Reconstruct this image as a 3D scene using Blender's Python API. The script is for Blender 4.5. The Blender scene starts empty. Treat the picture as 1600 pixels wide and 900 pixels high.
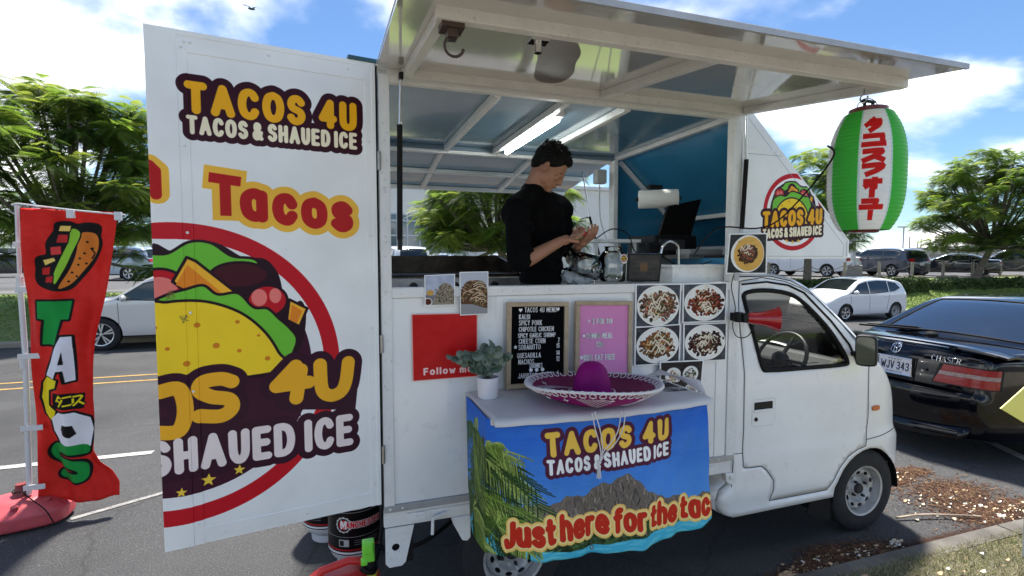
import bpy, bmesh, math, random
import numpy as np
from mathutils import Vector, Matrix, Euler
from mathutils.geometry import delaunay_2d_cdt
random.seed(7); RS = np.random.RandomState(11)
sc = bpy.context.scene; COL = sc.collection; PI = math.pi
# ------------------------------------------------------------------ camera
F, CX, CY, CAMH = 795.0, 800.0, 450.0, 1.78
YAW, PITCH = math.radians(18.4), math.atan(47/795)
cam = bpy.data.cameras.new('camera'); camo = bpy.data.objects.new('camera', cam); COL.objects.link(camo)
camo.location = (0, 0, CAMH); camo.rotation_euler = (PI/2-PITCH, 0, -YAW)
cam.sensor_width = 36; cam.lens = 36*F/1600; cam.clip_start = .05; cam.clip_end = 5000
sc.camera = camo
# ------------------------------------------------------------------ sky, sun, exposure
SUN_EL, SUN_AZ = math.radians(66), math.radians(20)     # azimuth from +Y towards +X
w = bpy.data.worlds.new('World'); sc.world = w; w.use_nodes = True
nt = w.node_tree; N = nt.nodes; L = nt.links; N.clear()
def nn(t, **k):
    n = N.new(t)
    for a, b in k.items(): setattr(n, a, b)
    return n
out = nn('ShaderNodeOutputWorld'); bg = nn('ShaderNodeBackground'); bg.inputs[1].default_value = 1.0
sky = nn('ShaderNodeTexSky', sky_type='NISHITA', sun_disc=False, sun_elevation=SUN_EL, sun_rotation=SUN_AZ, air_density=1.0, dust_density=.2, ozone_density=2.5)
tc = nn('ShaderNodeTexCoord'); sep = nn('ShaderNodeSeparateXYZ'); L.new(tc.outputs['Generated'], sep.inputs[0])
def mth(op, a, b=None, clamp=False):
    m = nn('ShaderNodeMath', operation=op); m.use_clamp = clamp
    for i, v in enumerate((a, b)):
        if v is None: continue
        if isinstance(v, (int, float)): m.inputs[i].default_value = v
        else: L.new(v, m.inputs[i])
    return m.outputs[0]
zz = mth('MAXIMUM', sep.outputs[2], 0.0); den = mth('ADD', zz, .34)
cmb = nn('ShaderNodeCombineXYZ'); L.new(mth('DIVIDE', sep.outputs[0], den), cmb.inputs[0]); L.new(mth('DIVIDE', sep.outputs[1], den), cmb.inputs[1])
mp = nn('ShaderNodeMapping'); mp.inputs[1].default_value = SKY_OFF = (9.1, 8.4, 3.3); L.new(cmb.outputs[0], mp.inputs[0])
n1 = nn('ShaderNodeTexNoise'); n1.inputs['Scale'].default_value = 1.5; n1.inputs['Detail'].default_value = 10; n1.inputs['Roughness'].default_value = .50; n1.inputs['Distortion'].default_value = .1
L.new(mp.outputs[0], n1.inputs['Vector'])
low = mth('MULTIPLY', mth('SUBTRACT', .55, zz, True), .12)        # cloud banks gather towards the horizon all the way round
dens = mth('ADD', n1.outputs['Fac'], low)
cr = nn('ShaderNodeValToRGB'); cr.color_ramp.elements[0].position = .512; cr.color_ramp.elements[1].position = .70
cr.color_ramp.interpolation = 'EASE'; L.new(dens, cr.inputs[0])
n2 = nn('ShaderNodeTexNoise'); n2.inputs['Scale'].default_value = 3.4; n2.inputs['Detail'].default_value = 6; L.new(mp.outputs[0], n2.inputs['Vector'])
cc = nn('ShaderNodeValToRGB'); cc.color_ramp.elements[0].position = .34; cc.color_ramp.elements[0].color = (.34, .37, .43, 1); cc.color_ramp.elements[1].position = .62; cc.color_ramp.elements[1].color = (1, .965, .925, 1)
L.new(n2.outputs['Fac'], cc.inputs[0])
skm = nn('ShaderNodeVectorMath', operation='SCALE'); L.new(sky.outputs[0], skm.inputs[0]); skm.inputs[3].default_value = SKYS = .031
clm = nn('ShaderNodeVectorMath', operation='SCALE'); L.new(cc.outputs[0], clm.inputs[0]); clm.inputs[3].default_value = CLOUDS = .76
mx = nn('ShaderNodeMix', data_type='RGBA'); L.new(cr.outputs[0], mx.inputs[0]); tn = nn('ShaderNodeVectorMath', operation='MULTIPLY'); tn.inputs[1].default_value = (.80, .98, 1.15); L.new(skm.outputs[0], tn.inputs[0]); L.new(tn.outputs[0], mx.inputs[6]); L.new(clm.outputs[0], mx.inputs[7])
L.new(mx.outputs[2], bg.inputs[0]); L.new(bg.outputs[0], out.inputs[0])
sun = bpy.data.lights.new('sun', 'SUN'); sun.energy = 2.2; sun.angle = math.radians(5.0); sun.color = (1, .95, .87)
suno = bpy.data.objects.new('sun', sun); COL.objects.link(suno)
sd = Vector((math.sin(SUN_AZ)*math.cos(SUN_EL), math.cos(SUN_AZ)*math.cos(SUN_EL), math.sin(SUN_EL)))
suno.rotation_euler = sd.to_track_quat('Z', 'Y').to_euler()
sc.view_settings.view_transform = 'Standard'; sc.view_settings.look = 'None'; sc.view_settings.exposure = 2.18; sc.view_settings.gamma = 1
sc.cycles.max_bounces = 8; sc.cycles.transparent_max_bounces = 12; sc.cycles.sample_clamp_indirect = 6
sc.cycles.use_denoising = True

# ------------------------------------------------------------------ measuring: a pixel of the survey photo carried onto a real plane
_fw = np.array([math.sin(YAW)*math.cos(PITCH), math.cos(YAW)*math.cos(PITCH), -math.sin(PITCH)])
_rt = np.array([math.cos(YAW), -math.sin(YAW), 0.]); _up = np.cross(_rt, _fw); _C = np.array([0, 0, CAMH])
def ray(x, y): return _fw+_rt*(x-CX)/F-_up*(y-CY)/F
def onY(x, y, Y): d = ray(x, y); return _C+d*(Y-_C[1])/d[1]
def place(px, D):                     # ground position at a depth
    lat = (px-800)/795*D
    return (lat*math.cos(YAW)+D*math.sin(YAW), -lat*math.sin(YAW)+D*math.cos(YAW))
def gz(x, y):                         # height of the ground
    b = -.032*min(max(y-3.5, 0), 11.8)-.012*min(max(x-3, 0), 17)
    if y <= 15.3: return b
    t = min((y-15.3)/4.2, 1); t = t*t*(3-2*t)
    return b*(1-t)+.55*t

# ------------------------------------------------------------------ materials
MATS = {}
def srgb(*c): return tuple((v/255/12.92 if v/255 <= .04045 else ((v/255+.055)/1.055)**2.4) for v in c)
def mat(name, col, rough=.5, metal=0., bump=0., bscale=40., var=.0, vscale=3., coat=0., spec=.5, col2=None, detail=4, emit=None, wear=0., trans=0., sub=None):
    if name in MATS: return MATS[name]
    m = bpy.data.materials.new(name); m.use_nodes = True; t = m.node_tree; p = t.nodes['Principled BSDF']
    p.inputs['Base Color'].default_value = (*col, 1); p.inputs['Roughness'].default_value = rough; p.inputs['Metallic'].default_value = metal
    p.inputs['Coat Weight'].default_value = coat; p.inputs['Coat Roughness'].default_value = .04; p.inputs['Specular IOR Level'].default_value = spec
    g = t.nodes.new('ShaderNodeTexCoord')
    if var or col2:
        n = t.nodes.new('ShaderNodeTexNoise'); n.inputs['Scale'].default_value = vscale; n.inputs['Detail'].default_value = detail; n.inputs['Roughness'].default_value = .6
        t.links.new(g.outputs['Object'], n.inputs['Vector'])
        r = t.nodes.new('ShaderNodeValToRGB'); r.color_ramp.elements[0].position = .35; r.color_ramp.elements[1].position = .65
        c2 = col2 if col2 else tuple(c*(1-var) for c in col)
        c1 = col if col2 else tuple(min(c*(1+var*.6), 1) for c in col)
        r.color_ramp.elements[0].color = (*c2, 1); r.color_ramp.elements[1].color = (*c1, 1)
        t.links.new(n.outputs['Fac'], r.inputs[0]); src = r.outputs[0]
        if wear:
            n3 = t.nodes.new('ShaderNodeTexNoise'); n3.inputs['Scale'].default_value = vscale*9; n3.inputs['Detail'].default_value = 8
            t.links.new(g.outputs['Object'], n3.inputs['Vector'])
            r3 = t.nodes.new('ShaderNodeValToRGB'); r3.color_ramp.elements[0].position = .60 if wear < .6 else .46; r3.color_ramp.elements[1].position = .72 if wear < .6 else .60
            t.links.new(n3.outputs['Fac'], r3.inputs[0])
            mm = t.nodes.new('ShaderNodeMix'); mm.data_type = 'RGBA'; ml = t.nodes.new('ShaderNodeMath'); ml.operation = 'MULTIPLY'; ml.inputs[1].default_value = wear
            t.links.new(r3.outputs[0], ml.inputs[0]); t.links.new(ml.outputs[0], mm.inputs[0]); t.links.new(src, mm.inputs[6]); mm.inputs[7].default_value = (col[0]*.45, col[1]*.42, col[2]*.38, 1)
            src = mm.outputs[2]
        t.links.new(src, p.inputs['Base Color'])
    if bump:
        n = t.nodes.new('ShaderNodeTexNoise'); n.inputs['Scale'].default_value = bscale; n.inputs['Detail'].default_value = 5
        t.links.new(g.outputs['Object'], n.inputs['Vector'])
        b = t.nodes.new('ShaderNodeBump'); b.inputs['Strength'].default_value = bump; b.inputs['Distance'].default_value = .01
        t.links.new(n.outputs['Fac'], b.inputs['Height']); t.links.new(b.outputs[0], p.inputs['Normal'])
    if emit: p.inputs['Emission Color'].default_value = (*emit[0], 1); p.inputs['Emission Strength'].default_value = emit[1]
    if trans: p.inputs['Transmission Weight'].default_value = trans
    if sub: p.inputs['Subsurface Weight'].default_value = sub; p.inputs['Subsurface Radius'].default_value = (.01, .004, .002)
    MATS[name] = m; return m
def glass(name, tint=(.8, .88, .86), refl=1.0):
    if name in MATS: return MATS[name]
    m = bpy.data.materials.new(name); m.use_nodes = True; t = m.node_tree; t.nodes.clear()
    o = t.nodes.new('ShaderNodeOutputMaterial'); tr = t.nodes.new('ShaderNodeBsdfTransparent'); gl = t.nodes.new('ShaderNodeBsdfGlossy'); mi = t.nodes.new('ShaderNodeMixShader'); fr = t.nodes.new('ShaderNodeFresnel')
    tr.inputs[0].default_value = (*tint, 1); gl.inputs['Roughness'].default_value = .02; fr.inputs[0].default_value = 1.45
    k = t.nodes.new('ShaderNodeMath'); k.operation = 'MULTIPLY'; k.inputs[1].default_value = refl; k.use_clamp = True
    t.links.new(fr.outputs[0], k.inputs[0]); t.links.new(k.outputs[0], mi.inputs[0]); t.links.new(tr.outputs[0], mi.inputs[1]); t.links.new(gl.outputs[0], mi.inputs[2]); t.links.new(mi.outputs[0], o.inputs[0])
    MATS[name] = m; return m
def img_mat(name, cv, rough=.4, bump=.0, coat=0., sub=0., bscale=300, spec=.14):
    coat *= .08
    im = bpy.data.images.new(name, cv.w, cv.h); a = np.ones((cv.h, cv.w, 4), np.float32); a[..., :3] = cv.a
    im.pixels.foreach_set(a.ravel()); im.update(); im.pack()
    m = bpy.data.materials.new(name); m.use_nodes = True; t = m.node_tree; p = t.nodes['Principled BSDF']
    n = t.nodes.new('ShaderNodeTexImage'); n.image = im; n.extension = 'EXTEND'
    u = t.nodes.new('ShaderNodeUVMap'); u.uv_map = 'UVMap'; t.links.new(u.outputs[0], n.inputs[0])
    g = t.nodes.new('ShaderNodeTexCoord'); v = t.nodes.new('ShaderNodeTexNoise'); v.inputs['Scale'].default_value = 5; v.inputs['Detail'].default_value = 6; t.links.new(g.outputs['Object'], v.inputs['Vector'])
    r = t.nodes.new('ShaderNodeMapRange'); r.inputs[1].default_value = .3; r.inputs[2].default_value = .7; r.inputs[3].default_value = .90; r.inputs[4].default_value = 1.0; t.links.new(v.outputs['Fac'], r.inputs[0])
    s = t.nodes.new('ShaderNodeVectorMath'); s.operation = 'SCALE'; t.links.new(n.outputs[0], s.inputs[0]); t.links.new(r.outputs[0], s.inputs[3]); t.links.new(s.outputs[0], p.inputs['Base Color'])
    p.inputs['Roughness'].default_value = rough; p.inputs['Coat Weight'].default_value = coat; p.inputs['Specular IOR Level'].default_value = spec
    if bump:
        b = t.nodes.new('ShaderNodeBump'); b.inputs['Strength'].default_value = bump; b.inputs['Distance'].default_value = .003
        nz = t.nodes.new('ShaderNodeTexNoise'); nz.inputs['Scale'].default_value = bscale; t.links.new(g.outputs['Object'], nz.inputs['Vector']); t.links.new(nz.outputs['Fac'], b.inputs['Height']); t.links.new(b.outputs[0], p.inputs['Normal'])
    MATS[name] = m; return m

# ------------------------------------------------------------------ objects
ORG = {}
def tag(o, label=None, cat=None, group=None, kind=None):
    if label: o['label'] = label
    if cat: o['category'] = cat
    if group: o['group'] = group
    if kind: o['kind'] = kind
    return o
def thing(name, label, cat, loc=(0, 0, 0), group=None, rz=0):
    o = bpy.data.objects.new(name, None); COL.objects.link(o); o.location = loc; o.rotation_euler = (0, 0, rz); o.empty_display_size = .1
    ORG[o.name] = Vector(loc); return tag(o, label, cat, group)
class MB:
    def __init__(s): s.v = []; s.f = []; s.m = []; s.uv = None
    def add(s, vs, fs, m=0):
        b = len(s.v); s.v += [tuple(v) for v in vs]; s.f += [tuple(b+i for i in f) for f in fs]; s.m += [m]*len(fs); return s
    def box(s, x0, x1, y0, y1, z0, z1, m=0):
        return s.add([(x0, y0, z0), (x1, y0, z0), (x1, y1, z0), (x0, y1, z0), (x0, y0, z1), (x1, y0, z1), (x1, y1, z1), (x0, y1, z1)],
                     [(0, 3, 2, 1), (4, 5, 6, 7), (0, 1, 5, 4), (1, 2, 6, 5), (2, 3, 7, 6), (3, 0, 4, 7)], m)
    def bar(s, a, b, wd, ht, up=(0, 0, 1), m=0):
        a, b = Vector(a), Vector(b); d = (b-a).normalized(); u = Vector(up); sd_ = d.cross(u).normalized(); u = sd_.cross(d).normalized()
        vs = [p+sd_*sx*wd/2+u*sz*ht/2 for p in (a, b) for sx, sz in ((-1, -1), (1, -1), (1, 1), (-1, 1))]
        return s.add(vs, [(0, 1, 2, 3), (7, 6, 5, 4), (0, 4, 5, 1), (1, 5, 6, 2), (2, 6, 7, 3), (3, 7, 4, 0)], m)
    def tube(s, pts, r, n=8, closed=False, m=0, cap=True):
        pts = [Vector(p) for p in pts]; k = len(pts); rings = []; prev = None
        for i, p in enumerate(pts):
            if closed: d = pts[(i+1) % k]-pts[i-1]
            else: d = pts[min(i+1, k-1)]-pts[max(i-1, 0)]
            d = d.normalized() if d.length > 1e-9 else Vector((0, 0, 1))
            if prev is None: a = d.orthogonal().normalized()
            else:
                a = prev-d*prev.dot(d); a = a.normalized() if a.length > 1e-6 else d.orthogonal().normalized()
            prev = a; b = d.cross(a); rr = r[i] if isinstance(r, (list, tuple)) else r
            rings.append([p+(a*math.cos(2*PI*j/n)+b*math.sin(2*PI*j/n))*rr for j in range(n)])
        vs = [v for R in rings for v in R]; fs = []
        for i in range(k if closed else k-1):
            i2 = (i+1) % k
            for j in range(n): fs.append((i*n+j, i*n+(j+1) % n, i2*n+(j+1) % n, i2*n+j))
        if cap and not closed: fs += [tuple(range(n-1, -1, -1)), tuple((k-1)*n+j for j in range(n))]
        return s.add(vs, fs, m)
    def lathe(s, prof, n=24, o=(0, 0, 0), ax='z', m=0, close=False):   # prof: (r, h)
        vs = []; fs = []; k = len(prof); o = Vector(o)
        for r, h in prof:
            for j in range(n):
                a = 2*PI*j/n; c, q = r*math.cos(a), r*math.sin(a)
                vs.append(o+Vector({'z': (c, q, h), 'y': (c, h, q), 'x': (h, c, q)}[ax]))
        for i in range(k if close else k-1):
            i2 = (i+1) % k
            for j in range(n):
                f = (i*n+j, i*n+(j+1) % n, i2*n+(j+1) % n, i2*n+j); fs.append(f if ax != 'y' else f[::-1])
        return s.add(vs, fs, m)
    def prism(s, poly, fn, d0, d1, m=0):      # polygon (a,b) carried to 3D by fn(a,b,d)
        n = len(poly); vs = [fn(a, b, d0) for a, b in poly]+[fn(a, b, d1) for a, b in poly]
        return s.add(vs, [tuple(range(n-1, -1, -1)), tuple(range(n, 2*n))]+[(i, (i+1) % n, n+(i+1) % n, n+i) for i in range(n)], m)
    def ball(s, c, rad, n=12, k=8, m=0, rot=None):
        rad = (rad,)*3 if isinstance(rad, (int, float)) else rad; c = Vector(c); vs = []; fs = []
        for i in range(k+1):
            t = PI*i/k
            for j in range(n):
                a = 2*PI*j/n; v = Vector((rad[0]*math.sin(t)*math.cos(a), rad[1]*math.sin(t)*math.sin(a), rad[2]*math.cos(t)))
                if rot is not None: v = rot @ v
                vs.append(c+v)
        for i in range(k):
            for j in range(n): fs.append((i*n+j, (i+1)*n+j, (i+1)*n+(j+1) % n, i*n+(j+1) % n))
        return s.add(vs, fs, m)
    def grid(s, fn, nu, nv, m=0, uv=True):
        vs = [fn(i/nu, j/nv) for j in range(nv+1) for i in range(nu+1)]
        fs = [(j*(nu+1)+i, j*(nu+1)+i+1, (j+1)*(nu+1)+i+1, (j+1)*(nu+1)+i) for j in range(nv) for i in range(nu)]
        if uv: s.uvv = [(i/nu, j/nv) for j in range(nv+1) for i in range(nu+1)]
        return s.add(vs, fs, m)
    def build(s, name, mats, parent=None, smooth=None, bevel=None, fixn=True, solid=None, sub=0, smesh=None):
        me = bpy.data.meshes.new(name); o0 = ORG.get(parent.name, Vector()) if parent else Vector()
        me.from_pydata([tuple(Vector(v)-o0) for v in s.v], [], s.f)
        mats = mats if isinstance(mats, (list, tuple)) else [mats]
        for m_ in mats: me.materials.append(m_)
        if len(mats) > 1: me.polygons.foreach_set('material_index', s.m)
        if hasattr(s, 'uvv'):
            uvl = me.uv_layers.new(name='UVMap')
            for lp in me.loops: uvl.data[lp.index].uv = s.uvv[lp.vertex_index]
        if fixn:
            b = bmesh.new(); b.from_mesh(me); bmesh.ops.remove_doubles(b, verts=b.verts, dist=1e-6); bmesh.ops.recalc_face_normals(b, faces=b.faces); b.to_mesh(me); b.free()
        if smooth is not None:
            me.shade_smooth(); me.set_sharp_from_angle(angle=math.radians(smooth))
        o = bpy.data.objects.new(name, me); COL.objects.link(o)
        if parent: o.parent = parent
        ORG[o.name] = o0
        if bevel: q = o.modifiers.new('bevel', 'BEVEL'); q.width = bevel; q.segments = 2; q.limit_method = 'ANGLE'; q.angle_limit = math.radians(40)
        if solid: q = o.modifiers.new('solid', 'SOLIDIFY'); q.thickness = solid; q.offset = -1
        if sub: q = o.modifiers.new('sub', 'SUBSURF'); q.levels = sub; q.render_levels = sub
        return o
def np_mesh(name, V, Fq, mats, parent=None, smooth=False, mi=None):
    """fast mesh from arrays: V (n,3), Fq (m,k)"""
    me = bpy.data.meshes.new(name); V = np.asarray(V, np.float32); Fq = np.asarray(Fq, np.int32); k = Fq.shape[1]
    if parent is not None: V = V-np.array(ORG.get(parent.name, (0, 0, 0)), np.float32)
    me.vertices.add(len(V)); me.vertices.foreach_set('co', V.ravel()); me.loops.add(Fq.size); me.loops.foreach_set('vertex_index', Fq.ravel())
    me.polygons.add(len(Fq)); me.polygons.foreach_set('loop_start', np.arange(0, Fq.size, k, dtype=np.int32)); me.polygons.foreach_set('loop_total', np.full(len(Fq), k, np.int32))
    for m_ in (mats if isinstance(mats, (list, tuple)) else [mats]): me.materials.append(m_)
    if mi is not None: me.polygons.foreach_set('material_index', np.asarray(mi, np.int32))
    me.update(calc_edges=True); me.validate()
    if smooth: me.shade_smooth()
    o = bpy.data.objects.new(name, me); COL.objects.link(o)
    if parent is not None: o.parent = parent; ORG[o.name] = ORG.get(parent.name, Vector())
    return o
def copy_tree(o, parent=None):
    c = o.copy(); COL.objects.link(c); c.parent = parent; ORG[c.name] = ORG.get(o.name, Vector())
    for ch in [x for x in bpy.data.objects if x.parent == o]: copy_tree(ch, c)
    return c
def one(fn): b = MB(); fn(b); return b
def catmull(P, n=6, closed=False):
    P = [tuple(p) for p in P]; k = len(P); O = []
    if k < 3: return P
    for i in range(k if closed else k-1):
        if closed: a, b, c, d = P[i-1], P[i], P[(i+1) % k], P[(i+2) % k]
        else: a, b, c, d = P[max(i-1, 0)], P[i], P[i+1], P[min(i+2, k-1)]
        for j in range(n):
            t = j/n; O.append(tuple(.5*((2*b[q])+(-a[q]+c[q])*t+(2*a[q]-5*b[q]+4*c[q]-d[q])*t*t+(-a[q]+3*b[q]-3*c[q]+d[q])*t**3) for q in range(len(b))))
    if not closed: O.append(P[-1])
    return O
# ------------------------------------------------------------------ printing: flat artwork for vinyl, cloth and paper (metres, y up)
def fnt(s):
    G = {}
    for ln in s.strip().split('\n'):
        k, wd, *st = ln.split('|'); S = []
        for q in st:
            q = q.strip(); sm = q[0] == '~'; P = [tuple(float(a) for a in p.split(',')) for p in q.lstrip('~').split()]
            S.append(catmull(P, 6) if sm else P)
        G[k] = (float(wd), S)
    return G
FONT = fnt("""A|.7|0,0 .35,1 .7,0|.12,.32 .58,.32
B|.58|0,0 0,1|~0,1 .34,1 .48,.9 .48,.64 .34,.54 0,.54|~0,.54 .4,.54 .56,.42 .56,.14 .4,0 0,0
C|.62|~.6,.8 .5,.95 .32,1 .1,.88 0,.5 .1,.12 .32,0 .5,.05 .6,.2
D|.62|0,0 0,1|~0,1 .28,1 .52,.86 .62,.5 .52,.14 .28,0 0,0
E|.5|.5,1 0,1 0,0 .5,0|0,.52 .44,.52
F|.5|.5,1 0,1 0,0|0,.52 .44,.52
G|.66|~.62,.8 .5,.95 .32,1 .1,.88 0,.5 .1,.12 .32,0 .5,.04 .64,.15|.64,.12 .64,.46 .36,.46
H|.58|0,0 0,1|.58,0 .58,1|0,.5 .58,.5
I|.0|0,0 0,1
J|.42|~.42,1 .42,.25 .34,.04 .18,0 .04,.06 0,.25
K|.58|0,0 0,1|.55,1 0,.42|.2,.6 .58,0
L|.46|0,1 0,0 .46,0
M|.76|0,0 0,1 .38,.3 .76,1 .76,0
N|.6|0,0 0,1 .6,0 .6,1
O|.68|~.34,1 .1,.88 0,.5 .1,.12 .34,0 .58,.12 .68,.5 .58,.88 .34,1
P|.54|0,0 0,1|~0,1 .36,1 .54,.88 .54,.58 .36,.46 0,.46
Q|.68|~.34,1 .1,.88 0,.5 .1,.12 .34,0 .58,.12 .68,.5 .58,.88 .34,1|.42,.26 .7,-.04
R|.56|0,0 0,1|~0,1 .36,1 .54,.88 .54,.6 .36,.5 0,.5|.28,.5 .56,0
S|.54|~.52,.84 .4,.97 .24,1 .08,.92 .02,.74 .1,.58 .28,.51 .46,.43 .54,.26 .46,.08 .28,0 .12,.03 0,.16
T|.6|0,1 .6,1|.3,1 .3,0
U|.56|~0,1 0,.3 .08,.07 .28,0 .48,.07 .56,.3 .56,1
V|.64|0,1 .32,0 .64,1
^|.56|~.0,1 .02,.3 .14,.06 .28,0 .42,.06 .54,.3 .56,1
W|.9|0,1 .22,0 .45,.75 .68,0 .9,1
X|.6|0,1 .6,0|.6,1 0,0
Y|.6|0,1 .3,.48 .6,1|.3,.48 .3,0
Z|.56|0,1 .56,1 0,0 .56,0
0|.56|~.28,1 .06,.85 0,.5 .06,.15 .28,0 .5,.15 .56,.5 .5,.85 .28,1
1|.2|0,.8 .2,1 .2,0
2|.52|~.02,.76 .1,.95 .28,1 .46,.93 .5,.72 .4,.45 0,0|0,0 .52,0
3|.52|~.03,.88 .25,1 .46,.92 .48,.7 .36,.55 .2,.53|~.2,.53 .4,.5 .52,.3 .44,.07 .25,0 .06,.05 0,.18
4|.58|.42,0 .42,1 0,.3 .58,.3
5|.5|.48,1 .06,1 .04,.56|~.04,.56 .26,.62 .46,.52 .5,.3 .42,.07 .24,0 .08,.03 0,.14
6|.54|~.46,.95 .3,1 .1,.85 0,.45 .06,.12 .28,0 .48,.1 .54,.32 .45,.54 .28,.6 .1,.52 .02,.36
7|.5|0,1 .5,1 .16,0
&|.68|~.66,0 .3,.42 .12,.7 .16,.94 .3,1 .44,.92 .44,.72 .26,.52 .04,.34 .02,.14 .16,0 .34,.02 .52,.18 .62,.42
$|.5|~.48,.8 .36,.9 .22,.92 .06,.84 .04,.66 .24,.52 .44,.4 .48,.22 .38,.1 .22,.07 .02,.18|.25,1.05 .25,-.05
a|.52|~.5,.56 .36,.68 .2,.68 .04,.56 0,.34 .06,.1 .22,0 .38,.02 .5,.14|.5,.66 .5,0
b|.52|0,1 0,0|~.02,.2 .14,.03 .3,0 .46,.1 .52,.34 .46,.57 .32,.68 .14,.65 .02,.5
c|.46|~.46,.52 .36,.66 .22,.68 .06,.58 0,.34 .06,.1 .22,0 .36,.02 .46,.16
e|.52|~.02,.36 .5,.36 .46,.57 .27,.68 .08,.6 0,.34 .07,.1 .26,0 .42,.04 .5,.13
f|.34|~.36,.96 .22,1 .12,.9 .12,.7 .12,0|0,.64 .32,.64
h|.48|0,1 0,0|~0,.4 .08,.6 .24,.68 .4,.62 .48,.42 .48,0
j|.2|~.2,.66 .2,0 .14,-.2 0,-.24
l|.0|0,1 0,0
m|.8|0,.66 0,0|~0,.4 .08,.6 .2,.68 .34,.62 .4,.42 .4,0|~.4,.42 .46,.6 .6,.68 .74,.62 .8,.42 .8,0
n|.48|0,.66 0,0|~0,.4 .08,.6 .24,.68 .4,.62 .48,.42 .48,0
o|.54|~.27,.68 .06,.58 0,.34 .06,.1 .27,0 .48,.1 .54,.34 .48,.58 .27,.68
r|.34|0,.66 0,0|~0,.36 .06,.56 .18,.66 .34,.66
s|.44|~.42,.57 .3,.67 .18,.68 .04,.6 .04,.47 .14,.38 .3,.32 .42,.24 .42,.1 .3,.01 .16,0 0,.1
t|.34|~.12,.92 .12,.2 .18,.03 .34,.02|0,.64 .32,.64
u|.48|~0,.66 0,.24 .06,.05 .22,0 .38,.06 .48,.26|.48,.66 .48,0
w|.74|0,.66 .18,0 .37,.55 .56,0 .74,.66
~1|1|.55,1 .15,.5|.38,.83 .88,.83|~.85,.83 .75,.45 .35,0|.35,.58 .68,.36
~2|1|.1,.85 .9,.85 .9,.1|.05,.1 .98,.1
~3|1|~.12,.85 .84,.85 .6,.45 .1,.05|.52,.42 .92,.04
~4|1|~.1,.85 .9,.85 .7,.4 .25,.03
~5|1|.15,.62 .9,.62|.62,.85 .62,.05 .48,.08|.58,.58 .18,.15
~6|1|.5,.9 .5,.1
~7|1|.15,.8 .72,.8 .66,.15|.04,.15 .98,.15
;|.5|~.25,.05 0,.5 .02,.75 .14,.82 .25,.65 .36,.82 .48,.75 .5,.5 .25,.05|.1,.6 .25,.3 .4,.6|.25,.3 .25,.5
*|.5|.25,.15 .25,.75|.02,.5 .48,.5|.08,.18 .42,.7|.42,.18 .08,.7
@|.5|~.25,.72 .05,.62 0,.42 .05,.2 .25,.1 .45,.2 .5,.42 .45,.62 .25,.72|.2,.42 .3,.42
%|.4|.34,.95 .08,.5 .3,.5 .05,.05
'|.1|.05,1 .05,.75
!|.0|0,1 0,.35|0,.04 0,.0
-|.3|0,.45 .3,.45
""")
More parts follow.
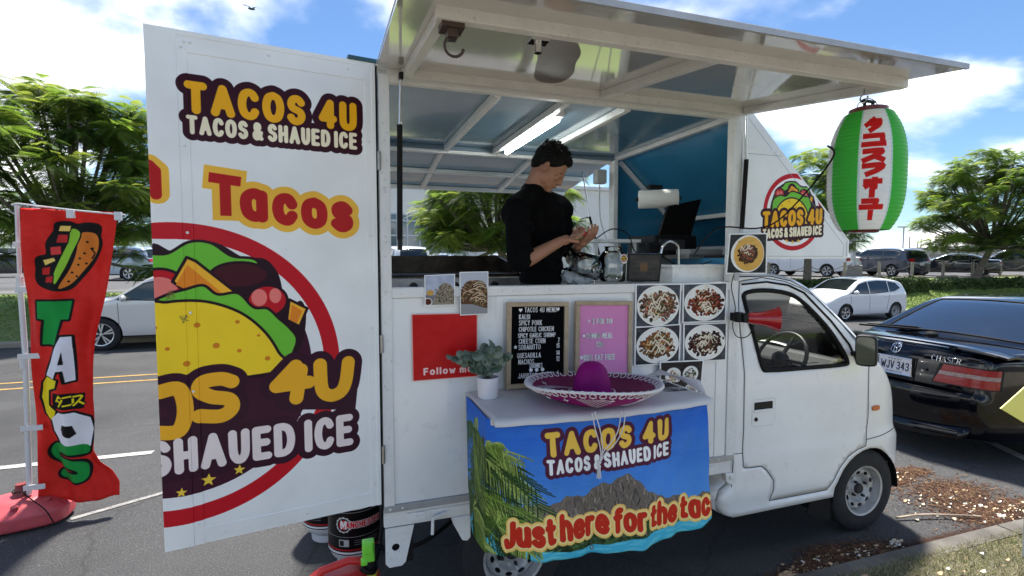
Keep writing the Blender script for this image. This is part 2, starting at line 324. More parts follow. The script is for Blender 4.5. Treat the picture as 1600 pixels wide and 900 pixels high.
class Cv:
    def __init__(s, W, H, ppm, bg=(255, 255, 255)):
        s.W, s.H, s.k = W, H, ppm; s.w, s.h = max(int(W*ppm), 2), max(int(H*ppm), 2); s.a = np.empty((s.h, s.w, 3), np.float32); s.a[:] = np.array(bg, np.float32)/255
    def _bb(s, x0, x1, y0, y1, p):
        k = s.k; return max(int((x0-p)*k)-2, 0), min(int((x1+p)*k)+3, s.w), max(int((y0-p)*k)-2, 0), min(int((y1+p)*k)+3, s.h)
    def blend(s, b, m, col):
        c = np.array(col, np.float32)/255; v = s.a[b[2]:b[3], b[0]:b[1]]; v += (c-v)*m[..., None]
    def strokes(s, SS, r, col, sq=False, alpha=1.):
        P = np.array([p for S in SS for p in S]); b = s._bb(P[:, 0].min(), P[:, 0].max(), P[:, 1].min(), P[:, 1].max(), r)
        if b[1] <= b[0] or b[3] <= b[2]: return
        M = np.zeros((b[3]-b[2], b[1]-b[0]), np.float32)
        for S in SS:
            for p, q in zip(S[:-1], S[1:]):
                c = s._bb(min(p[0], q[0]), max(p[0], q[0]), min(p[1], q[1]), max(p[1], q[1]), r*1.5)
                c = (max(c[0], b[0]), min(c[1], b[1]), max(c[2], b[2]), min(c[3], b[3]))
                if c[1] <= c[0] or c[3] <= c[2]: continue
                X = (np.arange(c[0], c[1])+.5)/s.k; Y = ((np.arange(c[2], c[3])+.5)/s.k)[:, None]
                dx, dy = q[0]-p[0], q[1]-p[1]; L2 = dx*dx+dy*dy+1e-12
                if sq:
                    ln = math.sqrt(L2); ux, uy = dx/ln, dy/ln; a = (X-p[0])*ux+(Y-p[1])*uy; e = np.abs((X-p[0])*-uy+(Y-p[1])*ux)
                    d = np.maximum(e-r, np.maximum(-a, a-ln)-r*.7)
                else:
                    t = np.clip(((X-p[0])*dx+(Y-p[1])*dy)/L2, 0, 1); d = np.hypot(X-p[0]-t*dx, Y-p[1]-t*dy)-r
                m = np.clip(.5-d*s.k, 0, 1); sl = M[c[2]-b[2]:c[3]-b[2], c[0]-b[0]:c[1]-b[0]]; np.maximum(sl, m, out=sl)
        s.blend(b, M*alpha, col)
    def stroke(s, P, r, col, closed=False, smooth=False, sq=False, alpha=1.):
        P = list(P)
        if smooth: P = catmull(P, 6, closed)
        if closed: P = P+[P[0]]
        s.strokes([P], r, col, sq, alpha)
    def poly(s, P, col, smooth=False, line=None, alpha=1.):
        P = [tuple(p) for p in P]
        if smooth: P = catmull(P, 6, True)
        A = np.array(P); b = s._bb(A[:, 0].min(), A[:, 0].max(), A[:, 1].min(), A[:, 1].max(), 0)
        if b[1] <= b[0] or b[3] <= b[2]: return
        M = 0
        for ox, oy in ((.25, .25), (.75, .25), (.25, .75), (.75, .75)):
            X = (np.arange(b[0], b[1])+ox)/s.k; Y = ((np.arange(b[2], b[3])+oy)/s.k)[:, None]; I = np.zeros((b[3]-b[2], b[1]-b[0]), bool)
            for p, q in zip(P, P[1:]+P[:1]):
                if p[1] == q[1]: continue
                I ^= ((p[1] > Y) != (q[1] > Y)) & (X < (q[0]-p[0])*(Y-p[1])/(q[1]-p[1])+p[0])
            M = M+I*.25
        s.blend(b, M.astype(np.float32)*alpha, col)
        if line: s.strokes([P+[P[0]]], line[0], line[1])
    def ell(s, cx, cy, rx, ry, col, rot=0, line=None, alpha=1., a0=0, a1=2*PI, n=40):
        P = []
        for i in range(n):
            a = a0+(a1-a0)*i/(n if a1-a0 > 6.2 else n-1); x, y = rx*math.cos(a), ry*math.sin(a); P.append((cx+x*math.cos(rot)-y*math.sin(rot), cy+x*math.sin(rot)+y*math.cos(rot)))
        if col is not None: s.poly(P, col, alpha=alpha)
        if line: s.strokes([P+[P[0]]], line[0], line[1])
    def text(s, T, x, y, h, r, col, W=None, gap=.3, outs=(), xf=None, sq=False, space=.35, wide=1.):
        adv = []; X = 0; i = 0; gl = []
        while i < len(T):
            c = T[i]
            if c == ' ': X += space; i += 1; continue
            if c == '~': c = T[i:i+2]; i += 1
            g = FONT[c]; gl.append((g, X)); X += g[0]*wide+gap+2*r/h; i += 1
        tot = X-gap-2*r/h; kx = (W-2*r)/(tot*h) if W else 1.
        f = xf or (lambda a, b: (a, b)); GS = []
        for (wd, S), X0 in gl: GS.append([[f(x+r+(X0+px*wide)*h*kx, y+py*h) for px, py in st] for st in S])
        for e, c in outs: s.strokes([st for g in GS for st in g], r+e, c, sq)
        for g in GS: s.strokes(g, r, col, sq)
        return s
    def star(s, cx, cy, R, col, rot=0):
        s.poly([(cx+(R if i % 2 == 0 else R*.42)*math.sin(i*PI/5+rot), cy+(R if i % 2 == 0 else R*.42)*math.cos(i*PI/5+rot)) for i in range(10)], col)
    def noise(s, amp, sc_=8, seed=0, box=None):
        r = np.random.RandomState(seed); H, W_ = s.h//sc_+3, s.w//sc_+3; g = r.rand(H, W_).astype(np.float32)
        yy = np.arange(s.h)/sc_; xx = np.arange(s.w)/sc_; y0 = yy.astype(int); x0 = xx.astype(int); fy = (yy-y0)[:, None]; fx = xx-x0
        v = (g[y0][:, x0]*(1-fx)+g[y0][:, x0+1]*fx)*(1-fy)+(g[y0+1][:, x0]*(1-fx)+g[y0+1][:, x0+1]*fx)*fy
        return (v-.5)*2*amp
MAR, GOLD, CREAM = (54, 12, 26), (246, 178, 26), (248, 238, 205)
def logo_text(c, x0, x1, yb1, h1, yb2, h2, xf=None, white=CREAM, gold=GOLD, out=MAR, k=1.):
    """TACOS 4U over TACOS & SHAVED ICE with one common dark border"""
    W = x1-x0
    for ph in (0, 1):
        o1 = [(h1*.17*k, out)] if ph == 0 else []; o2 = [(h2*.26*k, out)] if ph == 0 else []
        c1 = out if ph == 0 else gold; c2 = out if ph == 0 else white
        c.text('TACOS 4U', x0+W*.005, yb1+h1*.12, h1*.76, h1*.125, c1, W=W*.985, gap=.2, outs=o1, xf=xf, space=.55)
        c.text('TACOS & SHA^ED ICE', x0+W*.01, yb2+h2*.1, h2*.8, h2*.115, c2, W=W*.98, gap=.26, outs=o2, xf=xf, space=.3)
def taco_art(c, X, lw):
    """taco filling the upper half of a badge; X maps badge units (radius 1, centre 0) to the canvas"""
    g = (118, 196, 62); dk = (48, 18, 34); P = lambda L_: [X(*p) for p in L_]
    c.poly(P([(-.95, .0), (-.9, .35), (-.72, .72), (-.35, .95), (.05, 1.0), (.3, .86), (.62, .83), (.75, .58), (.86, .5), (.95, .28), (.92, -.1), (-.9, -.1)]), dk, smooth=True)
    c.poly(P([(-.9, .35), (-.72, .72), (-.5, .82), (-.35, .95), (.02, .98), (.3, .84), (.6, .82), (.66, .62), (.3, .6), (-.3, .7), (-.7, .4)]), g, smooth=True, line=(lw, dk))
    for x, y, r in ((-.62, .55, .2), (.42, .55, .2), (-.1, .74, .16)):
        c.ell(*X(x, y), abs(X(r, 0)[0]-X(0, 0)[0]), abs(X(0, r)[1]-X(0, 0)[1]), (196, 40, 44), line=(lw, dk))
        for q in (-.4, .4): c.ell(*X(x+r*q*.8, y+.02), abs(X(r*.3, 0)[0]-X(0, 0)[0]), abs(X(0, r*.45)[1]-X(0, 0)[1]), (236, 120, 112))
    c.poly(P([(-.3, .62), (-.12, .88), (.2, .72), (.12, .55)]), (240, 178, 48), line=(lw, dk))
    c.poly(P([(-.22, .6), (-.1, .78), (.12, .66), (.06, .52)]), (232, 132, 38))
    c.poly(P([(.66, .38), (.72, .58), (.86, .5), (.8, .28)]), (240, 178, 48), line=(lw, dk))
    c.poly(P([(-.92, .1), (-.86, .38), (-.6, .52), (-.35, .5), (-.1, .66), (.25, .6), (.45, .52), (.62, .5), (.72, .36), (.78, .2), (.82, 0), (.6, -.1), (-.8, -.1)]), g, smooth=True, line=(lw, dk))
    c.poly(P([(-.82+.75-.75*math.cos(t*PI/20)+0, -.35+.8*math.sin(t*PI/20)) for t in range(0, 21)]+[(.68, -.42), (-.82, -.42)]), (250, 212, 44), line=(lw, dk))
    for x, y in ((-.5, .18), (-.2, .32), (.1, .14), (.35, .25), (-.05, -.05), (.4, -.02), (-.5, -.12), (-.3, .02)):
        c.ell(*X(x, y), abs(X(.035, 0)[0]-X(0, 0)[0]), abs(X(0, .03)[1]-X(0, 0)[1]), (214, 140, 30))
def badge(c, cx, cy, R):
    X = lambda x, y: (cx+x*R*.78, cy+y*R*.78+R*.02); red = (196, 24, 40)
    c.ell(cx, cy, R, R, red, n=80); c.ell(cx, cy, R*.88, R*.88, (250, 250, 250), n=80); c.ell(cx, cy, R*.78, R*.78, MAR, n=80)
    c.ell(cx, cy+R*.05, R*.74, R*.74, (250, 250, 250), a0=0, a1=PI, n=40)
    taco_art(c, X, R*.018)
    logo_text(c, cx-R*1.02, cx+R*1.02, cy-R*.36, R*.42, cy-R*.64, R*.25, xf=lambda a, b: (a, b+(a-cx)*.07))
    for i in (-1, 0, 1): c.star(cx+i*R*.2, cy-R*.78+abs(i)*R*.03, R*.06, (240, 200, 60))
def food(seed, plate=(244, 243, 238), bg=(58, 60, 66), base=(150, 92, 56), topc=((236, 226, 200), (70, 130, 56), (190, 60, 50), (96, 150, 70)), cx=.5, cy=.5, R=.465, n=560, sauce=9, rx=1., ppm=210, tort=None, bread=True, W=1., H=1.):
    r = np.random.RandomState(seed); c = Cv(W, H, ppm, bg); nz = c.noise(.06, 3, seed)+c.noise(.06, 17, seed+1); c.a += nz[..., None]
    c.ell(cx+.01, cy-.015, R*rx*1.03, R*1.03, (30, 30, 34), alpha=.5); c.ell(cx, cy, R*rx, R, plate); c.ell(cx, cy, R*rx*.9, R*.9, tuple(v*.94 for v in plate)); c.ell(cx, cy+.004, R*rx*.87, R*.87, plate)
    if tort: c.ell(cx+.03, cy, R*rx*.9, R*.92, tort); [c.ell(cx+r.uniform(-.6, .6)*R*rx, cy+r.uniform(-.7, .7)*R, .04, .03, tuple(np.array(tort)*r.uniform(.85, 1.05)), alpha=.6) for _ in range(50)]
    sp = .80 if bread else .52
    n = n//2
    for i in range(n):
        a = r.rand()*2*PI; q = math.sqrt(r.rand())*R*sp*(1.05-.5*i/n); x, y = cx+q*math.cos(a)*rx*1.12, cy+q*math.sin(a)*.95; k = r.uniform(.45, 1.3)*(.75+.35*i/n); col = tuple(np.clip(np.array(base)*k*(.86+.28*r.rand(3)), 0, 255)); s0, s1, an = r.uniform(.028, .062)*R/.46, r.uniform(.018, .036)*R/.46, r.rand()*3
        c.ell(x+.004, y-.007, s0*1.1, s1*1.15, tuple(np.array(base)*.22), rot=an, n=9, alpha=.8); c.ell(x, y, s0, s1, col, rot=an, n=9); c.ell(x-.003, y+.005, s0*.5, s1*.4, tuple(np.clip(np.array(col)*1.35, 0, 255)), rot=an, n=7, alpha=.7)
    for i in range(int(n*.6)):
        a = r.rand()*2*PI; q = math.sqrt(r.rand())*R*sp*.75; x, y = cx+q*math.cos(a)*rx, cy+q*math.sin(a)+.03*R; col = topc[r.randint(1, len(topc))] if i % 4 else topc[0]
        c.ell(x, y, r.uniform(.008, .020), r.uniform(.004, .010), tuple(np.array(col)*r.uniform(.6, 1.05)), rot=r.rand()*3, n=8, alpha=.9)
    for i in range(sauce):
        x, y = cx+r.uniform(-.55, .1)*R, cy+r.uniform(-.5, .5)*R; P = [(x, y)]; sg = 1
        for _ in range(5): x += r.uniform(.02, .07)*R/.46; y += sg*r.uniform(.02, .11)*R/.46; sg = -sg if r.rand() < .7 else sg; P.append((x, y))
        wd = r.uniform(.008, .017)*R/.46; c.stroke([(p[0]+.004, p[1]-.006) for p in P], wd, (110, 84, 66), smooth=True, alpha=.5); c.stroke(P, wd, (240, 230, 206), smooth=True, alpha=.92)
    c.a += c.noise(.03, 2, seed+3)[..., None]; np.clip(c.a, 0, 1, out=c.a); return c
# ------------------------------------------------------------------ sheet-metal shells
def resamp(P, step, closed=False):
    O = []; k = len(P)
    for i in range(k if closed else k-1):
        a, b = P[i], P[(i+1) % k]; n = max(1, int(math.ceil(math.dist(a, b)/step)))
        O += [(a[0]+(b[0]-a[0])*j/n, a[1]+(b[1]-a[1])*j/n) for j in range(n)]
    if not closed: O.append(tuple(P[-1]))
    return O
def inpoly(P, X, Y):
    I = np.zeros(np.shape(X), bool)
    for p, q in zip(P, list(P[1:])+[P[0]]):
        if p[1] != q[1]: I ^= ((p[1] > Y) != (q[1] > Y)) & (X < (q[0]-p[0])*(Y-p[1])/(q[1]-p[1])+p[0])
    return I
def segd(P, X, Y, closed=False):
    D = np.full(np.shape(X), 9e9)
    for p, q in (zip(P, list(P[1:])+[P[0]]) if closed else zip(P[:-1], P[1:])):
        dx, dy = q[0]-p[0], q[1]-p[1]; t = np.clip(((X-p[0])*dx+(Y-p[1])*dy)/(dx*dx+dy*dy+1e-12), 0, 1); D = np.minimum(D, np.hypot(X-p[0]-t*dx, Y-p[1]-t*dy))
    return D
def sheet(outline, regions, step, roll=None, rr=0, holes=()):
    pts = []; ed = []
    def addp(P):
        b = len(pts); n = len(P); pts.extend(P); ed.extend((b+i, b+(i+1) % n) for i in range(n))
    polys = [outline]+[p for _, p in regions]+list(holes)
    for P in polys: addp(resamp(P, step, True))
    A = np.array(outline); gx, gy = np.meshgrid(np.arange(A[:, 0].min(), A[:, 0].max(), step), np.arange(A[:, 1].min(), A[:, 1].max(), step)); gx = gx.ravel(); gy = gy.ravel()
    if roll:
        R = resamp(roll, step)
        for fr in (.12, .35, .65, 1.0):
            d = rr*fr; ex = []; ey = []
            for i, p in enumerate(R):
                a, b = R[max(i-1, 0)], R[min(i+1, len(R)-1)]; tx, ty = b[0]-a[0], b[1]-a[1]; l = math.hypot(tx, ty)+1e-9
                for sg in (1, -1): ex.append(p[0]-ty/l*d*sg); ey.append(p[1]+tx/l*d*sg)
            ex = np.array(ex); ey = np.array(ey); ok = inpoly(outline, ex, ey) & (segd(roll, ex, ey) > d*.93); pts_ = list(zip(ex[ok], ey[ok])); pts.extend(pts_)
        far = segd(roll, gx, gy) > rr*1.25
        gx = gx[far]; gy = gy[far]
    ok = inpoly(outline, gx, gy)
    for P in polys: ok &= segd(P, gx, gy, True) > step*.35
    pts.extend(zip(gx[ok], gy[ok]))
    r = delaunay_2d_cdt([Vector(p) for p in pts], ed, [], 0, 1e-5); V = np.array([tuple(v) for v in r[0]]); T = np.array(r[2])
    c = V[T].mean(1); used = ~inpoly(outline, c[:, 0], c[:, 1])
    for h in holes: used |= inpoly(h, c[:, 0], c[:, 1])
    out = {}
    for nm, P in regions:
        I = inpoly(P, c[:, 0], c[:, 1]) & ~used; used |= I; out[nm] = T[I]
    out['body'] = T[~used]; return V, out
def ydist(roll, rr, wf):
    def f(X, Z):
        w0 = np.array([wf(x, z) for x, z in zip(X, Z)])
        if roll is None: return w0
        d = np.minimum(segd(roll, np.asarray(X), np.asarray(Z)), rr); return w0-rr+np.sqrt(np.maximum(rr*rr-(rr-d)**2, 0))
    return f
class Shell:
    """a vehicle body from its side outline: roll = contour from front foot over the roof to rear foot"""
    def __init__(s, roll, arches, zsill, wf, rr=.06, step=.08, regions=(), crown=.03, nose=.08, yc=0., ncol=14):
        s.roll = resamp(roll, step*.8); s.rr = rr; s.wf = wf; s.yc = yc; s.crown = crown; s.nose = nose; s.step = step
        fx, bx = roll[0][0], roll[-1][0]; sg = 1 if fx > bx else -1; und = []
        # underside from the rear foot back to the front foot, arches cut
        for xc, ra, za in sorted(arches, key=lambda a: a[0]*sg):
            zs = zsill; h = zs-za; a0 = math.asin(max(-1, min(1, h/ra)))
            und += [(xc-sg*ra*math.cos(a), za+ra*math.sin(a)) for a in np.linspace(a0, PI-a0, 15)]
        s.outline = list(s.roll)+und
        s.V, s.R = sheet(s.outline, regions, step, s.roll, rr); s.Y = ydist(s.roll, rr, wf)(s.V[:, 0], s.V[:, 1])
        R = s.roll; s.nrm = []
        for i in range(len(R)):
            a, b = R[max(i-1, 0)], R[min(i+1, len(R)-1)]; tx, tz = b[0]-a[0], b[1]-a[1]; l = math.hypot(tx, tz)+1e-9; s.nrm.append((sg*tz/l, -sg*tx/l))
        s.cum = [0]
        for p, q in zip(R[:-1], R[1:]): s.cum.append(s.cum[-1]+math.dist(p, q))
        s.ncol = ncol
    def top(s, t, yf, off=0.):          # t = arc length, yf in -1..1
        i = min(max(int(np.searchsorted(s.cum, t))-1, 0), len(s.roll)-2); f = (t-s.cum[i])/(s.cum[i+1]-s.cum[i]); f = min(max(f, 0), 1)
        x, z = [s.roll[i][q]*(1-f)+s.roll[i+1][q]*f for q in (0, 1)]; nx, nz = [s.nrm[i][q]*(1-f)+s.nrm[i+1][q]*f for q in (0, 1)]
        w_ = s.wf(x, z)-s.rr; c = (s.crown+s.nose*abs(nx)**2)*(1-yf*yf)+off
        return (x+nx*c, s.yc+yf*w_, z+nz*c)
    def at_x(s, x, front=True):         # arc length where the contour passes x
        idx = range(len(s.roll)-1) if front else range(len(s.roll)-2, -1, -1)
        for i in idx:
            a, b = s.roll[i][0], s.roll[i+1][0]
            if min(a, b) <= x <= max(a, b) and a != b: return s.cum[i]+(x-a)/(b-a)*(s.cum[i+1]-s.cum[i])
        return 0
    def at_z(s, z, front=True):
        idx = range(len(s.roll)-1) if front else range(len(s.roll)-2, -1, -1)
        for i in idx:
            a, b = s.roll[i][1], s.roll[i+1][1]
            if min(a, b) <= z <= max(a, b) and a != b: return s.cum[i]+(z-a)/(b-a)*(s.cum[i+1]-s.cum[i])
        return 0
    def side_mesh(s, reg, sides=(-1, 1), off=0.):
        b = MB(); T = s.R[reg]; u = np.unique(T); mp_ = {k: i for i, k in enumerate(u)}
        for sd_ in sides: b.add([(s.V[k, 0], s.yc+sd_*(s.Y[k]+off), s.V[k, 1]) for k in u], [tuple(mp_[q] for q in (t if sd_ < 0 else t[::-1])) for t in T])
        return b
    def body(s, glasses=()):            # glasses: (t0,t1,yfmax); returns body builder + pane builders
        b = s.side_mesh('body'); ts = list(s.cum)
        for t0, t1, ym in glasses: ts += [t0, t1]
        ts = sorted(set(round(t, 5) for t in ts)); ys = sorted(set([round(-1+2*j/s.ncol, 4) for j in range(s.ncol+1)]+[q*g[2] for g in glasses for q in (-1, 1)]))
        P = [[s.top(t, y) for y in ys] for t in ts]; fb = []; fg = [[] for _ in glasses]; n = len(ys)
        for i in range(len(ts)-1):
            for j in range(n-1):
                tm = (ts[i]+ts[i+1])/2; ym_ = (ys[j]+ys[j+1])/2; f = (i*n+j, i*n+j+1, (i+1)*n+j+1, (i+1)*n+j)
                for g, (t0, t1, ym) in enumerate(glasses):
                    if t0 < tm < t1 and abs(ym_) < ym: fg[g].append(f); break
                else: fb.append(f)
        vs = [p for r in P for p in r]; b.add(vs, fb); pan = []
        for g in fg: m_ = MB(); m_.add(vs, g); pan.append(m_)
        return b, pan
    def patch(s, t0, t1, y0, y1, off=.006, nt=4, ny=6, skew=0.):
        b = MB(); b.add([s.top(t0+(t1-t0)*i/nt+skew*j/ny, y0+(y1-y0)*j/ny, off) for i in range(nt+1) for j in range(ny+1)], [(i*(ny+1)+j, i*(ny+1)+j+1, (i+1)*(ny+1)+j+1, (i+1)*(ny+1)+j) for i in range(nt) for j in range(ny)])
        b2 = s.top((t0+t1)/2, (y0+y1)/2, off-.02); n = len(b.v)
        b.uvv = [(j/ny, 1-i/nt) for i in range(nt+1) for j in range(ny+1)]
        return b
    def yat(s, x, z): return float(ydist(s.roll, s.rr, s.wf)(np.array([x]), np.array([z]))[0])
    def line(s, pts, r, sides=(-1,), closed=False, off=0., n=5, step=.05):
        b = MB(); P = resamp(pts, step, closed); A = np.array(P); Y = ydist(s.roll, s.rr, s.wf)(A[:, 0], A[:, 1])
        for sd_ in sides: b.tube([(p[0], s.yc+sd_*(y+off), p[1]) for p, y in zip(P, Y)], r, n, closed)
        return b
def cleanup_loose(o):
    b = bmesh.new(); b.from_mesh(o.data); bmesh.ops.delete(b, geom=[v for v in b.verts if not v.link_faces], context='VERTS'); b.to_mesh(o.data); b.free(); return o
WHEELS = {}
def wheel_meshes(R, wd, style, rimR):
    key = (R, wd, style)
    if key in WHEELS: return WHEELS[key]
    rb = mat('tyre_rubber', (.018, .018, .019), .85, bump=.3, bscale=60, var=.3, vscale=12)
    a = MB(); h = wd/2
    prof = [(rimR, -h*.8), (rimR+.006, -h*.95), (rimR+(R-rimR)*.45, -h*1.04), (R-.022, -h*.95), (R-.006, -h*.82), (R, -h*.7), (R, -h*.42), (R-.008, -h*.39), (R-.008, -h*.33), (R, -h*.3), (R, -.012), (R-.008, -.008), (R-.008, .008), (R, .012), (R, h*.3), (R-.008, h*.33), (R-.008, h*.39), (R, h*.42), (R, h*.7), (R-.006, h*.82), (R-.022, h*.95), (R-.02, h), (rimR, h*.8)]
    n = 48 if R < .3 or style == 'steel' else 32
    a.lathe(prof, n, ax='y'); t = a.build('wheel', rb, smooth=50, fixn=True)
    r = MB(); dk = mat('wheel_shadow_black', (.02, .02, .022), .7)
    if style == 'steel':
        m1 = mat('steel_rim_silver', (.44, .44, .435), .45, .35, bump=.05, bscale=30, var=.2, vscale=9)
        r.lathe([(rimR+.004, -h*.82), (rimR+.010, -h*.9), (rimR+.006, -h*.96), (rimR-.006, -h*.9), (rimR-.010, -h*.55), (rimR-.02, -h*.1), (rimR-.03, h*.8)], 48, ax='y')
        q0 = rimR-.018; holes = []
        for k in range(10):
            an = 2*PI*k/10; c0, s0 = math.cos(an), math.sin(an); rc = q0*.78; holes.append([(c0*(rc+.011*math.cos(u))-s0*.019*math.sin(u), s0*(rc+.011*math.cos(u))+c0*.019*math.sin(u)) for u in np.linspace(0, 2*PI, 11)[:-1]])
        V, Rg = sheet([(q0*math.cos(u), q0*math.sin(u)) for u in np.linspace(0, 2*PI, 41)[:-1]], [], .016, holes=holes)
        def yp(x, z):
            q = math.hypot(x, z)/q0; return np.interp(q, [0, .2, .3, .42, .55, .66, .9, 1.0], [-h*.35, -h*.38, -h*.42, -h*.10, -h*.05, -h*.45, -h*.50, -h*.3])
        T = Rg['body']; r.add([(v[0], yp(*v), v[1]) for v in V], [tuple(t_) for t_ in T])
        r.lathe([(0, -h*.62), (.028, -h*.6), (.034, -h*.5), (.036, -h*.35)], 16, ax='y', m=1)
        for k in range(4): an = PI/4+PI*k/2; r.lathe([(0, -h*.66), (.008, -h*.66), (.010, -h*.4)], 6, (.058*math.cos(an), 0, .058*math.sin(an)), 'y', m=1)
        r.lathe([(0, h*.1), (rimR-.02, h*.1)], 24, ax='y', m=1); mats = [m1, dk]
    else:
        m1 = mat('alloy_silver', (.62, .63, .65), .25, .8) if style != 'black' else mat('alloy_black', (.03, .03, .032), .35, .3)
        r.lathe([(rimR+.004, -h*.82), (rimR+.008, -h*.94), (rimR-.012, -h*.9), (rimR-.016, h*.7)], 32, ax='y')
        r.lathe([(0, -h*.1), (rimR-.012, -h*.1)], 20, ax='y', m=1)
        ns = 5
        for k in range(ns):
            for dv in (-.11, .11):
                an = 2*PI*k/ns+PI/2; a0, a1 = an+dv*.4, an+dv*1.5; p = [(.03, a0-.30), (.03, a0+.30), (rimR-.01, a1+.085), (rimR-.01, a1-.085)]
                r.prism([(q*math.cos(u), q*math.sin(u)) for q, u in p], lambda a_, b_, d: (a_, d, b_), -h*.8, -h*.45)
        r.lathe([(0, -h*.86), (.03, -h*.84), (.04, -h*.7)], 14, ax='y', m=0); mats = [m1, dk]
    q = r.build('rim', mats, smooth=35)
    cleanup_loose(q); WHEELS[key] = (t, q); t['_tmp'] = 1
    for o in (t, q): COL.objects.unlink(o)
    return WHEELS[key]
def put_wheel(parent, x, y, z, R, wd, style, rimR, flip=False, spin=0., steer=0.):
    t, q = wheel_meshes(R, wd, style, rimR); a = bpy.data.objects.new('wheel', t.data); COL.objects.link(a); a.parent = parent
    a.location = Vector((x, y, z))-ORG.get(parent.name, Vector()); a.rotation_euler = (0, spin, (PI if flip else 0)+steer)
    b = bpy.data.objects.new('rim', q.data); COL.objects.link(b); b.parent = a; return a
# ------------------------------------------------------------------ cars of the street and the lots
def car_w(hw, belt, tumble, L_, taper=.10, zr=1.5):
    def f(x, z):
        e = max(0, abs(x)-L_*.30)/(L_*.20); w_ = hw-taper*e**2.2
        if z > belt: w_ -= tumble*((z-belt)/(zr-belt))**1.15
        if z < .45: w_ -= .05*((.45-z)/.25)**2
        return w_
    return f
KINDS = {
 'hatch': dict(L=4.0, hw=.845, belt=.95, zr=1.5, tum=.17, R=.30, wb=(1.23, -1.28), roll=[(2.0, .22), (2.02, .45), (1.98, .62), (1.86, .76), (1.5, .93), (1.15, 1.03), (.55, 1.38), (.2, 1.48), (-.4, 1.53), (-1.0, 1.50), (-1.5, 1.42), (-1.72, 1.32), (-1.88, 1.05), (-1.97, .85), (-2.0, .6), (-1.98, .3), (-1.95, .22)],
    win=[[(1.05, 1.00), (.58, 1.31), (.2, 1.40), (.14, 1.40), (.14, .97)], [(.06, .97), (.06, 1.40), (-.4, 1.43), (-.86, 1.41), (-.86, 1.03)], [(-.94, 1.03), (-.94, 1.40), (-1.3, 1.34), (-1.5, 1.16), (-1.2, 1.06)]], ws=(1.08, .30), rw=(1.40, 1.0)),
 'suv': dict(L=4.9, hw=.97, belt=1.12, zr=1.76, tum=.19, R=.38, wb=(1.48, -1.46), roll=[(2.42, .30), (2.45, .55), (2.42, .9), (2.28, 1.06), (1.7, 1.14), (1.25, 1.20), (.62, 1.62), (.3, 1.72), (-.4, 1.77), (-1.4, 1.74), (-2.02, 1.67), (-2.22, 1.5), (-2.38, 1.12), (-2.45, .95), (-2.44, .6), (-2.38, .32)],
    win=[[(1.15, 1.17), (.64, 1.53), (.3, 1.62), (.22, 1.62), (.22, 1.13)], [(.14, 1.13), (.14, 1.62), (-.4, 1.65), (-.78, 1.64), (-.78, 1.15)], [(-.88, 1.16), (-.88, 1.63), (-1.4, 1.62), (-1.86, 1.56), (-1.98, 1.35), (-1.7, 1.2)]], ws=(1.2, .40), rw=(1.60, 1.16)),
 'sedan': dict(L=4.75, hw=.90, belt=.95, zr=1.43, tum=.22, R=.33, wb=(1.42, -1.42), roll=[(2.36, .22), (2.38, .5), (2.32, .68), (2.1, .80), (1.4, .93), (1.0, 1.0), (.3, 1.34), (0, 1.41), (-.5, 1.43), (-1.0, 1.37), (-1.4, 1.25), (-1.85, 1.06), (-2.25, 1.04), (-2.34, .95), (-2.38, .7), (-2.36, .35), (-2.32, .24)],
    win=[[(.92, .99), (.34, 1.27), (.04, 1.33), (-.02, 1.33), (-.02, .96)], [(-.1, .96), (-.1, 1.33), (-.5, 1.34), (-.9, 1.30), (-.95, 1.0)], [(-1.03, 1.01), (-1.0, 1.27), (-1.3, 1.18), (-1.5, 1.07)]], ws=(.94, .14), rw=(1.34, 1.10)),
 'pickup': dict(L=5.6, hw=.98, belt=1.18, zr=1.85, tum=.18, R=.39, wb=(1.75, -1.75), roll=[(2.78, .38), (2.8, .6), (2.78, 1.0), (2.65, 1.14), (1.9, 1.2), (1.5, 1.25), (.95, 1.68), (.7, 1.78), (.1, 1.84), (-.55, 1.80), (-.78, 1.72), (-.9, 1.24), (-.95, 1.2), (-2.0, 1.22), (-2.74, 1.22), (-2.78, 1.15), (-2.8, .6), (-2.76, .42)],
    win=[[(1.4, 1.22), (.97, 1.58), (.7, 1.68), (.6, 1.70), (.6, 1.2)], [(.5, 1.2), (.5, 1.71), (.0, 1.73), (-.5, 1.70), (-.62, 1.24)]], ws=(1.46, .8), rw=(1.68, 1.3))}
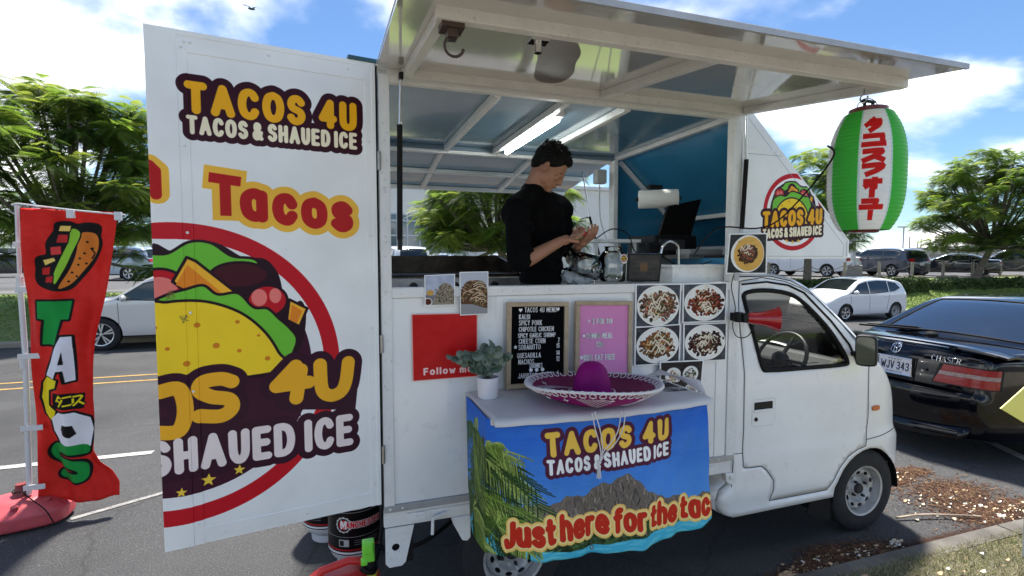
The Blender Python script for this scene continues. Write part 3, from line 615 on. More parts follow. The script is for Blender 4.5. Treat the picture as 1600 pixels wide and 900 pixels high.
def car(name, kind, label, cat, loc, rz, paint, group=None, detail=1, glassc=None, step=.12, wheel='alloy', tail=None):
    K = KINDS[kind]; root = thing(name, label, cat, loc, group, rz); ORG[root.name] = Vector()
    wf = car_w(K['hw'], K['belt'], K['tum'], K['L'], zr=K['zr']); roll = catmull(K['roll'], 3); R = K['R']
    S = Shell(roll, [(x, R+.05, R) for x in K['wb']], .24 if kind in ('hatch', 'sedan') else .34, wf, .07, step, [('side_window', w_) for w_ in K['win']] if False else [('w%d' % i, w_) for i, w_ in enumerate(K['win'])], ncol=10)
    gm = glassc or mat('car_glass_dark', (.012, .016, .018), .04, spec=.9)
    t0, t1 = S.at_x(K['ws'][0]), S.at_x(K['ws'][1]); r0, r1 = S.at_z(K['rw'][0], False), S.at_z(K['rw'][1], False)
    b, pan = S.body([(t0+.03, t1, .9), (min(r0, r1)+.02, max(r0, r1), .88)])
    blk = mat('black_trim', (.02, .02, .02), .55)
    o = b.build('body', paint, root, smooth=40); cleanup_loose(o)
    cleanup_loose(pan[0].build('windshield', gm, root, smooth=60)); cleanup_loose(pan[1].build('rear_window', gm, root, smooth=60))
    for i, w_ in enumerate(K['win']):
        for sg in (-1, 1): S.side_mesh('w%d' % i, (sg,), off=-.004).build('side_window', gm, root, smooth=60)
    if detail:
        for w_ in K['win']:
            for sg in (-1, 1): S.line(w_, .012, (sg,), True, n=4).build('window_trim', blk, root)
        z0 = .3 if K['R'] < .35 else .4
        for xs in [w_[-1][0] for w_ in K['win'][:2]]+[K['win'][1][-1][0]]: pass
        w0, w1 = K['win'][0], K['win'][1]
        for x in (w0[-1][0]-.04, w1[-1][0]-.04, w0[0][0]-.02):
            for sg in (-1, 1): S.line([(x, K['belt']-.02), (x-.02 if x > 0 else x+.1, z0+.06)], .006, (sg,), n=4).build('door_seam', blk, root)
        for x in (w0[-1][0]+.12, w1[-1][0]+.14):
            y = S.yat(x, K['belt']-.08)
            for sg in (-1, 1): MB().box(x-.09, x+.09, sg*y-.02, sg*y+.02, K['belt']-.09, K['belt']-.065).build('door_handle', paint, root, bevel=.008)
        xm = w0[0][0]-.16; ym = S.yat(xm, K['belt']+.03)
        for sg in (-1, 1): MB().ball((xm, sg*(ym+.10), K['belt']+.08), (.06, .11, .075), 10, 6).build('mirror', paint, root, smooth=60)
    zb, zh = .42 if R < .35 else .55, K['belt']
    tf = S.at_z(zh*.62); lamp = mat('headlight_glass', (.7, .74, .78), .08, spec=.8); red = mat('tail_light_red', (.42, .01, .012), .12, coat=.6)
    for sg in (-1, 1):
        S.patch(S.at_z(zh*.60), S.at_z(zh*.60)+.20, sg*.62, sg*1.0, .008).build('headlight', lamp, root, smooth=60)
        zt = S.at_z(K['belt']-.02, False); S.patch(zt, zt+.17, sg*.60, sg*1.02, .008).build('tail_light', red, root, smooth=60)
    S.patch(S.at_z(zh*.36), S.at_z(zh*.56), -.6, .6, .005).build('grille', blk, root, smooth=60)
    zp = S.at_z(K['belt']*.72, False); S.patch(zp-.06, zp+.09, -.2, .2, .012).build('number_plate', mat('plate_white', (.7, .72, .74), .4), root)
    S.patch(S.at_z(.30, False)-.14, S.at_z(.30, False), -.9, .9, .006).build('bumper_trim', blk, root, smooth=60)
    MB().box(-K['L']*.42, K['L']*.42, -K['hw']*.8, K['hw']*.8, R*.72, R*1.25).build('underbody', blk, root)
    for i, x in enumerate(K['wb']):
        for sg in (-1, 1): put_wheel(root, x, sg*(K['hw']-.12), R, R, .21, ('steel' if (wheel == 'mix' and i == 1) else 'alloy' if wheel == 'mix' else wheel), R*.66, flip=sg > 0, spin=i*.5)
    return root, S
# ------------------------------------------------------------------ the food truck
WHITE = mat('truck_white_enamel', (.84, .85, .845), .26, coat=.5, var=.04, vscale=2.5, bump=.03, bscale=6, wear=.12)
WHITE2 = mat('white_frame_paint', (.78, .785, .77), .4, var=.07, vscale=6, bump=.05, bscale=25, wear=.35)
ALU = mat('grey_aluminium_trim', (.42, .43, .44), .45, .35, var=.15, vscale=8, bump=.05)
BLK = mat('black_plastic', (.010, .010, .011), .5, spec=.25, bump=.05, bscale=80)
RUB = mat('black_rubber', (.010, .010, .010), .75, spec=.2)
CHR = mat('polished_steel', (.62, .62, .62), .18, 1., var=.1)
STL = mat('brushed_steel', (.36, .35, .34), .38, .9, var=.35, vscale=6, bump=.05)
BLUE = mat('teal_blue_gloss_paint', (.032, .20, .36), .22, coat=.4, var=.15, vscale=2)
CEIL = mat('pale_blue_ceiling_paint', (.15, .27, .36), .16, coat=.6, var=.18, vscale=1.6)
HATCHP = mat('glossy_hatch_sheet', (.52, .50, .47), .09, coat=1., var=.05, vscale=2)
NY = 2.313; FY = 3.703; BX0, BX1 = .158, 2.108
truck = thing('food_truck', 'white kei food truck with raised serving hatch and taco graphics parked at the kerb', 'food truck', (1.9, 3.0, 0))
# --- cab shell
def sstep(t): t = max(0., min(1., t)); return t*t*(3-2*t)
def cw(x, z):
    w_ = .695+.007*sstep((.69-z)/.09); w_ -= .012*sstep((.40-z)/.08)
    if z > 1.12: w_ -= .055*((z-1.12)/.55)**1.3
    if x > 3.05: w_ -= .10*((x-3.05)/.5)**2.3
    w_ += .010*sstep((x-3.2)/.12)*sstep((.66-z)/.06)
    return w_
roll = catmull([(3.52, .27), (3.575, .32), (3.60, .45), (3.595, .59), (3.555, .64), (3.525, .80), (3.475, .93), (3.385, 1.035), (3.28, 1.12), (3.16, 1.215), (3.05, 1.32), (2.90, 1.45), (2.75, 1.57), (2.64, 1.635), (2.52, 1.675), (2.30, 1.708), (2.13, 1.712)], 4)+[(2.10, 1.70), (2.095, 1.5), (2.09, .8), (2.09, .47), (2.04, .44), (2.022, .38), (2.04, .31), (2.09, .275)]
glassP = catmull([(2.20, 1.575), (2.33, 1.59), (2.50, 1.572), (2.62, 1.52), (2.80, 1.365), (2.915, 1.225), (2.965, 1.14), (2.93, 1.12), (2.65, 1.12), (2.36, 1.125), (2.30, 1.15), (2.25, 1.32), (2.195, 1.52)], 4, True)
doorP = [(2.165, 1.645), (2.150, 1.50), (2.152, 1.36), (2.172, 1.12), (2.178, .80), (2.172, .65), (2.175, .575), (2.19, .565), (2.31, .56), (2.35, .53), (2.405, .46), (2.405, .41), (2.385, .335), (2.84, .335), (2.885, .40), (2.93, .468), (3.00, .533), (3.08, .568), (3.15, .580), (3.155, .64), (3.17, .77), (3.155, 1.155), (3.03, 1.275), (2.87, 1.43), (2.73, 1.545), (2.62, 1.60), (2.5, 1.64), (2.33, 1.665)]
S = Shell(roll, [(3.19, .293, .268)], .28, cw, .045, .034, [('glass', glassP), ('door', doorP)], crown=.015, nose=.05, yc=(NY+FY)/2, ncol=16)
t0, t1 = S.at_x(3.06), S.at_x(2.67); bb, pan = S.body([(t0, t1, .92)])
GL = glass('cab_glass', (.95, .98, .97), 1.0); LIN = mat('cab_lining_grey', (.11, .115, .12), .8)
cb = bb.build('cab_body', [WHITE, LIN], truck, smooth=35); cleanup_loose(cb)
q = cb.modifiers.new('solid', 'SOLIDIFY'); q.thickness = .018; q.offset = -1; q.material_offset = 1
dr = S.side_mesh('door', (-1,)).build('cab_door', [WHITE, LIN], truck, smooth=35, fixn=False)
dr2 = S.side_mesh('door', (1,)).build('cab_door', [WHITE, LIN], truck, smooth=35, fixn=False)
for d_ in (dr, dr2): q = d_.modifiers.new('solid', 'SOLIDIFY'); q.thickness = .018; q.offset = -1; q.material_offset = 1
for sg, d_ in ((-1, dr), (1, dr2)):
    S.side_mesh('glass', (sg,), off=-.008).build('door_window', GL, d_, smooth=60)
    S.line(glassP, .013, (sg,), True, n=8).build('window_seal', RUB, d_, smooth=60)
cleanup_loose(pan[0].build('windshield', GL, truck, smooth=60))
wsl = [S.top(t, y, .004) for t, y in [(t0, y) for y in np.linspace(-.92, .92, 12)]+[(t, .92) for t in np.linspace(t0, t1, 10)]+[(t1, y) for y in np.linspace(.92, -.92, 12)]+[(t, -.92) for t in np.linspace(t1, t0, 10)]]
MB().tube(wsl, .013, 6, True).build('windshield_seal', RUB, truck, smooth=60)
GAP = mat('panel_gap', (.008, .008, .009), .9)
b = S.line(doorP, .0032, (-1,), True, off=-.0015, n=5, step=.02); b.build('door_gap', GAP, dr)
for P in ([(3.16, .622), (3.3, .628), (3.45, .634), (3.56, .638)], [(2.09, .655), (2.17, .655)], [(2.105, .46), (2.112, .66), (2.108, 1.66)]): S.line(P, .0028, (-1,), off=.0002 if P[0][0] > 3 else -.0012, n=5, step=.015).build('body_gap', GAP, truck)
S.line([(2.18, 1.628), (2.36, 1.640), (2.52, 1.618), (2.64, 1.57), (2.84, 1.395), (2.985, 1.24), (3.045, 1.13)], .006, (-1,), off=.004).build('rain_gutter', RUB, dr, smooth=60)
S.line([(2.11, 1.672), (2.4, 1.672), (2.55, 1.642), (2.68, 1.585), (2.88, 1.415), (3.06, 1.26)], .0035, (-1,), off=-.001).build('roof_seam', GAP, truck)
# handle: a recessed cup with a paddle, key lock below
hy = NY-.001
def yon(x, z): return (NY+FY)/2-S.yat(x, z)
b = MB(); rr_ = [(2.235+.17*a, .80+.16*c) for a, c in ((.08, 0), (.92, 0), (1, .08), (1, .92), (.92, 1), (.08, 1), (0, .92), (0, .08))]
b.tube([(x, yon(x, z)+.001, z) for x, z in rr_], .003, 6, True); b.build('handle_surround', WHITE, dr, smooth=60)
MB().box(2.25, 2.385, NY-.004, NY+.004, .898, .942).build('door_handle', BLK, dr, bevel=.004)
MB().box(2.245, 2.39, NY-.008, NY+.002, .885, .899).build('handle_lip', WHITE, dr, bevel=.003)
MB().lathe([(0, -.006), (.010, -.006), (.013, -.001)], 14, (2.265, NY, .842), 'y').build('key_lock', BLK, dr, smooth=40)
MB().prism(catmull([(3.212, .802), (3.265, .802), (3.275, .815), (3.265, .832), (3.212, .832), (3.202, .817)], 3, True), lambda a, c, d: (a, yon(a, c)+d, c), -.010, .004).build('side_marker', mat('amber_lens', (.55, .13, .03), .2, coat=.5), truck, smooth=40)
for sg in (-1, 1):
    z0_ = S.at_z(.72); S.patch(z0_, z0_+.19, sg*.55, sg*1.03, .007).build('headlight', mat('headlight_glass', (.7, .74, .78), .08, spec=.8), truck, smooth=60)
S.patch(S.at_z(.42), S.at_z(.52), -.6, .6, .004).build('bumper_opening', BLK, truck, smooth=60)
S.patch(S.at_z(.50), S.at_z(.60), -.2, .2, .012).build('number_plate', mat('plate_white', (.7, .72, .74), .4), truck)
# inner wheel arch, mud flap
b = MB(); arc = [(3.19+.288*math.cos(a), .268+.288*math.sin(a)) for a in np.linspace(-.05, PI+.1, 18)]
b.add([(x, y, z) for x, z in arc for y in (NY+.012, NY+.36)], [(2*i, 2*i+1, 2*i+3, 2*i+2) for i in range(17)]); b.build('wheel_arch_liner', BLK, truck, smooth=60)
b = MB(); b.prism([(2.905, .345), (2.90, .13), (2.86, .12), (2.70, .20), (2.74, .29)], lambda a, c, d: (a, d, c), NY+.02, NY+.03); b.box(2.895, 2.905, NY+.02, NY+.24, .12, .36); b.build('mud_flap', RUB, truck, bevel=.002)
b = MB()
for u, z in ((.0, .0),): b.lathe([(.0, -.002), (.9, 0)], 4)
MB().box(2.2, 2.88, NY+.06, FY-.06, .30, .44).build('cab_floor', BLK, truck)
MB().box(2.15, 2.22, NY+.05, FY-.05, .44, 1.62).build('cab_back_wall', LIN, truck)
MB().box(2.25, 2.62, NY+.08, FY-.08, .50, .70).build('seat_base', LIN, truck, bevel=.03)
for y in (NY+.10, NY+.72): MB().box(2.24, 2.34, y, y+.5, .68, 1.22).build('seat_back', mat('seat_fabric', (.06, .062, .068), .9, bump=.3, bscale=200), truck, bevel=.04)
b = MB(); b.prism([(2.96, 1.14), (3.30, 1.10), (3.34, .60), (3.05, .60), (2.92, .80), (2.88, 1.06)], lambda a, c, d: (a, d, c), NY+.05, FY-.05); dash = b.build('dashboard', mat('dash_plastic', (.03, .032, .035), .6, bump=.2, bscale=120), truck, bevel=.02)
MB().box(2.90, 2.93, NY+.75, NY+.95, .98, 1.04).build('air_vent', BLK, dash)
sw = MB(); ctr = Vector((2.80, NY+.35, 1.10)); rot = Euler((0, math.radians(-62), 0)).to_matrix()
sw.tube([ctr+rot @ Vector((.19*math.cos(a), .19*math.sin(a), 0)) for a in np.linspace(0, 2*PI, 29)[:-1]], .013, 8, True)
for a in (-.2, PI+.2, PI/2*3): sw.bar(ctr, ctr+rot @ Vector((.18*math.cos(a), .18*math.sin(a), 0)), .03, .015)
sw.ball(ctr, (.05, .06, .05)); sw.tube([ctr, (3.0, NY+.35, .98)], .025); sw.build('steering_wheel', mat('wheel_grip', (.02, .02, .022), .45), truck, smooth=60)
b = MB()
for k in range(9): b.bar((2.36+.03*k, NY+.045, .98), (2.36+.03*k, NY+.045, 1.13+.0*k), .004, .004)
for k in range(4): b.bar((2.32, NY+.045, 1.0+.045*k), (2.78, NY+.045, 1.0+.045*k), .004, .004)
b.build('wire_basket', BLK, truck)
cv = Cv(.2, .15, 900, (226, 228, 226)); [cv.stroke([(.02, .12-.02*k), (.02+(.15 if k % 3 else .1), .12-.02*k)], .0022, (120, 122, 126)) for k in range(5)]
pp = MB().grid(lambda u, v: (3.02+.16*v, NY+.50+.26*u, 1.145+.03*v+.01*math.sin(u*3)), 6, 4); pp = pp.build('paper', img_mat('dash_paper_print', cv, .7), solid=.001)
tag(pp, 'sheet of white paper lying on the dashboard behind the windshield', 'paper')
# mirror on its arm
m = MB(); m.box(3.0, 3.03, NY-.10, NY+.03, 1.17, 1.19); m.tube([(3.01, NY+.02, 1.18), (3.0, NY-.06, 1.20), (2.95, NY-.11, 1.21)], .014); arm = m.build('mirror_arm', BLK, truck, smooth=40)
m = MB(); P = catmull([(-.042, -.088), (.038, -.09), (.050, -.045), (.053, .06), (.038, .09), (-.038, .09), (-.052, .05), (-.055, -.06)], 4, True); mr = Euler((0, 0, math.radians(28))).to_matrix(); mc = Vector((2.945, NY-.13, 1.228))
m.prism(P, lambda a, c, d: mc+mr @ Vector((d, a, c)), -.012, .045); mi = m.build('mirror', BLK, truck, smooth=35, bevel=.01)
m = MB(); m.prism([(a*.88, c*.88) for a, c in P], lambda a, c, d: mc+mr @ Vector((d, a, c)), -.0145, -.011); m.build('mirror_glass', mat('mirror_silver', (.09, .11, .115), .04, 1.), mi)
# wheels
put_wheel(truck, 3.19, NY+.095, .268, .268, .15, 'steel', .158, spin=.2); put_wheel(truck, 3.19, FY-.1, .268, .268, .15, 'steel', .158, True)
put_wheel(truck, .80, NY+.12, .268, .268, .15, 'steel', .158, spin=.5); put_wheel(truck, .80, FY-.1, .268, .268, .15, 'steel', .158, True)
# --- chassis and bed rails
MB().box(BX0+.01, 3.0, NY+.42, NY+.50, .34, .44).build('chassis_rail', BLK, truck); MB().box(BX0+.01, 3.0, FY-.50, FY-.42, .34, .44).build('chassis_rail', BLK, truck)
MB().box(.72, .88, NY+.1, FY-.1, .22, .30).build('axle', BLK, truck, bevel=.02); MB().box(1.15, 1.75, NY+.25, NY+.6, .22, .44).build('fuel_tank', BLK, truck, bevel=.03)
b = MB(); b.box(BX0, 2.135, NY+.012, NY+.05, .545, .620); b.box(BX0+.1, BX0+.5, NY+.004, NY+.012, .560, .604); b.box(1.62, 2.0, NY+.004, NY+.012, .565, .60); b.build('bed_rail', WHITE2, truck, bevel=.006)
MB().box(BX0, 2.1, FY-.05, FY-.01, .545, .62).build('bed_rail', WHITE2, truck, bevel=.006)
b = MB(); b.box(.295, .345, NY+.0, NY+.01, .585, .603); b.build('reflector', mat('white_reflector', (.8, .8, .8), .2), truck, bevel=.004)
V, Rg = sheet([(.162, .545), (.162, .38), (.178, .36), (.235, .36), (.252, .375), (.292, .545)], [], .02, holes=[[(.208+.018*math.cos(a), .452+.018*math.sin(a)) for a in np.linspace(0, 2*PI, 17)[:-1]]])
b = MB(); b.add([(v[0], NY+.004, v[1]) for v in V], [tuple(t_) for t_ in Rg['body']]); cleanup_loose(b.build('rear_bracket', WHITE2, truck, solid=.006))
MB().box(.17, .29, NY+.03, NY+.06, .36, .545).build('bracket_backing', BLK, truck)
b = MB(); b.prism([(.475, .55), (.475, .52), (.52, .43), (.545, .425), (.560, .44), (.560, .55)], lambda a, c, d: (a, d, c), NY-.004, NY+.05); b.build('bed_bracket', WHITE2, truck, bevel=.006)
b = MB(); b.tube([(.40, NY-.004, .575), (.375, NY-.022, .568), (.372, NY-.024, .50)], .008, 8); b.tube([(.44, NY-.006, .585), (.375, NY-.022, .575)], .007, 8); b.build('latch_hook', WHITE2, truck, smooth=50)
b = MB(); b.prism([(2.06, .545), (2.065, .50), (2.095, .475), (2.115, .48), (2.125, .545)], lambda a, c, d: (a, d, c), NY+.0, NY+.03); b.lathe([(0, -.012), (.012, -.012), (.012, 0)], 8, (2.095, NY, .52), 'y'); b.build('front_bracket', WHITE2, truck, bevel=.004)
b = MB(); b.box(1.70, 1.735, NY-.006, NY+.01, .585, .605); b.tube([(1.715, NY-.01, .595), (1.76, NY-.02, .605)], .008); b.build('gate_latch', CHR, truck, smooth=40)
# --- service box
b = MB(); b.box(BX0, .206, NY-.004, NY+.045, .625, 2.575); b.build('corner_post', WHITE2, truck, bevel=.003)
MB().box(BX0-.016, BX0-.003, NY-.006, NY+.04, .62, 2.60).build('door_gap_shadow', RUB, truck)
b = MB(); b.box(2.052, BX1, NY-.004, NY+.045, .625, 2.57); b.build('corner_post', WHITE2, truck, bevel=.003)
for x in (BX0, 2.06): MB().box(x, x+.045, FY-.05, FY, .625, 2.57).build('corner_post', WHITE2, truck, bevel=.003)
wall = MB().box(.206, 2.052, NY+.006, NY+.030, .655, 1.598).build('side_wall', WHITE, truck)
MB().box(BX0+.002, 2.11, NY-.006, NY+.03, .622, .654).build('bottom_trim', ALU, wall, bevel=.002)
MB().box(.690, .726, NY+.0015, NY+.012, .655, 1.598).build('joint_strip', WHITE, wall, bevel=.001)
MB().box(1.975, 2.046, NY+.0015, NY+.012, .655, 1.598).build('joint_strip', WHITE, wall, bevel=.001)
MB().box(.206, 2.052, NY-.008, NY+.055, 1.600, 1.646).build('counter_rail', WHITE2, truck, bevel=.004)
b = MB()
for x in [.24, .62, .70, .80, 1.1, 1.45, 1.9, 2.02]: b.ball((x, NY-.008, 1.622), (.006, .003, .006), 8, 4)
for z in np.arange(.75, 2.5, .22): b.ball((2.08, NY-.004, z), (.006, .003, .006), 8, 4); b.ball((.182, NY-.004, z), (.006, .003, .006), 8, 4)
for x in (.185, .24, .708, 1.3, 2.0): b.ball((x, NY-.006, .638), (.006, .003, .006), 8, 4)
tag(b.build('rivets', WHITE2, truck, smooth=60), kind='stuff')
MB().box(.206, 2.06, FY-.03, FY-.006, .655, 1.60).build('far_side_wall', BLUE, truck)
MB().box(BX0+.02, 2.07, NY+.05, FY-.05, .622, .650).build('bed_floor', STL, truck)
MB().box(BX0, BX0+.025, NY+.75, FY-.05, .65, 2.57).build('rear_wall', BLUE, truck)
MB().box(2.085, 2.107, NY+.05, FY-.05, .63, 1.78).build('bulkhead', BLUE, truck)
MB().box(BX0-.01, 2.112, NY-.016, FY+.012, 2.602, 2.618).build('roof', WHITE, truck, bevel=.003)
MB().box(BX0+.05, 2.10, NY+.012, FY-.02, 2.578, 2.594).build('ceiling', CEIL, truck)
for i, x in enumerate((.715, 1.075, 1.42)): MB().box(x-.017, x+.017, NY+.05, FY-.05, 2.540, 2.576).build('ceiling_bar', WHITE2, truck, bevel=.002)
MB().box(BX0+.04, 2.06, NY+.0, NY+.04, 2.545, 2.60).build('header_rail', WHITE2, truck, bevel=.003)
MB().box(BX0+.04, 2.06, FY-.045, FY-.005, 2.53, 2.577).build('header_rail', WHITE2, truck, bevel=.003)
MB().box(BX0+.04, 2.06, FY-.075, FY-.046, 2.552, 2.577).build('inner_rail', mat('blue_grey_rail', (.16, .23, .29), .4), truck, bevel=.002)
lt = MB().box(1.098, 1.150, 2.56, 3.50, 2.538, 2.576).build('light_fitting', mat('fitting_white', (.7, .7, .7), .4), truck, bevel=.004)
MB().tube([(1.118, 2.58, 2.524), (1.118, 3.48, 2.524)], .0135, 12).build('light_tube', mat('lit_tube', (1, 1, 1), .3, emit=((.95, 1., .97), 7.)), lt, smooth=60)
# over-cab fairing
tri = [(2.112, 1.785), (2.112, 2.600), (2.155, 2.600), (2.915, 1.885), (2.915, 1.785)]
cv = Cv(.86, .86, 1000, (240, 242, 241)); badge(cv, .40, .285, .222)
for P in ([(.035, .60), (.30, .60)], [(.035, .03), (.035, .79)], [(.035, .03), (.80, .03)], [(.80, .03), (.80, .10)], [(.80, .10), (.06, .79)]): cv.stroke(P, .0013, (150, 154, 158))
fm = img_mat('fairing_print', cv, .35, coat=.3)
V, Rg = sheet(tri, [], .06); b = MB(); b.add([(v[0], NY, v[1]) for v in V], [tuple(t_) for t_ in Rg['body']]); b.uvv = [((v[0]-2.09)/.86, (v[1]-1.76)/.86) for v in V]
ft = b.build('fairing_side', fm, truck, fixn=False)
q = ft.modifiers.new('solid', 'SOLIDIFY'); q.thickness = .012; q.offset = 0
b = MB(); b.add([(v[0], FY-.01, v[1]) for v in V], [tuple(t_) for t_ in Rg['body']]); cleanup_loose(b.build('fairing_side', BLUE, truck, solid=.01)); cleanup_loose(ft)
b = MB(); b.bar((2.135, NY+.005, 2.602), (2.925, NY+.005, 1.872), .03, .012, (0, 1, 0)); b.bar((2.92, NY+.002, 1.88), (2.92, NY+.002, 1.79), .012, .03, (0, 1, 0)); b.box(2.11, 2.925, NY-.004, NY+.02, 1.775, 1.790); b.bar((2.150, NY-.006, 2.39), (2.36, NY-.006, 2.385), .004, .012, (0, 0, 1)); b.build('fairing_edge', WHITE, ft, bevel=.001)
b = MB(); b.prism([(2.14, 2.600), (2.925, 1.880), (2.915, 1.868), (2.13, 2.588)], lambda a, c, d: (a, d, c), NY+.012, FY-.016); b.build('fairing_front', [BLUE], truck)
MB().box(2.908, 2.922, NY+.012, FY-.016, 1.79, 1.88).build('fairing_nose', WHITE, truck)
b = MB(); b.prism([(2.15, 2.612), (2.94, 1.884), (2.935, 1.878), (2.145, 2.605)], lambda a, c, d: (a, d, c), NY-.004, FY+.004); b.build('fairing_cover', WHITE, truck)
MB().box(2.108, 2.91, NY+.012, FY-.016, 1.778, 1.789).build('fairing_floor', BLK, truck)
MB().box(2.07, 2.106, NY+.05, FY-.05, 2.55, 2.585).build('cross_rail', WHITE2, truck, bevel=.002)
b = MB(); b.bar((2.14, FY-.035, 2.55), (2.86, FY-.035, 1.89), .03, .03); b.bar((2.64, FY-.04, 2.09), (2.64, NY+.05, 2.09), .045, .03); b.box(2.05, 2.085, FY-.10, FY-.05, 1.60, 2.55); b.build('fairing_rail', WHITE2, truck, bevel=.002)
# --- serving hatch, hinged along the roof edge
def H(x, t, d=0.):      # t metres out from the hinge, d below the sheet
    return (x, 2.305-.9905*t+.1374*-d*0, 2.600-.1374*t-d)
hx = truck
b = MB(); b.prism([(BX0-.004, 0), (2.112, 0), (2.112, 1.072), (BX0-.004, 1.072)], lambda a, c, d: H(a, c, d), -.010, .004); hs = b.build('hatch_sheet', HATCHP, truck)
b = MB(); b.prism([(BX0-.006, -.01), (2.114, -.01), (2.114, 1.078), (BX0-.006, 1.078)], lambda a, c, d: H(a, c, d), -.014, -.0105); b.build('hatch_skin', WHITE, truck)
b = MB(); b.prism([(BX0-.006, 1.068), (2.114, 1.068), (2.114, 1.080), (BX0-.006, 1.080)], lambda a, c, d: H(a, c, d), -.012, .006); b.build('hatch_edge', ALU, truck)
def hbar(x0, t0_, x1, t1_, w_=.034, h_=.036, nm='hatch_bar'): 
    b = MB(); b.bar(H(x0, t0_, .004+h_/2), H(x1, t1_, .004+h_/2), w_, h_); b.build(nm, mat('hatch_bar_paint', (.68, .67, .65), .35, var=.08, vscale=7, wear=.4, bump=.04), hs, bevel=.002)
hbar(BX0+.10, .025, 2.10, .025); hbar(BX0+.10, .865, 2.10, .865)
for x in (.28, 1.22, 2.083): hbar(x, .045, x, .845)
V, Rg = sheet(catmull([(.48, .842), (.519, .80), (.578, .743), (.648, .615), (.712, .475), (.765, .31), (.82, .16), (.90, .085), (.955, .14), (.935, .31), (.871, .47), (.83, .60), (.792, .673), (.74, .75), (.70, .81), (.68, .842)], 4, True), [], .08)
b = MB(); b.add([H(v[0], v[1], .0056) for v in V], [tuple(t_) for t_ in Rg['body']]); cleanup_loose(b.build('peeled_patch', mat('bare_brown_sheet', (.17, .145, .135), .6, var=.12, vscale=9), hs))
for x in (.248, 2.112): pass
b = MB(); b.tube([(.24, NY-.035, 1.86), (.246, NY-.035, 2.355)], .0125, 10); gs = b.build('gas_strut', RUB, truck, smooth=50)
MB().tube([(.246, NY-.035, 2.35), (.252, NY-.04, 2.56)], .006, 8).build('strut_rod', CHR, gs, smooth=50)
b = MB(); b.box(.232, .25, NY-.045, NY+.0, 1.815, 1.875); b.box(.244, .262, NY-.055, NY-.02, 2.545, 2.575); b.build('strut_mount', BLK, gs, bevel=.003)
b = MB(); b.tube([(2.10, NY-.03, 1.94), (2.118, NY-.03, 2.32)], .0125, 10); gs = b.build('gas_strut', RUB, truck, smooth=50)
MB().tube([(2.118, NY-.03, 2.32), (2.09, NY-.05, 2.555)], .006, 8).build('strut_rod', CHR, gs, smooth=50)
b = MB()        # catch and little camera under the outer rail
for x, s_ in ((.305, 1),):
    p = Vector(H(x, .84, .045)); b.box(p.x-.03, p.x+.035, p.y-.03, p.y+.03, p.z-.012, p.z+.012); b.box(p.x-.012, p.x+.018, p.y-.02, p.y+.02, p.z-.035, p.z-.01)
    b.tube([p+Vector((0.01+.028*math.cos(a), 0, -.055+.028*math.sin(a))) for a in np.linspace(PI*.55, PI*1.95, 12)], .0045, 6)
b.build('hatch_catch', mat('dark_bronze_metal', (.09, .06, .05), .4, .6), hs, smooth=40)
p = Vector(H(.575, .835, .05)); b = MB(); b.box(p.x-.028, p.x+.03, p.y-.02, p.y+.02, p.z-.004, p.z+.01); b.lathe([(0, 0), (.012, 0), (.012, .035), (0, .035)], 12, p+Vector((0, 0, -.035))); b.build('coat_hook', CHR, hs, smooth=40)
hk = MB(); p = Vector(H(2.045, .745, .045)); hk.tube([p+Vector((0, 0, .02))]+[p+Vector((.0, .016*math.sin(a)*1.0, -.018+.018*math.cos(a))) for a in np.linspace(0, PI*1.6, 12)], .0035, 6); hk.build('hatch_hook', CHR, hs, smooth=40); HOOK = p
# far hatch, propped open the same way
def Hf(x, t, d=0.): return (x, FY+.9905*t, 2.585-.150*t-d)
b = MB(); b.prism([(BX0, 0), (2.112, 0), (2.112, 1.0), (BX0, 1.0)], lambda a, c, d: Hf(a, c, d), -.010, .004); fh = b.build('far_hatch_sheet', CEIL, truck)
def fbar(x0, t0_, x1, t1_): b = MB(); b.bar(Hf(x0, t0_, .022), Hf(x1, t1_, .022), .034, .034); b.build('far_hatch_bar', WHITE2, fh, bevel=.002)
fbar(BX0, .03, 2.10, .03); fbar(BX0, .50, 2.10, .50); fbar(BX0, .975, 2.10, .975)
for x in (.70, 1.42): fbar(x, .05, x, .48); fbar(x, .52, x, .955)
b = MB(); b.tube([(2.02, FY+.03, 1.72), (1.95, FY+.12, 2.12)], .010, 8); gs = b.build('gas_strut', RUB, truck, smooth=50); MB().tube([(1.95, FY+.12, 2.12), (1.92, FY+.2, 2.50)], .005, 6).build('strut_rod', CHR, gs)
# --- open rear door with the big badge
dn = Vector((.156, -.988, 0)); dd = Vector((-.988, -.156, 0)); DP = Vector((BX0-.023, NY-.013, 0))
def Dp(u, v, off=0.): return DP+dd*(.80-u)+dn*off+Vector((0, 0, .674+v))
def onD(x, y):
    r = ray(x, y); t = float(((np.array(DP)-_C) @ np.array(dn))/(r @ np.array(dn))); p = _C+r*t; return (.80-float((p-np.array(DP)) @ np.array(dd)), float(p[2])-.674)
DW, DH = .81, 1.935
cv = Cv(DW, DH, 780, (240, 242, 241)); D = lambda *L_: [onD(x, y) for x, y in L_]
RED = (196, 24, 40); uc, vc, R0 = .070, .664, .573
cv.ell(uc, vc, R0, R0, RED, n=140); cv.ell(uc, vc, R0-.062, R0-.062, (238, 240, 240), n=140); cv.ell(uc, vc, .462, .462, (62, 20, 44), n=120)
cv.poly([(-.02, .80), (-.02, vc+.511), (uc, vc+.511)]+[(uc+.511*math.sin(a), vc+.511*math.cos(a)) for a in np.linspace(0, 1.05, 16)]+[(.47, .80), (.2, .83)], (238, 240, 240))
dk = (40, 16, 30); g = (112, 196, 60); lw = .0052
cv.poly(D((230, 396), (270, 392), (300, 376), (340, 380), (380, 402), (412, 404), (430, 420), (438, 438), (444, 470), (452, 480), (470, 470), (478, 490), (474, 530), (462, 560), (445, 590), (230, 600)), dk, smooth=True)
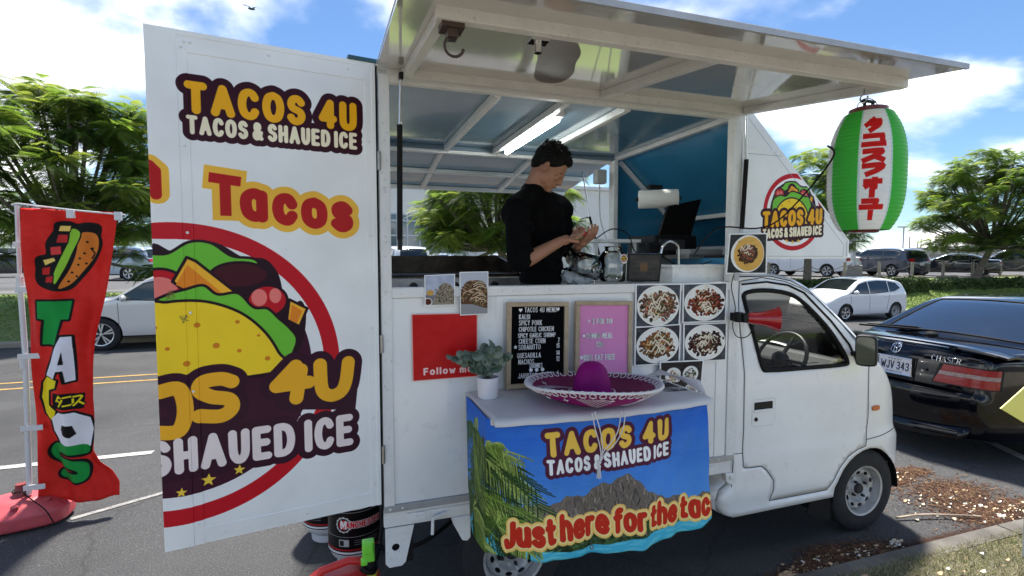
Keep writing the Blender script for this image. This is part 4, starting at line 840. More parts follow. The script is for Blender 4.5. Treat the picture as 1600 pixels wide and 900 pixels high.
cv.poly(D((225, 400), (262, 396), (296, 378), (330, 380), (362, 400), (398, 405), (410, 425), (412, 445), (380, 448), (340, 430), (300, 425), (225, 438)), g, smooth=True, line=(lw, dk))
cv.ell(*onD(250, 452), .085, .075, RED, line=(lw, dk)); cv.ell(*onD(250, 452), .055, .045, (240, 128, 120)); cv.ell(*onD(418, 470), .072, .062, RED, line=(lw, dk)); cv.ell(*onD(405, 465), .028, .034, (240, 128, 120)); cv.ell(*onD(430, 462), .022, .03, (240, 128, 120))
cv.ell(*onD(375, 430), .10, .05, (70, 20, 34), line=(lw, dk))
cv.poly(D((270, 440), (292, 402), (306, 408), (375, 462), (360, 478), (310, 470)), (250, 186, 54), line=(lw, dk)); cv.poly(D((275, 445), (293, 414), (352, 462), (330, 470)), (236, 138, 40))
cv.poly(D((448, 500), (452, 468), (480, 482), (468, 510)), (250, 186, 54), line=(lw, dk)); cv.poly(D((452, 500), (456, 476), (472, 486), (464, 505)), (236, 138, 40))
cv.poly(D((225, 480), (262, 460), (290, 452), (318, 446), (340, 460), (372, 458), (396, 480), (418, 482), (436, 498), (452, 512), (464, 530), (456, 556), (446, 580), (420, 560), (380, 500), (225, 505)), g, smooth=True, line=(lw, dk))
cv.poly(D((225, 610), (225, 484), (262, 472), (310, 470), (350, 478), (385, 494), (415, 520), (435, 550), (445, 578), (300, 600)), (250, 214, 46), smooth=True, line=(lw, dk))
for x, y, r in ((308, 508, .011), (371, 503, .008), (338, 540, .012), (374, 548, .008), (404, 524, .006), (418, 560, .010), (292, 568, .012), (243, 512, .007), (262, 545, .008)): cv.ell(*onD(x, y), r, r*.9, (216, 130, 34))
cv.poly(D((225, 600), (300, 585), (445, 572), (500, 540), (520, 560), (510, 640), (470, 700), (400, 760), (300, 800), (225, 800)), (62, 20, 44), alpha=0)
cv.poly(D((225, 612), (262, 596), (300, 582), (340, 582), (370, 592), (410, 590), (450, 572), (470, 600), (470, 650), (225, 700)), (62, 20, 44))
def sl(P0_, P1_, T, h, r, W, outs, col, **k):    # text along a line on the door
    a, b_ = onD(*P0_), onD(*P1_); an = math.atan2(b_[1]-a[1], b_[0]-a[0]); f = lambda x, y: (a[0]+x*math.cos(an)-y*math.sin(an), a[1]+x*math.sin(an)+y*math.cos(an)); cv.text(T, 0, 0, h, r, col, W=W, outs=outs, xf=f, **k)
OY = (246, 180, 44); cr_ = (240, 226, 224)
PUR = (52, 18, 40)
o_ = [[onD(*p) for p in catmull([(250, 612), (280, 608), (290, 640), (280, 672), (250, 676)], 6)]]
s_ = [[onD(*p) for p in catmull([(362, 596), (345, 592), (318, 597), (312, 610), (330, 620), (358, 624), (362, 638), (345, 650), (312, 650)], 6)]]
f_ = [[onD(*p) for p in ((462, 572), (432, 604), (482, 597))], [onD(*p) for p in ((470, 578), (463, 622))]]
u_ = [[onD(*p) for p in catmull([(500, 570), (503, 608), (516, 618), (532, 612), (540, 596), (544, 566)], 6)]]
cv.strokes(o_+s_+f_+u_, .058, PUR); cv.strokes(f_+u_, .058, PUR); cv.poly(D((420, 600), (560, 590), (555, 640), (430, 640)), PUR)
w2 = [([(235, 728), (530, 672)])]
sl((232, 742), (530, 693), 'SHA^ED ICE', .108, .0155, .735, [(.028, PUR)], PUR, gap=.2)
cv.strokes(o_+s_+f_+u_, .027, OY)
sl((232, 742), (530, 693), 'SHA^ED ICE', .108, .0155, .735, [], cr_, gap=.2)
for x, y, r in ((284, 769, .020), (326, 750, .027), (374, 734, .022)): cv.star(*onD(x, y), r, (246, 210, 70), .1)
# top lettering
logo_text(cv, .112, .738, 1.640, .118, 1.565, .068, k=1.25)
b0 = D((330, 328), (548, 334))
for ph in (0, 1):
    kw = dict(xf=lambda a, c: (a, c-(a-.19)*.10), space=.2)
    cv.text('T', .178, 1.285, .125, .0185, (184, 26, 28), W=.118, outs=[(.026, (246, 190, 66))] if ph == 0 else [], sq=True, **kw)
    cv.text('acos', .285, 1.283, .128, .0205, (184, 26, 28), W=.425, outs=[(.026, (246, 190, 66))] if ph == 0 else [], gap=.16, xf=kw['xf'])
cv.stroke([(-.02, 1.44), (.0, 1.44), (.022, 1.42), (.022, 1.34)], .020+.018, (246, 190, 66), sq=False); cv.stroke([(-.02, 1.44), (.0, 1.44), (.018, 1.42), (.018, 1.335)], .018, (184, 26, 28))
for x0, y0 in ((.035, .95), (.075, .86)):       # scuffs in the print
    for k in range(14): cv.stroke([(x0+RS.rand()*.03, y0+RS.rand()*.03), (x0+RS.rand()*.03, y0+RS.rand()*.04)], .0012, (120, 106, 60), alpha=.7)
dm = img_mat('door_print', cv, .30, coat=.35)
b = MB(); us = [0, .004, .094, .097, .128, .130, .765, .767, .792, .796, DW]; vs_ = [0, .003, .060, .062, DH-.078, DH-.075, DH-.02, DH-.017, DH]
pu = [.004, .006, .006, .003, .003, 0, 0, .003, .003, .006, .006]; pv = [.0, .0, .003, 0, 0, .003, .003, .005, .005]
b.add([Dp(u, v, max(pu[i] if 0 < 1 else 0, pv[j], 0)) for j, v in enumerate(vs_) for i, u in enumerate(us)], [(j*11+i, j*11+i+1, (j+1)*11+i+1, (j+1)*11+i) for j in range(len(vs_)-1) for i in range(10)])
b.uvv = [(u/DW, v/DH) for v in vs_ for u in us]; dp = b.build('rear_door_panel', dm, truck, fixn=False)
b = MB(); b.add([Dp(u, v, o) for o in (-.03, -.001) for u, v in ((0.002, 0), (DW, 0), (DW, DH), (0.002, DH))], [(0, 3, 2, 1), (4, 5, 6, 7), (0, 1, 5, 4), (1, 2, 6, 5), (2, 3, 7, 6), (3, 0, 4, 7)]); b.build('rear_door', WHITE, truck)
b = MB(); b.add([Dp(u, v, o) for o in (-.035, .012) for u, v in ((.70, DH), (DW+.015, DH), (DW+.015, DH+.016), (.70, DH+.016))], [(0, 3, 2, 1), (4, 5, 6, 7), (0, 1, 5, 4), (1, 2, 6, 5), (2, 3, 7, 6), (3, 0, 4, 7)]); b.build('door_top_seal', mat('dark_teal_rubber', (.02, .08, .10), .6), truck)
b = MB()
for u, v in ((.11, DH-.06), (.11, 1.52), (.11, 1.2), (.11, .9), (.11, .6), (.11, .3), (.11, .08), (.78, 1.6), (.78, 1.2), (.78, .8), (.78, .4), (.78, .1), (.14, DH-.04), (.12, DH-.04), (.4, DH-.04), (.7, DH-.04), (.2, .03), (.5, .03)): b.ball(Dp(u, v, .005), (.0055, .0035, .0055), 8, 4)
tag(b.build('door_rivets', WHITE2, truck, smooth=60), kind='stuff')
b = MB()
for z in (.9, 1.4, 2.2): b.tube([Dp(DW+.012, z-.674-.04, .004), Dp(DW+.012, z-.674+.04, .004)], .008, 8)
b.build('door_hinge', STL, truck, smooth=50)
# ------------------------------------------------------------------ in and on the truck
def onZ(x, y, Z): d = ray(x, y); return _C+d*(Z-_C[2])/d[2]
# work counters inside
b = MB(); b.box(.22, 1.15, 3.10, FY-.06, .66, 1.56); ct = b.build('counter_base', STL, truck)
gr = thing('griddle', 'dark steel flat-top griddle with high splash guard behind the serving opening', 'griddle', (.65, 3.3, 1.56))
b = MB(); b.box(.24, 1.10, 3.06, FY-.08, 1.56, 1.66); b.build('griddle_body', STL, gr, bevel=.006)
GDK = mat('seasoned_griddle_steel', (.035, .026, .02), .35, .7, var=.6, vscale=9, bump=.1)
b = MB(); b.prism([(3.12, 1.66), (3.60, 1.66), (3.60, 1.795), (3.57, 1.795), (3.57, 1.68), (3.12, 1.68)], lambda a, c, d: (d, a, c), .25, 1.09); b.build('cooking_plate', GDK, gr)
for x in (.25, 1.078): one(lambda q: q.prism([(3.12, 1.66), (3.6, 1.66), (3.6, 1.795), (3.2, 1.73), (3.12, 1.69)], lambda a, c, d: (d, a, c), x, x+.012)).build('splash_guard', GDK, gr)
for i in range(3): b = MB(); b.lathe([(0, -.03), (.022, -.03), (.025, 0)], 12, (.4+.25*i, 3.06, 1.61), 'y'); b.build('control_knob', BLK, gr, smooth=40)
b = MB(); b.box(1.62, 2.05, 2.42, FY-.35, .66, 1.60); b.build('counter_base', STL, truck)
sk = thing('counter_box', 'white steel box counter beside the sink at the right end of the serving opening', 'counter', (1.9, 2.5, 1.6))
b = MB(); b.box(1.72, 2.075, 2.375, 2.50, 1.60, 1.728); b.box(1.71, 2.08, 2.37, 2.505, 1.728, 1.742); b.build('box_body', WHITE2, sk, bevel=.003)
b = MB(); b.box(1.55, 2.08, 2.95, 3.5, 1.60, 1.80); b.build('back_shelf', WHITE2, sk, bevel=.004)
b = MB(); b.box(1.30, 2.08, 2.36, 2.62, 1.590, 1.606); tr = b.build('shelf_top', WHITE2, sk, bevel=.003)
fa = thing('faucet', 'bent chrome faucet rising behind the tablet on the counter', 'faucet', (1.90, 2.56, 1.6))
b = MB(); b.tube(catmull([(1.895, 2.56, 1.6), (1.895, 2.56, 1.80), (1.885, 2.56, 1.855), (1.83, 2.56, 1.878), (1.785, 2.56, 1.85), (1.77, 2.56, 1.80)], 6), .0085, 10); b.build('spout', CHR, fa, smooth=60)
b = MB(); b.lathe([(0, 0), (.024, 0), (.022, .02), (.012, .03), (.012, .05)], 14, (1.895, 2.56, 1.6)); b.build('faucet_base', CHR, fa, smooth=50)
def atp(px, py, Y): p = onY(px, py, Y); return Vector((p[0], p[1], p[2]))
# tablet
tb = thing('tablet', 'black tablet computer propped upright beside the glass jar on the counter', 'tablet', (1.55, 2.42, 1.65))
c0, c1, c2, c3 = [atp(*p, 2.40) for p in ((979, 439), (1031, 440), (1035, 396), (981, 396))]
nrm = (c1-c0).cross(c3-c0).normalized()
def quadp(name, C4, th, m, parent, bev=.003, ins=0., dz=0.):
    cc_ = sum(C4, Vector())/4; Q = [c+(cc_-c)*ins-nrm*-dz for c in C4]; b = MB(); b.add([q+nrm*0 for q in Q]+[q-nrm*th for q in Q], [(0, 1, 2, 3), (7, 6, 5, 4), (0, 4, 5, 1), (1, 5, 6, 2), (2, 6, 7, 3), (3, 7, 4, 0)]); return b.build(name, m, parent, bevel=bev)
quadp('tablet_body', [c0, c1, c2, c3], .012, BLK, tb)
cv = Cv(.2, .15, 600, (66, 62, 60)); cv.a += cv.noise(.05, 20, 3)[..., None]; cv.poly([(.07, .05), (.12, .05), (.12, .10), (.07, .10)], (110, 84, 60)); [cv.stroke([(.02, .02+.03*k), (.17, .02+.03*k)], .0008, (90, 88, 86)) for k in range(4)]; np.clip(cv.a, 0, 1, out=cv.a)
cc_ = (c0+c1+c2+c3)/4; Q = [c+(cc_-c)*.13+nrm*.0012 for c in (c0, c1, c2, c3)]; b = MB(); b.grid(lambda u, v: (Q[0]*(1-u)+Q[1]*u)*(1-v)+(Q[3]*(1-u)+Q[2]*u)*v, 1, 1); b.build('tablet_screen', img_mat('screen_image', cv, .25, spec=.15), tb, fixn=False)
quadp('tablet_rim', [c0, c1, c2, c3], .006, CHR, tb, ins=-.02, dz=-.006)
b = MB(); b.prism([(0, 0), (.07, 0), (0.01, .10)], lambda a, c, d: (d, 2.415+a, 1.648+c), 1.51, 1.57); b.build('stand_wedge', BLK, tb)
# glass jars
JG = glass('jar_glass', (.95, .97, .97), 1.3)
def jar(x, y, z, r, h, label, tilt=None):
    j = thing('glass_jar', label, 'jar', (x, y, z)); b = MB(); b.lathe([(0, .004), (r*.85, .004), (r, .02), (r, h*.72), (r*.80, h*.84), (r*.62, h*.88), (r*.62, h*.97), (r*.70, h), (r*.66, h), (r*.56, h*.96), (r*.55, h*.9), (r*.75, h*.82), (r*.95, h*.7), (r*.95, .03), (0, .012)], 28, (x, y, z)); b.build('jar_body', JG, j, smooth=50)
    return j
j1 = jar(1.405, 2.47, 1.648, .075, .195, 'clear glass drink jar with a round sticker beside the tablet')
cv = Cv(.06, .06, 900, (240, 240, 238)); badge(cv, .03, .032, .024); cv.a[:] = cv.a
b = MB(); b.prism([(.024*math.cos(a), .024*math.sin(a)) for a in np.linspace(0, 2*PI, 25)[:-1]], lambda a, c, d: (1.425+a, 2.392+d+a*.2, 1.775+c), 0, .001)
b = MB(); n_ = 24; vs = [(1.425+.026*math.cos(a), 2.391+.007*math.cos(a), 1.775+.026*math.sin(a)) for a in np.linspace(0, 2*PI, n_+1)[:-1]]; b.add(vs, [tuple(range(n_))]); b.uvv = [(.5+.5*math.cos(a), .5+.5*math.sin(a)) for a in np.linspace(0, 2*PI, n_+1)[:-1]]; b.build('jar_sticker', img_mat('sticker_print', cv, .4), j1, solid=.001, fixn=False)
cv = Cv(.05, .025, 1200, (236, 236, 232)); cv.text('TIPS', .008, .007, .011, .0012, (40, 40, 44), W=.034)
cv.a[:] = (.93, .93, .91); b = MB(); b.grid(lambda u, v: (1.345+.045*u, 2.4085-.010*u, 1.728+.022*v), 1, 1); b.build('jar_label', mat('plain_label', (.7, .7, .68), .6), j1, solid=.001)
b = MB()
for k in range(16): a = RS.rand()*6.28; q = RS.rand()*.05; b.obx = 0; b.bar((1.405+q*math.cos(a), 2.47+q*math.sin(a), 1.662+RS.rand()*.02), (1.405+q*math.cos(a)+.03*RS.randn()*.6, 2.47+q*math.sin(a)+.02*RS.randn()*.6, 1.672+RS.rand()*.02), .02, .001)
b.build('banknotes', mat('banknote_green', (.16, .20, .14), .8, var=.4, vscale=60), j1)
jj = jar(0, 0, 0, .07, .2, 'empty clear glass jar lying on its side beside the drink jar on the counter'); jj.location = (1.36, 2.55, 1.72); jj.rotation_euler = (0, math.radians(-80), math.radians(15)); ORG[jj.name] = Vector()
bg_ = thing('plastic_bag', 'crumpled clear plastic bag of cups at the hands of the man', 'bag', (1.22, 2.58, 1.62)); b = MB(); b.ball((1.23, 2.56, 1.672), (.10, .07, .045), 20, 12); b.v = [tuple(Vector(v)+Vector(RS.randn(3)*.007)) for v in b.v]; b.build('bag_film', mat('bag_film_white', (.42, .44, .45), .35, bump=1., bscale=30), bg_)
# register, laptop-like terminal, printer, boxes
reg = thing('cash_register', 'black cash register terminal with tilted screen beneath the paper towel roll', 'cash register', (2.0, 2.95, 1.8))
P_ = [atp(*p, 2.9) for p in ((1022, 391), (1074, 388), (1096, 311), (1044, 322))]
nrm = (P_[1]-P_[0]).cross(P_[3]-P_[0]).normalized(); quadp('terminal_screen', P_, .02, mat('terminal_black', (.006, .006, .007), .3, spec=.2), reg); quadp('screen_rim', [P_[0], P_[1], P_[1]*.97+P_[2]*.03, P_[0]*.97+P_[3]*.03], .022, mat('grey_edge', (.25, .25, .26), .4), reg, dz=.001)
b = MB(); b.box(1.93, 2.26, 2.86, 3.20, 1.80, 1.93); b.build('cash_drawer', BLK, reg, bevel=.01); b = MB(); b.box(1.96, 2.16, 2.852, 2.862, 1.83, 1.90); b.build('drawer_front', mat('drawer_grey', (.045, .045, .05), .4), reg, bevel=.003); b = MB(); b.box(1.86, 1.97, 2.84, 2.95, 1.80, 1.88); b.build('receipt_printer', BLK, reg, bevel=.015)
b = MB(); b.box(2.0, 2.3, 2.9, 3.3, 1.74, 1.80); b.build('shelf_under_register', STL, reg)
rt_ = thing('router', 'small pale grey network box with cables beside the cash register', 'router', (2.3, 2.75, 1.8)); b = MB(); b.box(2.05, 2.30, 2.66, 2.80, 1.80, 1.835); b.build('router_case', mat('pale_grey_plastic', (.35, .36, .37), .5), rt_, bevel=.006)
b = MB(); b.box(2.0, 2.32, 2.6, 2.85, 1.775, 1.80); b.build('router_shelf', STL, rt_)
tw = thing('paper_towel_roll', 'white paper towel roll on a black holder against the blue wall', 'paper towels', (2.08, 3.0, 2.17))
b = MB(); A_, B_ = Vector((1.93, 3.06, 2.178)), Vector((2.155, 2.93, 2.182)); dq = (B_-A_).normalized(); u_1 = dq.orthogonal().normalized(); w_1 = dq.cross(u_1)
def ringt(r0, t, n=26): return [A_+(B_-A_)*t+(u_1*math.cos(2*PI*i/n)+w_1*math.sin(2*PI*i/n))*r0 for i in range(n)]
for (r0, t0_), (r1, t1_) in zip([(.020, 0), (.060, 0), (.062, .03), (.062, .97), (.060, 1), (.020, 1)], [(.060, 0), (.062, .03), (.062, .97), (.060, 1), (.020, 1), (.020, 0)]): b.add(ringt(r0, t0_)+ringt(r1, t1_), [(i, (i+1) % 26, 26+(i+1) % 26, 26+i) for i in range(26)])
b.build('roll', mat('paper_white', (.72, .72, .70), .9, bump=.3, bscale=90), tw, smooth=50)
MB().tube([A_-dq*.02, B_+dq*.02], .012, 8).build('holder_rod', BLK, tw, smooth=50)
b = MB(); b.box(1.98, 2.08, 3.0, 3.04, 2.25, 2.275); b.bar((2.03, 3.02, 2.26), A_-dq*.02+Vector((0, 0, .0)), .012, .006); b.build('holder_bracket', BLK, tw)
rk = thing('wire_stand', 'white square-legged shelf stand by the far post behind the jars', 'stand', (1.75, 3.1, 1.6)); b = MB()
for x, y in ((1.52, 2.9), (1.80, 2.9), (1.52, 3.1), (1.80, 3.1)): b.box(x, x+.02, y, y+.02, 1.6, 1.88)
b.box(1.50, 1.84, 2.88, 3.13, 1.88, 1.90); tag(b.build('stand_frame', WHITE2, rk), None)
for pts, r, nm, lb in [([(1.92, 3.6, 2.35), (1.90, 3.55, 2.1), (1.92, 3.5, 1.95), (1.88, 3.4, 1.9)], .005, 'power_cable', 'thin white cable hanging from the socket on the far post'),
                       ([(1.98, 2.84, 1.86), (1.9, 2.75, 1.80), (1.95, 2.6, 1.72), (1.88, 2.5, 1.70), (1.99, 2.44, 1.75), (2.08, 2.5, 1.76)], .004, 'black_cable', 'black cable looping over the sink beside the faucet'),
                       ([(1.50, 2.85, 1.9), (1.6, 2.83, 1.96), (1.72, 2.84, 1.93), (1.78, 2.85, 1.82), (1.9, 2.82, 1.79), (1.98, 2.84, 1.84)], .004, 'black_cable', 'black cable tangled over the white stand behind the jars')]:
    o = MB().tube(catmull(pts, 6), r, 6).build(nm, mat('white_cable', (.6, .6, .6), .5) if 'white' in lb[:12] else RUB, smooth=60); tag(o, lb, 'cable')
so = thing('power_socket', 'grey power socket box on the far post of the truck', 'socket', (1.93, 3.62, 2.4)); b = MB(); b.box(1.885, 1.975, 3.58, 3.65, 2.36, 2.47); b.build('socket_box', mat('socket_grey', (.42, .43, .43), .5), so, bevel=.01)
# ------------------------------------------------------------------ photos, posters and boards on the side
def poster(name, label, cat, C4, cv, m, border=.0, group=None, th=.0015, rough=.35):
    root = thing(name, label, cat, C4[0], group) if False else None
    c = [Vector(p) for p in C4]; b = MB(); b.grid(lambda u, v: (c[0]*(1-u)+c[1]*u)*(1-v)+(c[3]*(1-u)+c[2]*u)*v+Vector((0, -.002*math.sin(PI*u)*math.sin(PI*v), 0)), 6, 6)
    o = b.build(name, m, None, solid=th, fixn=False); return tag(o, label, cat, group)
def photo(px, Y, cv, label, bd=4, group='printed dish photos fixed to the truck'):
    W, H_ = cv.W, cv.H; c = cv; e = W*.028; Wt = (246, 246, 246)
    for P in ([(0, 0), (W, 0), (W, e), (0, e)], [(0, H_-e), (W, H_-e), (W, H_), (0, H_)], [(0, 0), (e, 0), (e, H_), (0, H_)], [(W-e, 0), (W, 0), (W, H_), (W-e, H_)]): c.poly(P, Wt)
    C4 = [atp(x, y, Y_) for (x, y), Y_ in zip(px, Y if isinstance(Y, (list, tuple)) else [Y]*4)]
    return poster('food_photo', label, 'photo', C4, cv, img_mat('photo_print_%d' % len(MATS), cv, .22, coat=.3), group=group)
Y1 = NY-.012
photo([(992, 512), (1062, 511), (1065, 443), (993, 444)], Y1, food(1, base=(150, 108, 84), bg=(74, 78, 88)), 'photo of pale creamy meat taco, upper left of the block of four')
photo([(1066, 505), (1134, 502), (1137, 441), (1067, 443)], Y1, food(2, base=(140, 62, 42), bg=(78, 84, 92), topc=((236, 226, 200), (70, 130, 60), (110, 150, 70), (200, 60, 50))), 'photo of red spicy pork taco with green onion, upper right of the block of four')
photo([(991, 572), (1062, 568), (1064, 506), (992, 511)], Y1-.001, food(3, base=(150, 100, 60), bg=(60, 60, 66), topc=((236, 226, 200), (60, 120, 50), (90, 140, 60), (220, 130, 60))), 'photo of shrimp taco with a curled orange prawn, lower left of the block of four')
photo([(1067, 567), (1135, 563), (1136, 504), (1068, 506)], Y1-.001, food(4, base=(84, 48, 42), bg=(70, 72, 80), n=380), 'photo of dark beef taco with white sauce blobs, lower right of the block of four')
c5 = Cv(1.3, 1.2, 160, (44, 42, 44))
for i, (x, y) in enumerate(((.40, .78), (.92, .80), (.42, .28), (.98, .26))):
    f = food(20+i, R=.24, W=.6, H=.6, cx=.3, cy=.3, n=120, sauce=6, ppm=160, base=((190, 130, 96), (60, 66, 56), (150, 90, 60), (120, 60, 50))[i], bg=(44, 42, 44)); x0, y0 = int((x-.3)*160), int((y-.3)*160); h_, w_ = f.a.shape[:2]; x0 = max(x0, 0); y0 = max(y0, 0); h_ = min(h_, c5.h-y0); w_ = min(w_, c5.w-x0); c5.a[y0:y0+h_, x0:x0+w_] = f.a[:h_, :w_]
photo([(1030, 632), (1094, 626), (1100, 562), (1031, 565)], Y1-.014, c5, 'photo of four small taco plates on black, partly behind the folded banner corner')
c6 = food(6, base=(120, 66, 44), tort=(226, 176, 88), bg=(40, 42, 46), R=.46, rx=.92, bread=False, sauce=3, topc=((70, 50, 40), (220, 170, 150), (60, 110, 60), (200, 80, 70)))
photo([(1134, 428), (1198, 428), (1199, 364), (1140, 365)], NY-.045, c6, 'photo of an open yellow tortilla with dark beef, on a clip above the cab door')
c7 = Cv(1, 1, 200, (176, 184, 204)); c7.a += c7.noise(.05, 25, 5)[..., None]; c7.poly([(0, 0), (1, 0), (1, .3), (0, .36)], (120, 122, 130)); c7.poly([(.3, .05), (.42, .5), (.6, .72), (.85, .66), (.99, .4), (.99, .05)], (150, 140, 124), smooth=True)
for i in range(240): x, y = RS.uniform(.34, .97), RS.uniform(.08, .66); c7.ell(x, y, RS.uniform(.01, .03), RS.uniform(.006, .02), tuple(np.array(((88, 76, 62), (170, 160, 140), (120, 96, 60), (60, 54, 48))[i % 4])*RS.uniform(.7, 1.1)), rot=RS.rand()*3, n=8) if y < .68-.8*abs(x-.66)**1.5 else None
c7.ell(.1, .12, .15, .14, (214, 212, 208)); c7.ell(.1, .13, .11, .10, (90, 44, 34)); c7.ell(.18, .42, .12, .09, (206, 160, 80))
photo([(664, 478), (711, 477), (711, 428), (663, 430)], NY-.014, c7, 'small photo of a folded speckled taco at the left end of the counter')
c8 = Cv(.7, 1, 230, (188, 194, 206)); c8.poly([(0, 0), (.7, 0), (.7, .3), (0, .45)], (150, 150, 154)); c8.poly([(0, .3), (.1, .7), (.3, .8), (.6, .74), (.7, .4), (.7, .15), (.3, .25)], (96, 66, 48), smooth=True)
for i in range(460):
    x, y = RS.uniform(0, .7), RS.uniform(.15, .8)
    if y < .80-1.6*(x-.36)**2 and y > .36-.3*x: c8.ell(x, y, RS.uniform(.01, .035), RS.uniform(.006, .016), tuple(np.array(((120, 76, 50), (70, 44, 34), (186, 140, 100), (200, 180, 150), (90, 110, 60))[i % 5])*RS.uniform(.7, 1.1)), rot=RS.rand()*3, n=8)
for i in range(9): x, y = RS.uniform(.05, .4), .3+.05*i; c8.stroke([(x, y), (x+.12, y+.06), (x+.26, y+.02)], .008, (226, 206, 176), smooth=True)
photo([(719, 493), (763, 491), (763, 424), (718, 425)], NY-.016, c8, 'tall photo of loaded nachos overlapping the top of the red sign')
# red sign (its code panel is left out)
cv = Cv(.31, .34, 1500, (198, 28, 30)); cv.a += cv.noise(.02, 40, 2)[..., None]; cv.text('Follow me', .052, .030, .026, .0042, (250, 214, 214), W=.23, gap=.26, space=.35) if False else None
cv.text('Follow us', .050, .030, .030, .0042, (252, 214, 214), W=.235, gap=.22, space=.45) if False else cv.text('Follow me', .050, .030, .030, .0042, (252, 214, 214), W=.235, gap=.22, space=.45)
cv.stroke([(0, 0), (.31, 0), (.31, .34), (0, .34)], .0035, (245, 170, 160), closed=True); np.clip(cv.a, 0, 1, out=cv.a)
poster('red_sign', 'square red sign reading Follow me on the white side wall behind the plant', 'sign', [atp(x, y, NY-.004) for x, y in ((645, 596), (746, 588), (746, 489), (643, 491))], cv, img_mat('red_sign_print', cv, .35, coat=.2))
# letter boards
OAK = mat('pale_oak_frame', (.46, .36, .24), .6, col2=(.36, .27, .17), vscale=18, bump=.15, bscale=60)
def board(name, label, P4, felt, lines_, r_=.0028, tcol=(250, 250, 250), symbols=()):
    c = [Vector(p) for p in P4]; root = thing(name, label, 'letter board', c[0]); W = (c[1]-c[0]).length; H_ = (c[3]-c[0]).length; U, V_ = (c[1]-c[0])/W, (c[3]-c[0])/H_; Nn = U.cross(V_).normalized()
    if Nn.y > 0: Nn = -Nn
    t = .022
    def fb(x0, y0, x1, y1): return one(lambda b: b.add([c[0]+U*x+V_*y+Nn*d for d in (-.008, .012) for x, y in ((x0, y0), (x1, y0), (x1, y1), (x0, y1))], [(0, 3, 2, 1), (4, 5, 6, 7), (0, 1, 5, 4), (1, 2, 6, 5), (2, 3, 7, 6), (3, 0, 4, 7)]))
    for q in ((0, 0, W, t), (0, H_-t, W, H_), (0, t+.0003, t, H_-t-.0003), (W-t, t+.0003, W, H_-t-.0003)): fb(*q).build('frame', OAK, root, bevel=.002)
    b = MB(); rows = int((H_-2*t)/.0052); hh = (H_-2*t)/rows
    for i in range(rows):
        y = t+i*hh; vs = [c[0]+U*x+V_*yy+Nn*d for x in (t, W-t) for yy, d in ((y, .000), (y+hh*.3, .0026), (y+hh*.8, .0026), (y+hh, 0))]; b.add(vs, [(0, 4, 5, 1), (1, 5, 6, 2), (2, 6, 7, 3)])
    b.build('ribbed_felt', felt, root)
    groove = MB(); wt = mat('letter_white', (.85, .85, .85), .4)
    txt = MB()
    for T, x, y, h, *w_ in lines_:
        X = x; gl = []; i = 0
        while i < len(T):
            ch = T[i]
            if ch == ' ': X += h*.42; i += 1; continue
            g = FONT[ch]; kx = .62
            for S_ in g[1]:
                P = [(X+px*h*kx, y+py*h) for px, py in S_]
                for p, q in zip(P[:-1], P[1:]):
                    a, d = c[0]+U*p[0]+V_*p[1]+Nn*.0052, c[0]+U*q[0]+V_*q[1]+Nn*.0052; e = (d-a).normalized()*r_*.8; txt.bar(a-e, d+e, r_*1.9, .003, Nn)
            X += g[0]*h*kx+h*.255; i += 1
    for kind, x, y, s_ in symbols:
        if kind == 'dot': P = [(x+s_*math.cos(a), y+s_*math.sin(a)) for a in np.linspace(0, 2*PI, 17)[:-1]]
        elif kind == 'heart': P = [(x+s_*a, y+s_*d) for a, d in ((0, -1), (.9, 0), (1, .5), (.6, .9), (.2, .8), (0, .5), (-.2, .8), (-.6, .9), (-1, .5), (-.9, 0))]
        elif kind == 'bolt': P = [(x+s_*a, y+s_*d) for a, d in ((.3, 1), (-.8, -.1), (-.1, -.1), (-.5, -1), (.8, .2), (.1, .2))]
        else: P = [(x+s_*(1 if k % 2 == 0 else .42)*math.sin(k*PI/5), y+s_*(1 if k % 2 == 0 else .42)*math.cos(k*PI/5)) for k in range(10)]
        txt.prism(P, lambda a, e, d: c[0]+U*a+V_*e+Nn*d, .003, .0065)
    tag(txt.build('white_letters', wt, root), kind='stuff'); return root
FB = mat('black_felt', (.005, .005, .006), .95, spec=.05); FP = mat('pink_felt', (.80, .34, .62), .9)
Bp = [atp(*p) for p in ((790, 608, NY-.045), (886, 602, NY-.045), (889, 470, NY-.018), (792, 472, NY-.018))]
HB = (Bp[3]-Bp[0]).length; yy = lambda py: (608-py)/136*HB
ML = [('TACOS 4U MENU', .090, yy(488), .0215), ('KALBI', .062, yy(499), .0215), ('SPICY PORK', .062, yy(508.5), .0215), ('CHIPOTLE CHICKEN', .062, yy(518.5), .0205), ('SPICY GARLIC SHRIMP', .058, yy(528), .0190), ('CHEESE CORN', .062, yy(537.5), .0215), ('SOBARITTO', .062, yy(547), .0215), ('QUESADILLA', .055, yy(560), .0215), ('NACHOS', .062, yy(570), .0215), ('DRINKS', .120, yy(576.5), .0205), ('JARRITOS', .062, yy(592), .0215), ('7', .265, yy(537), .0205), ('15', .258, yy(546), .0205), ('14', .258, yy(557.5), .0205), ('12', .258, yy(567), .0205), ('4', .262, yy(590), .0205)]
board('menu_board', 'black letter board listing the menu and prices in a pale wooden frame', Bp, FB, ML, r_=.0014, symbols=[('heart', .068, yy(485), .009), ('heart', .262, yy(484), .009), ('dot', .125, yy(580), .009), ('dot', .155, yy(580), .009), ('dot', .185, yy(580), .009), ('star', .045, yy(543), .010)])
Bq = [atp(*p) for p in ((897, 602, NY-.045), (985, 597, NY-.045), (989, 469, NY-.018), (899, 470, NY-.018))]
HB2 = (Bq[3]-Bq[0]).length; y2 = lambda py: (602-py)/132*HB2
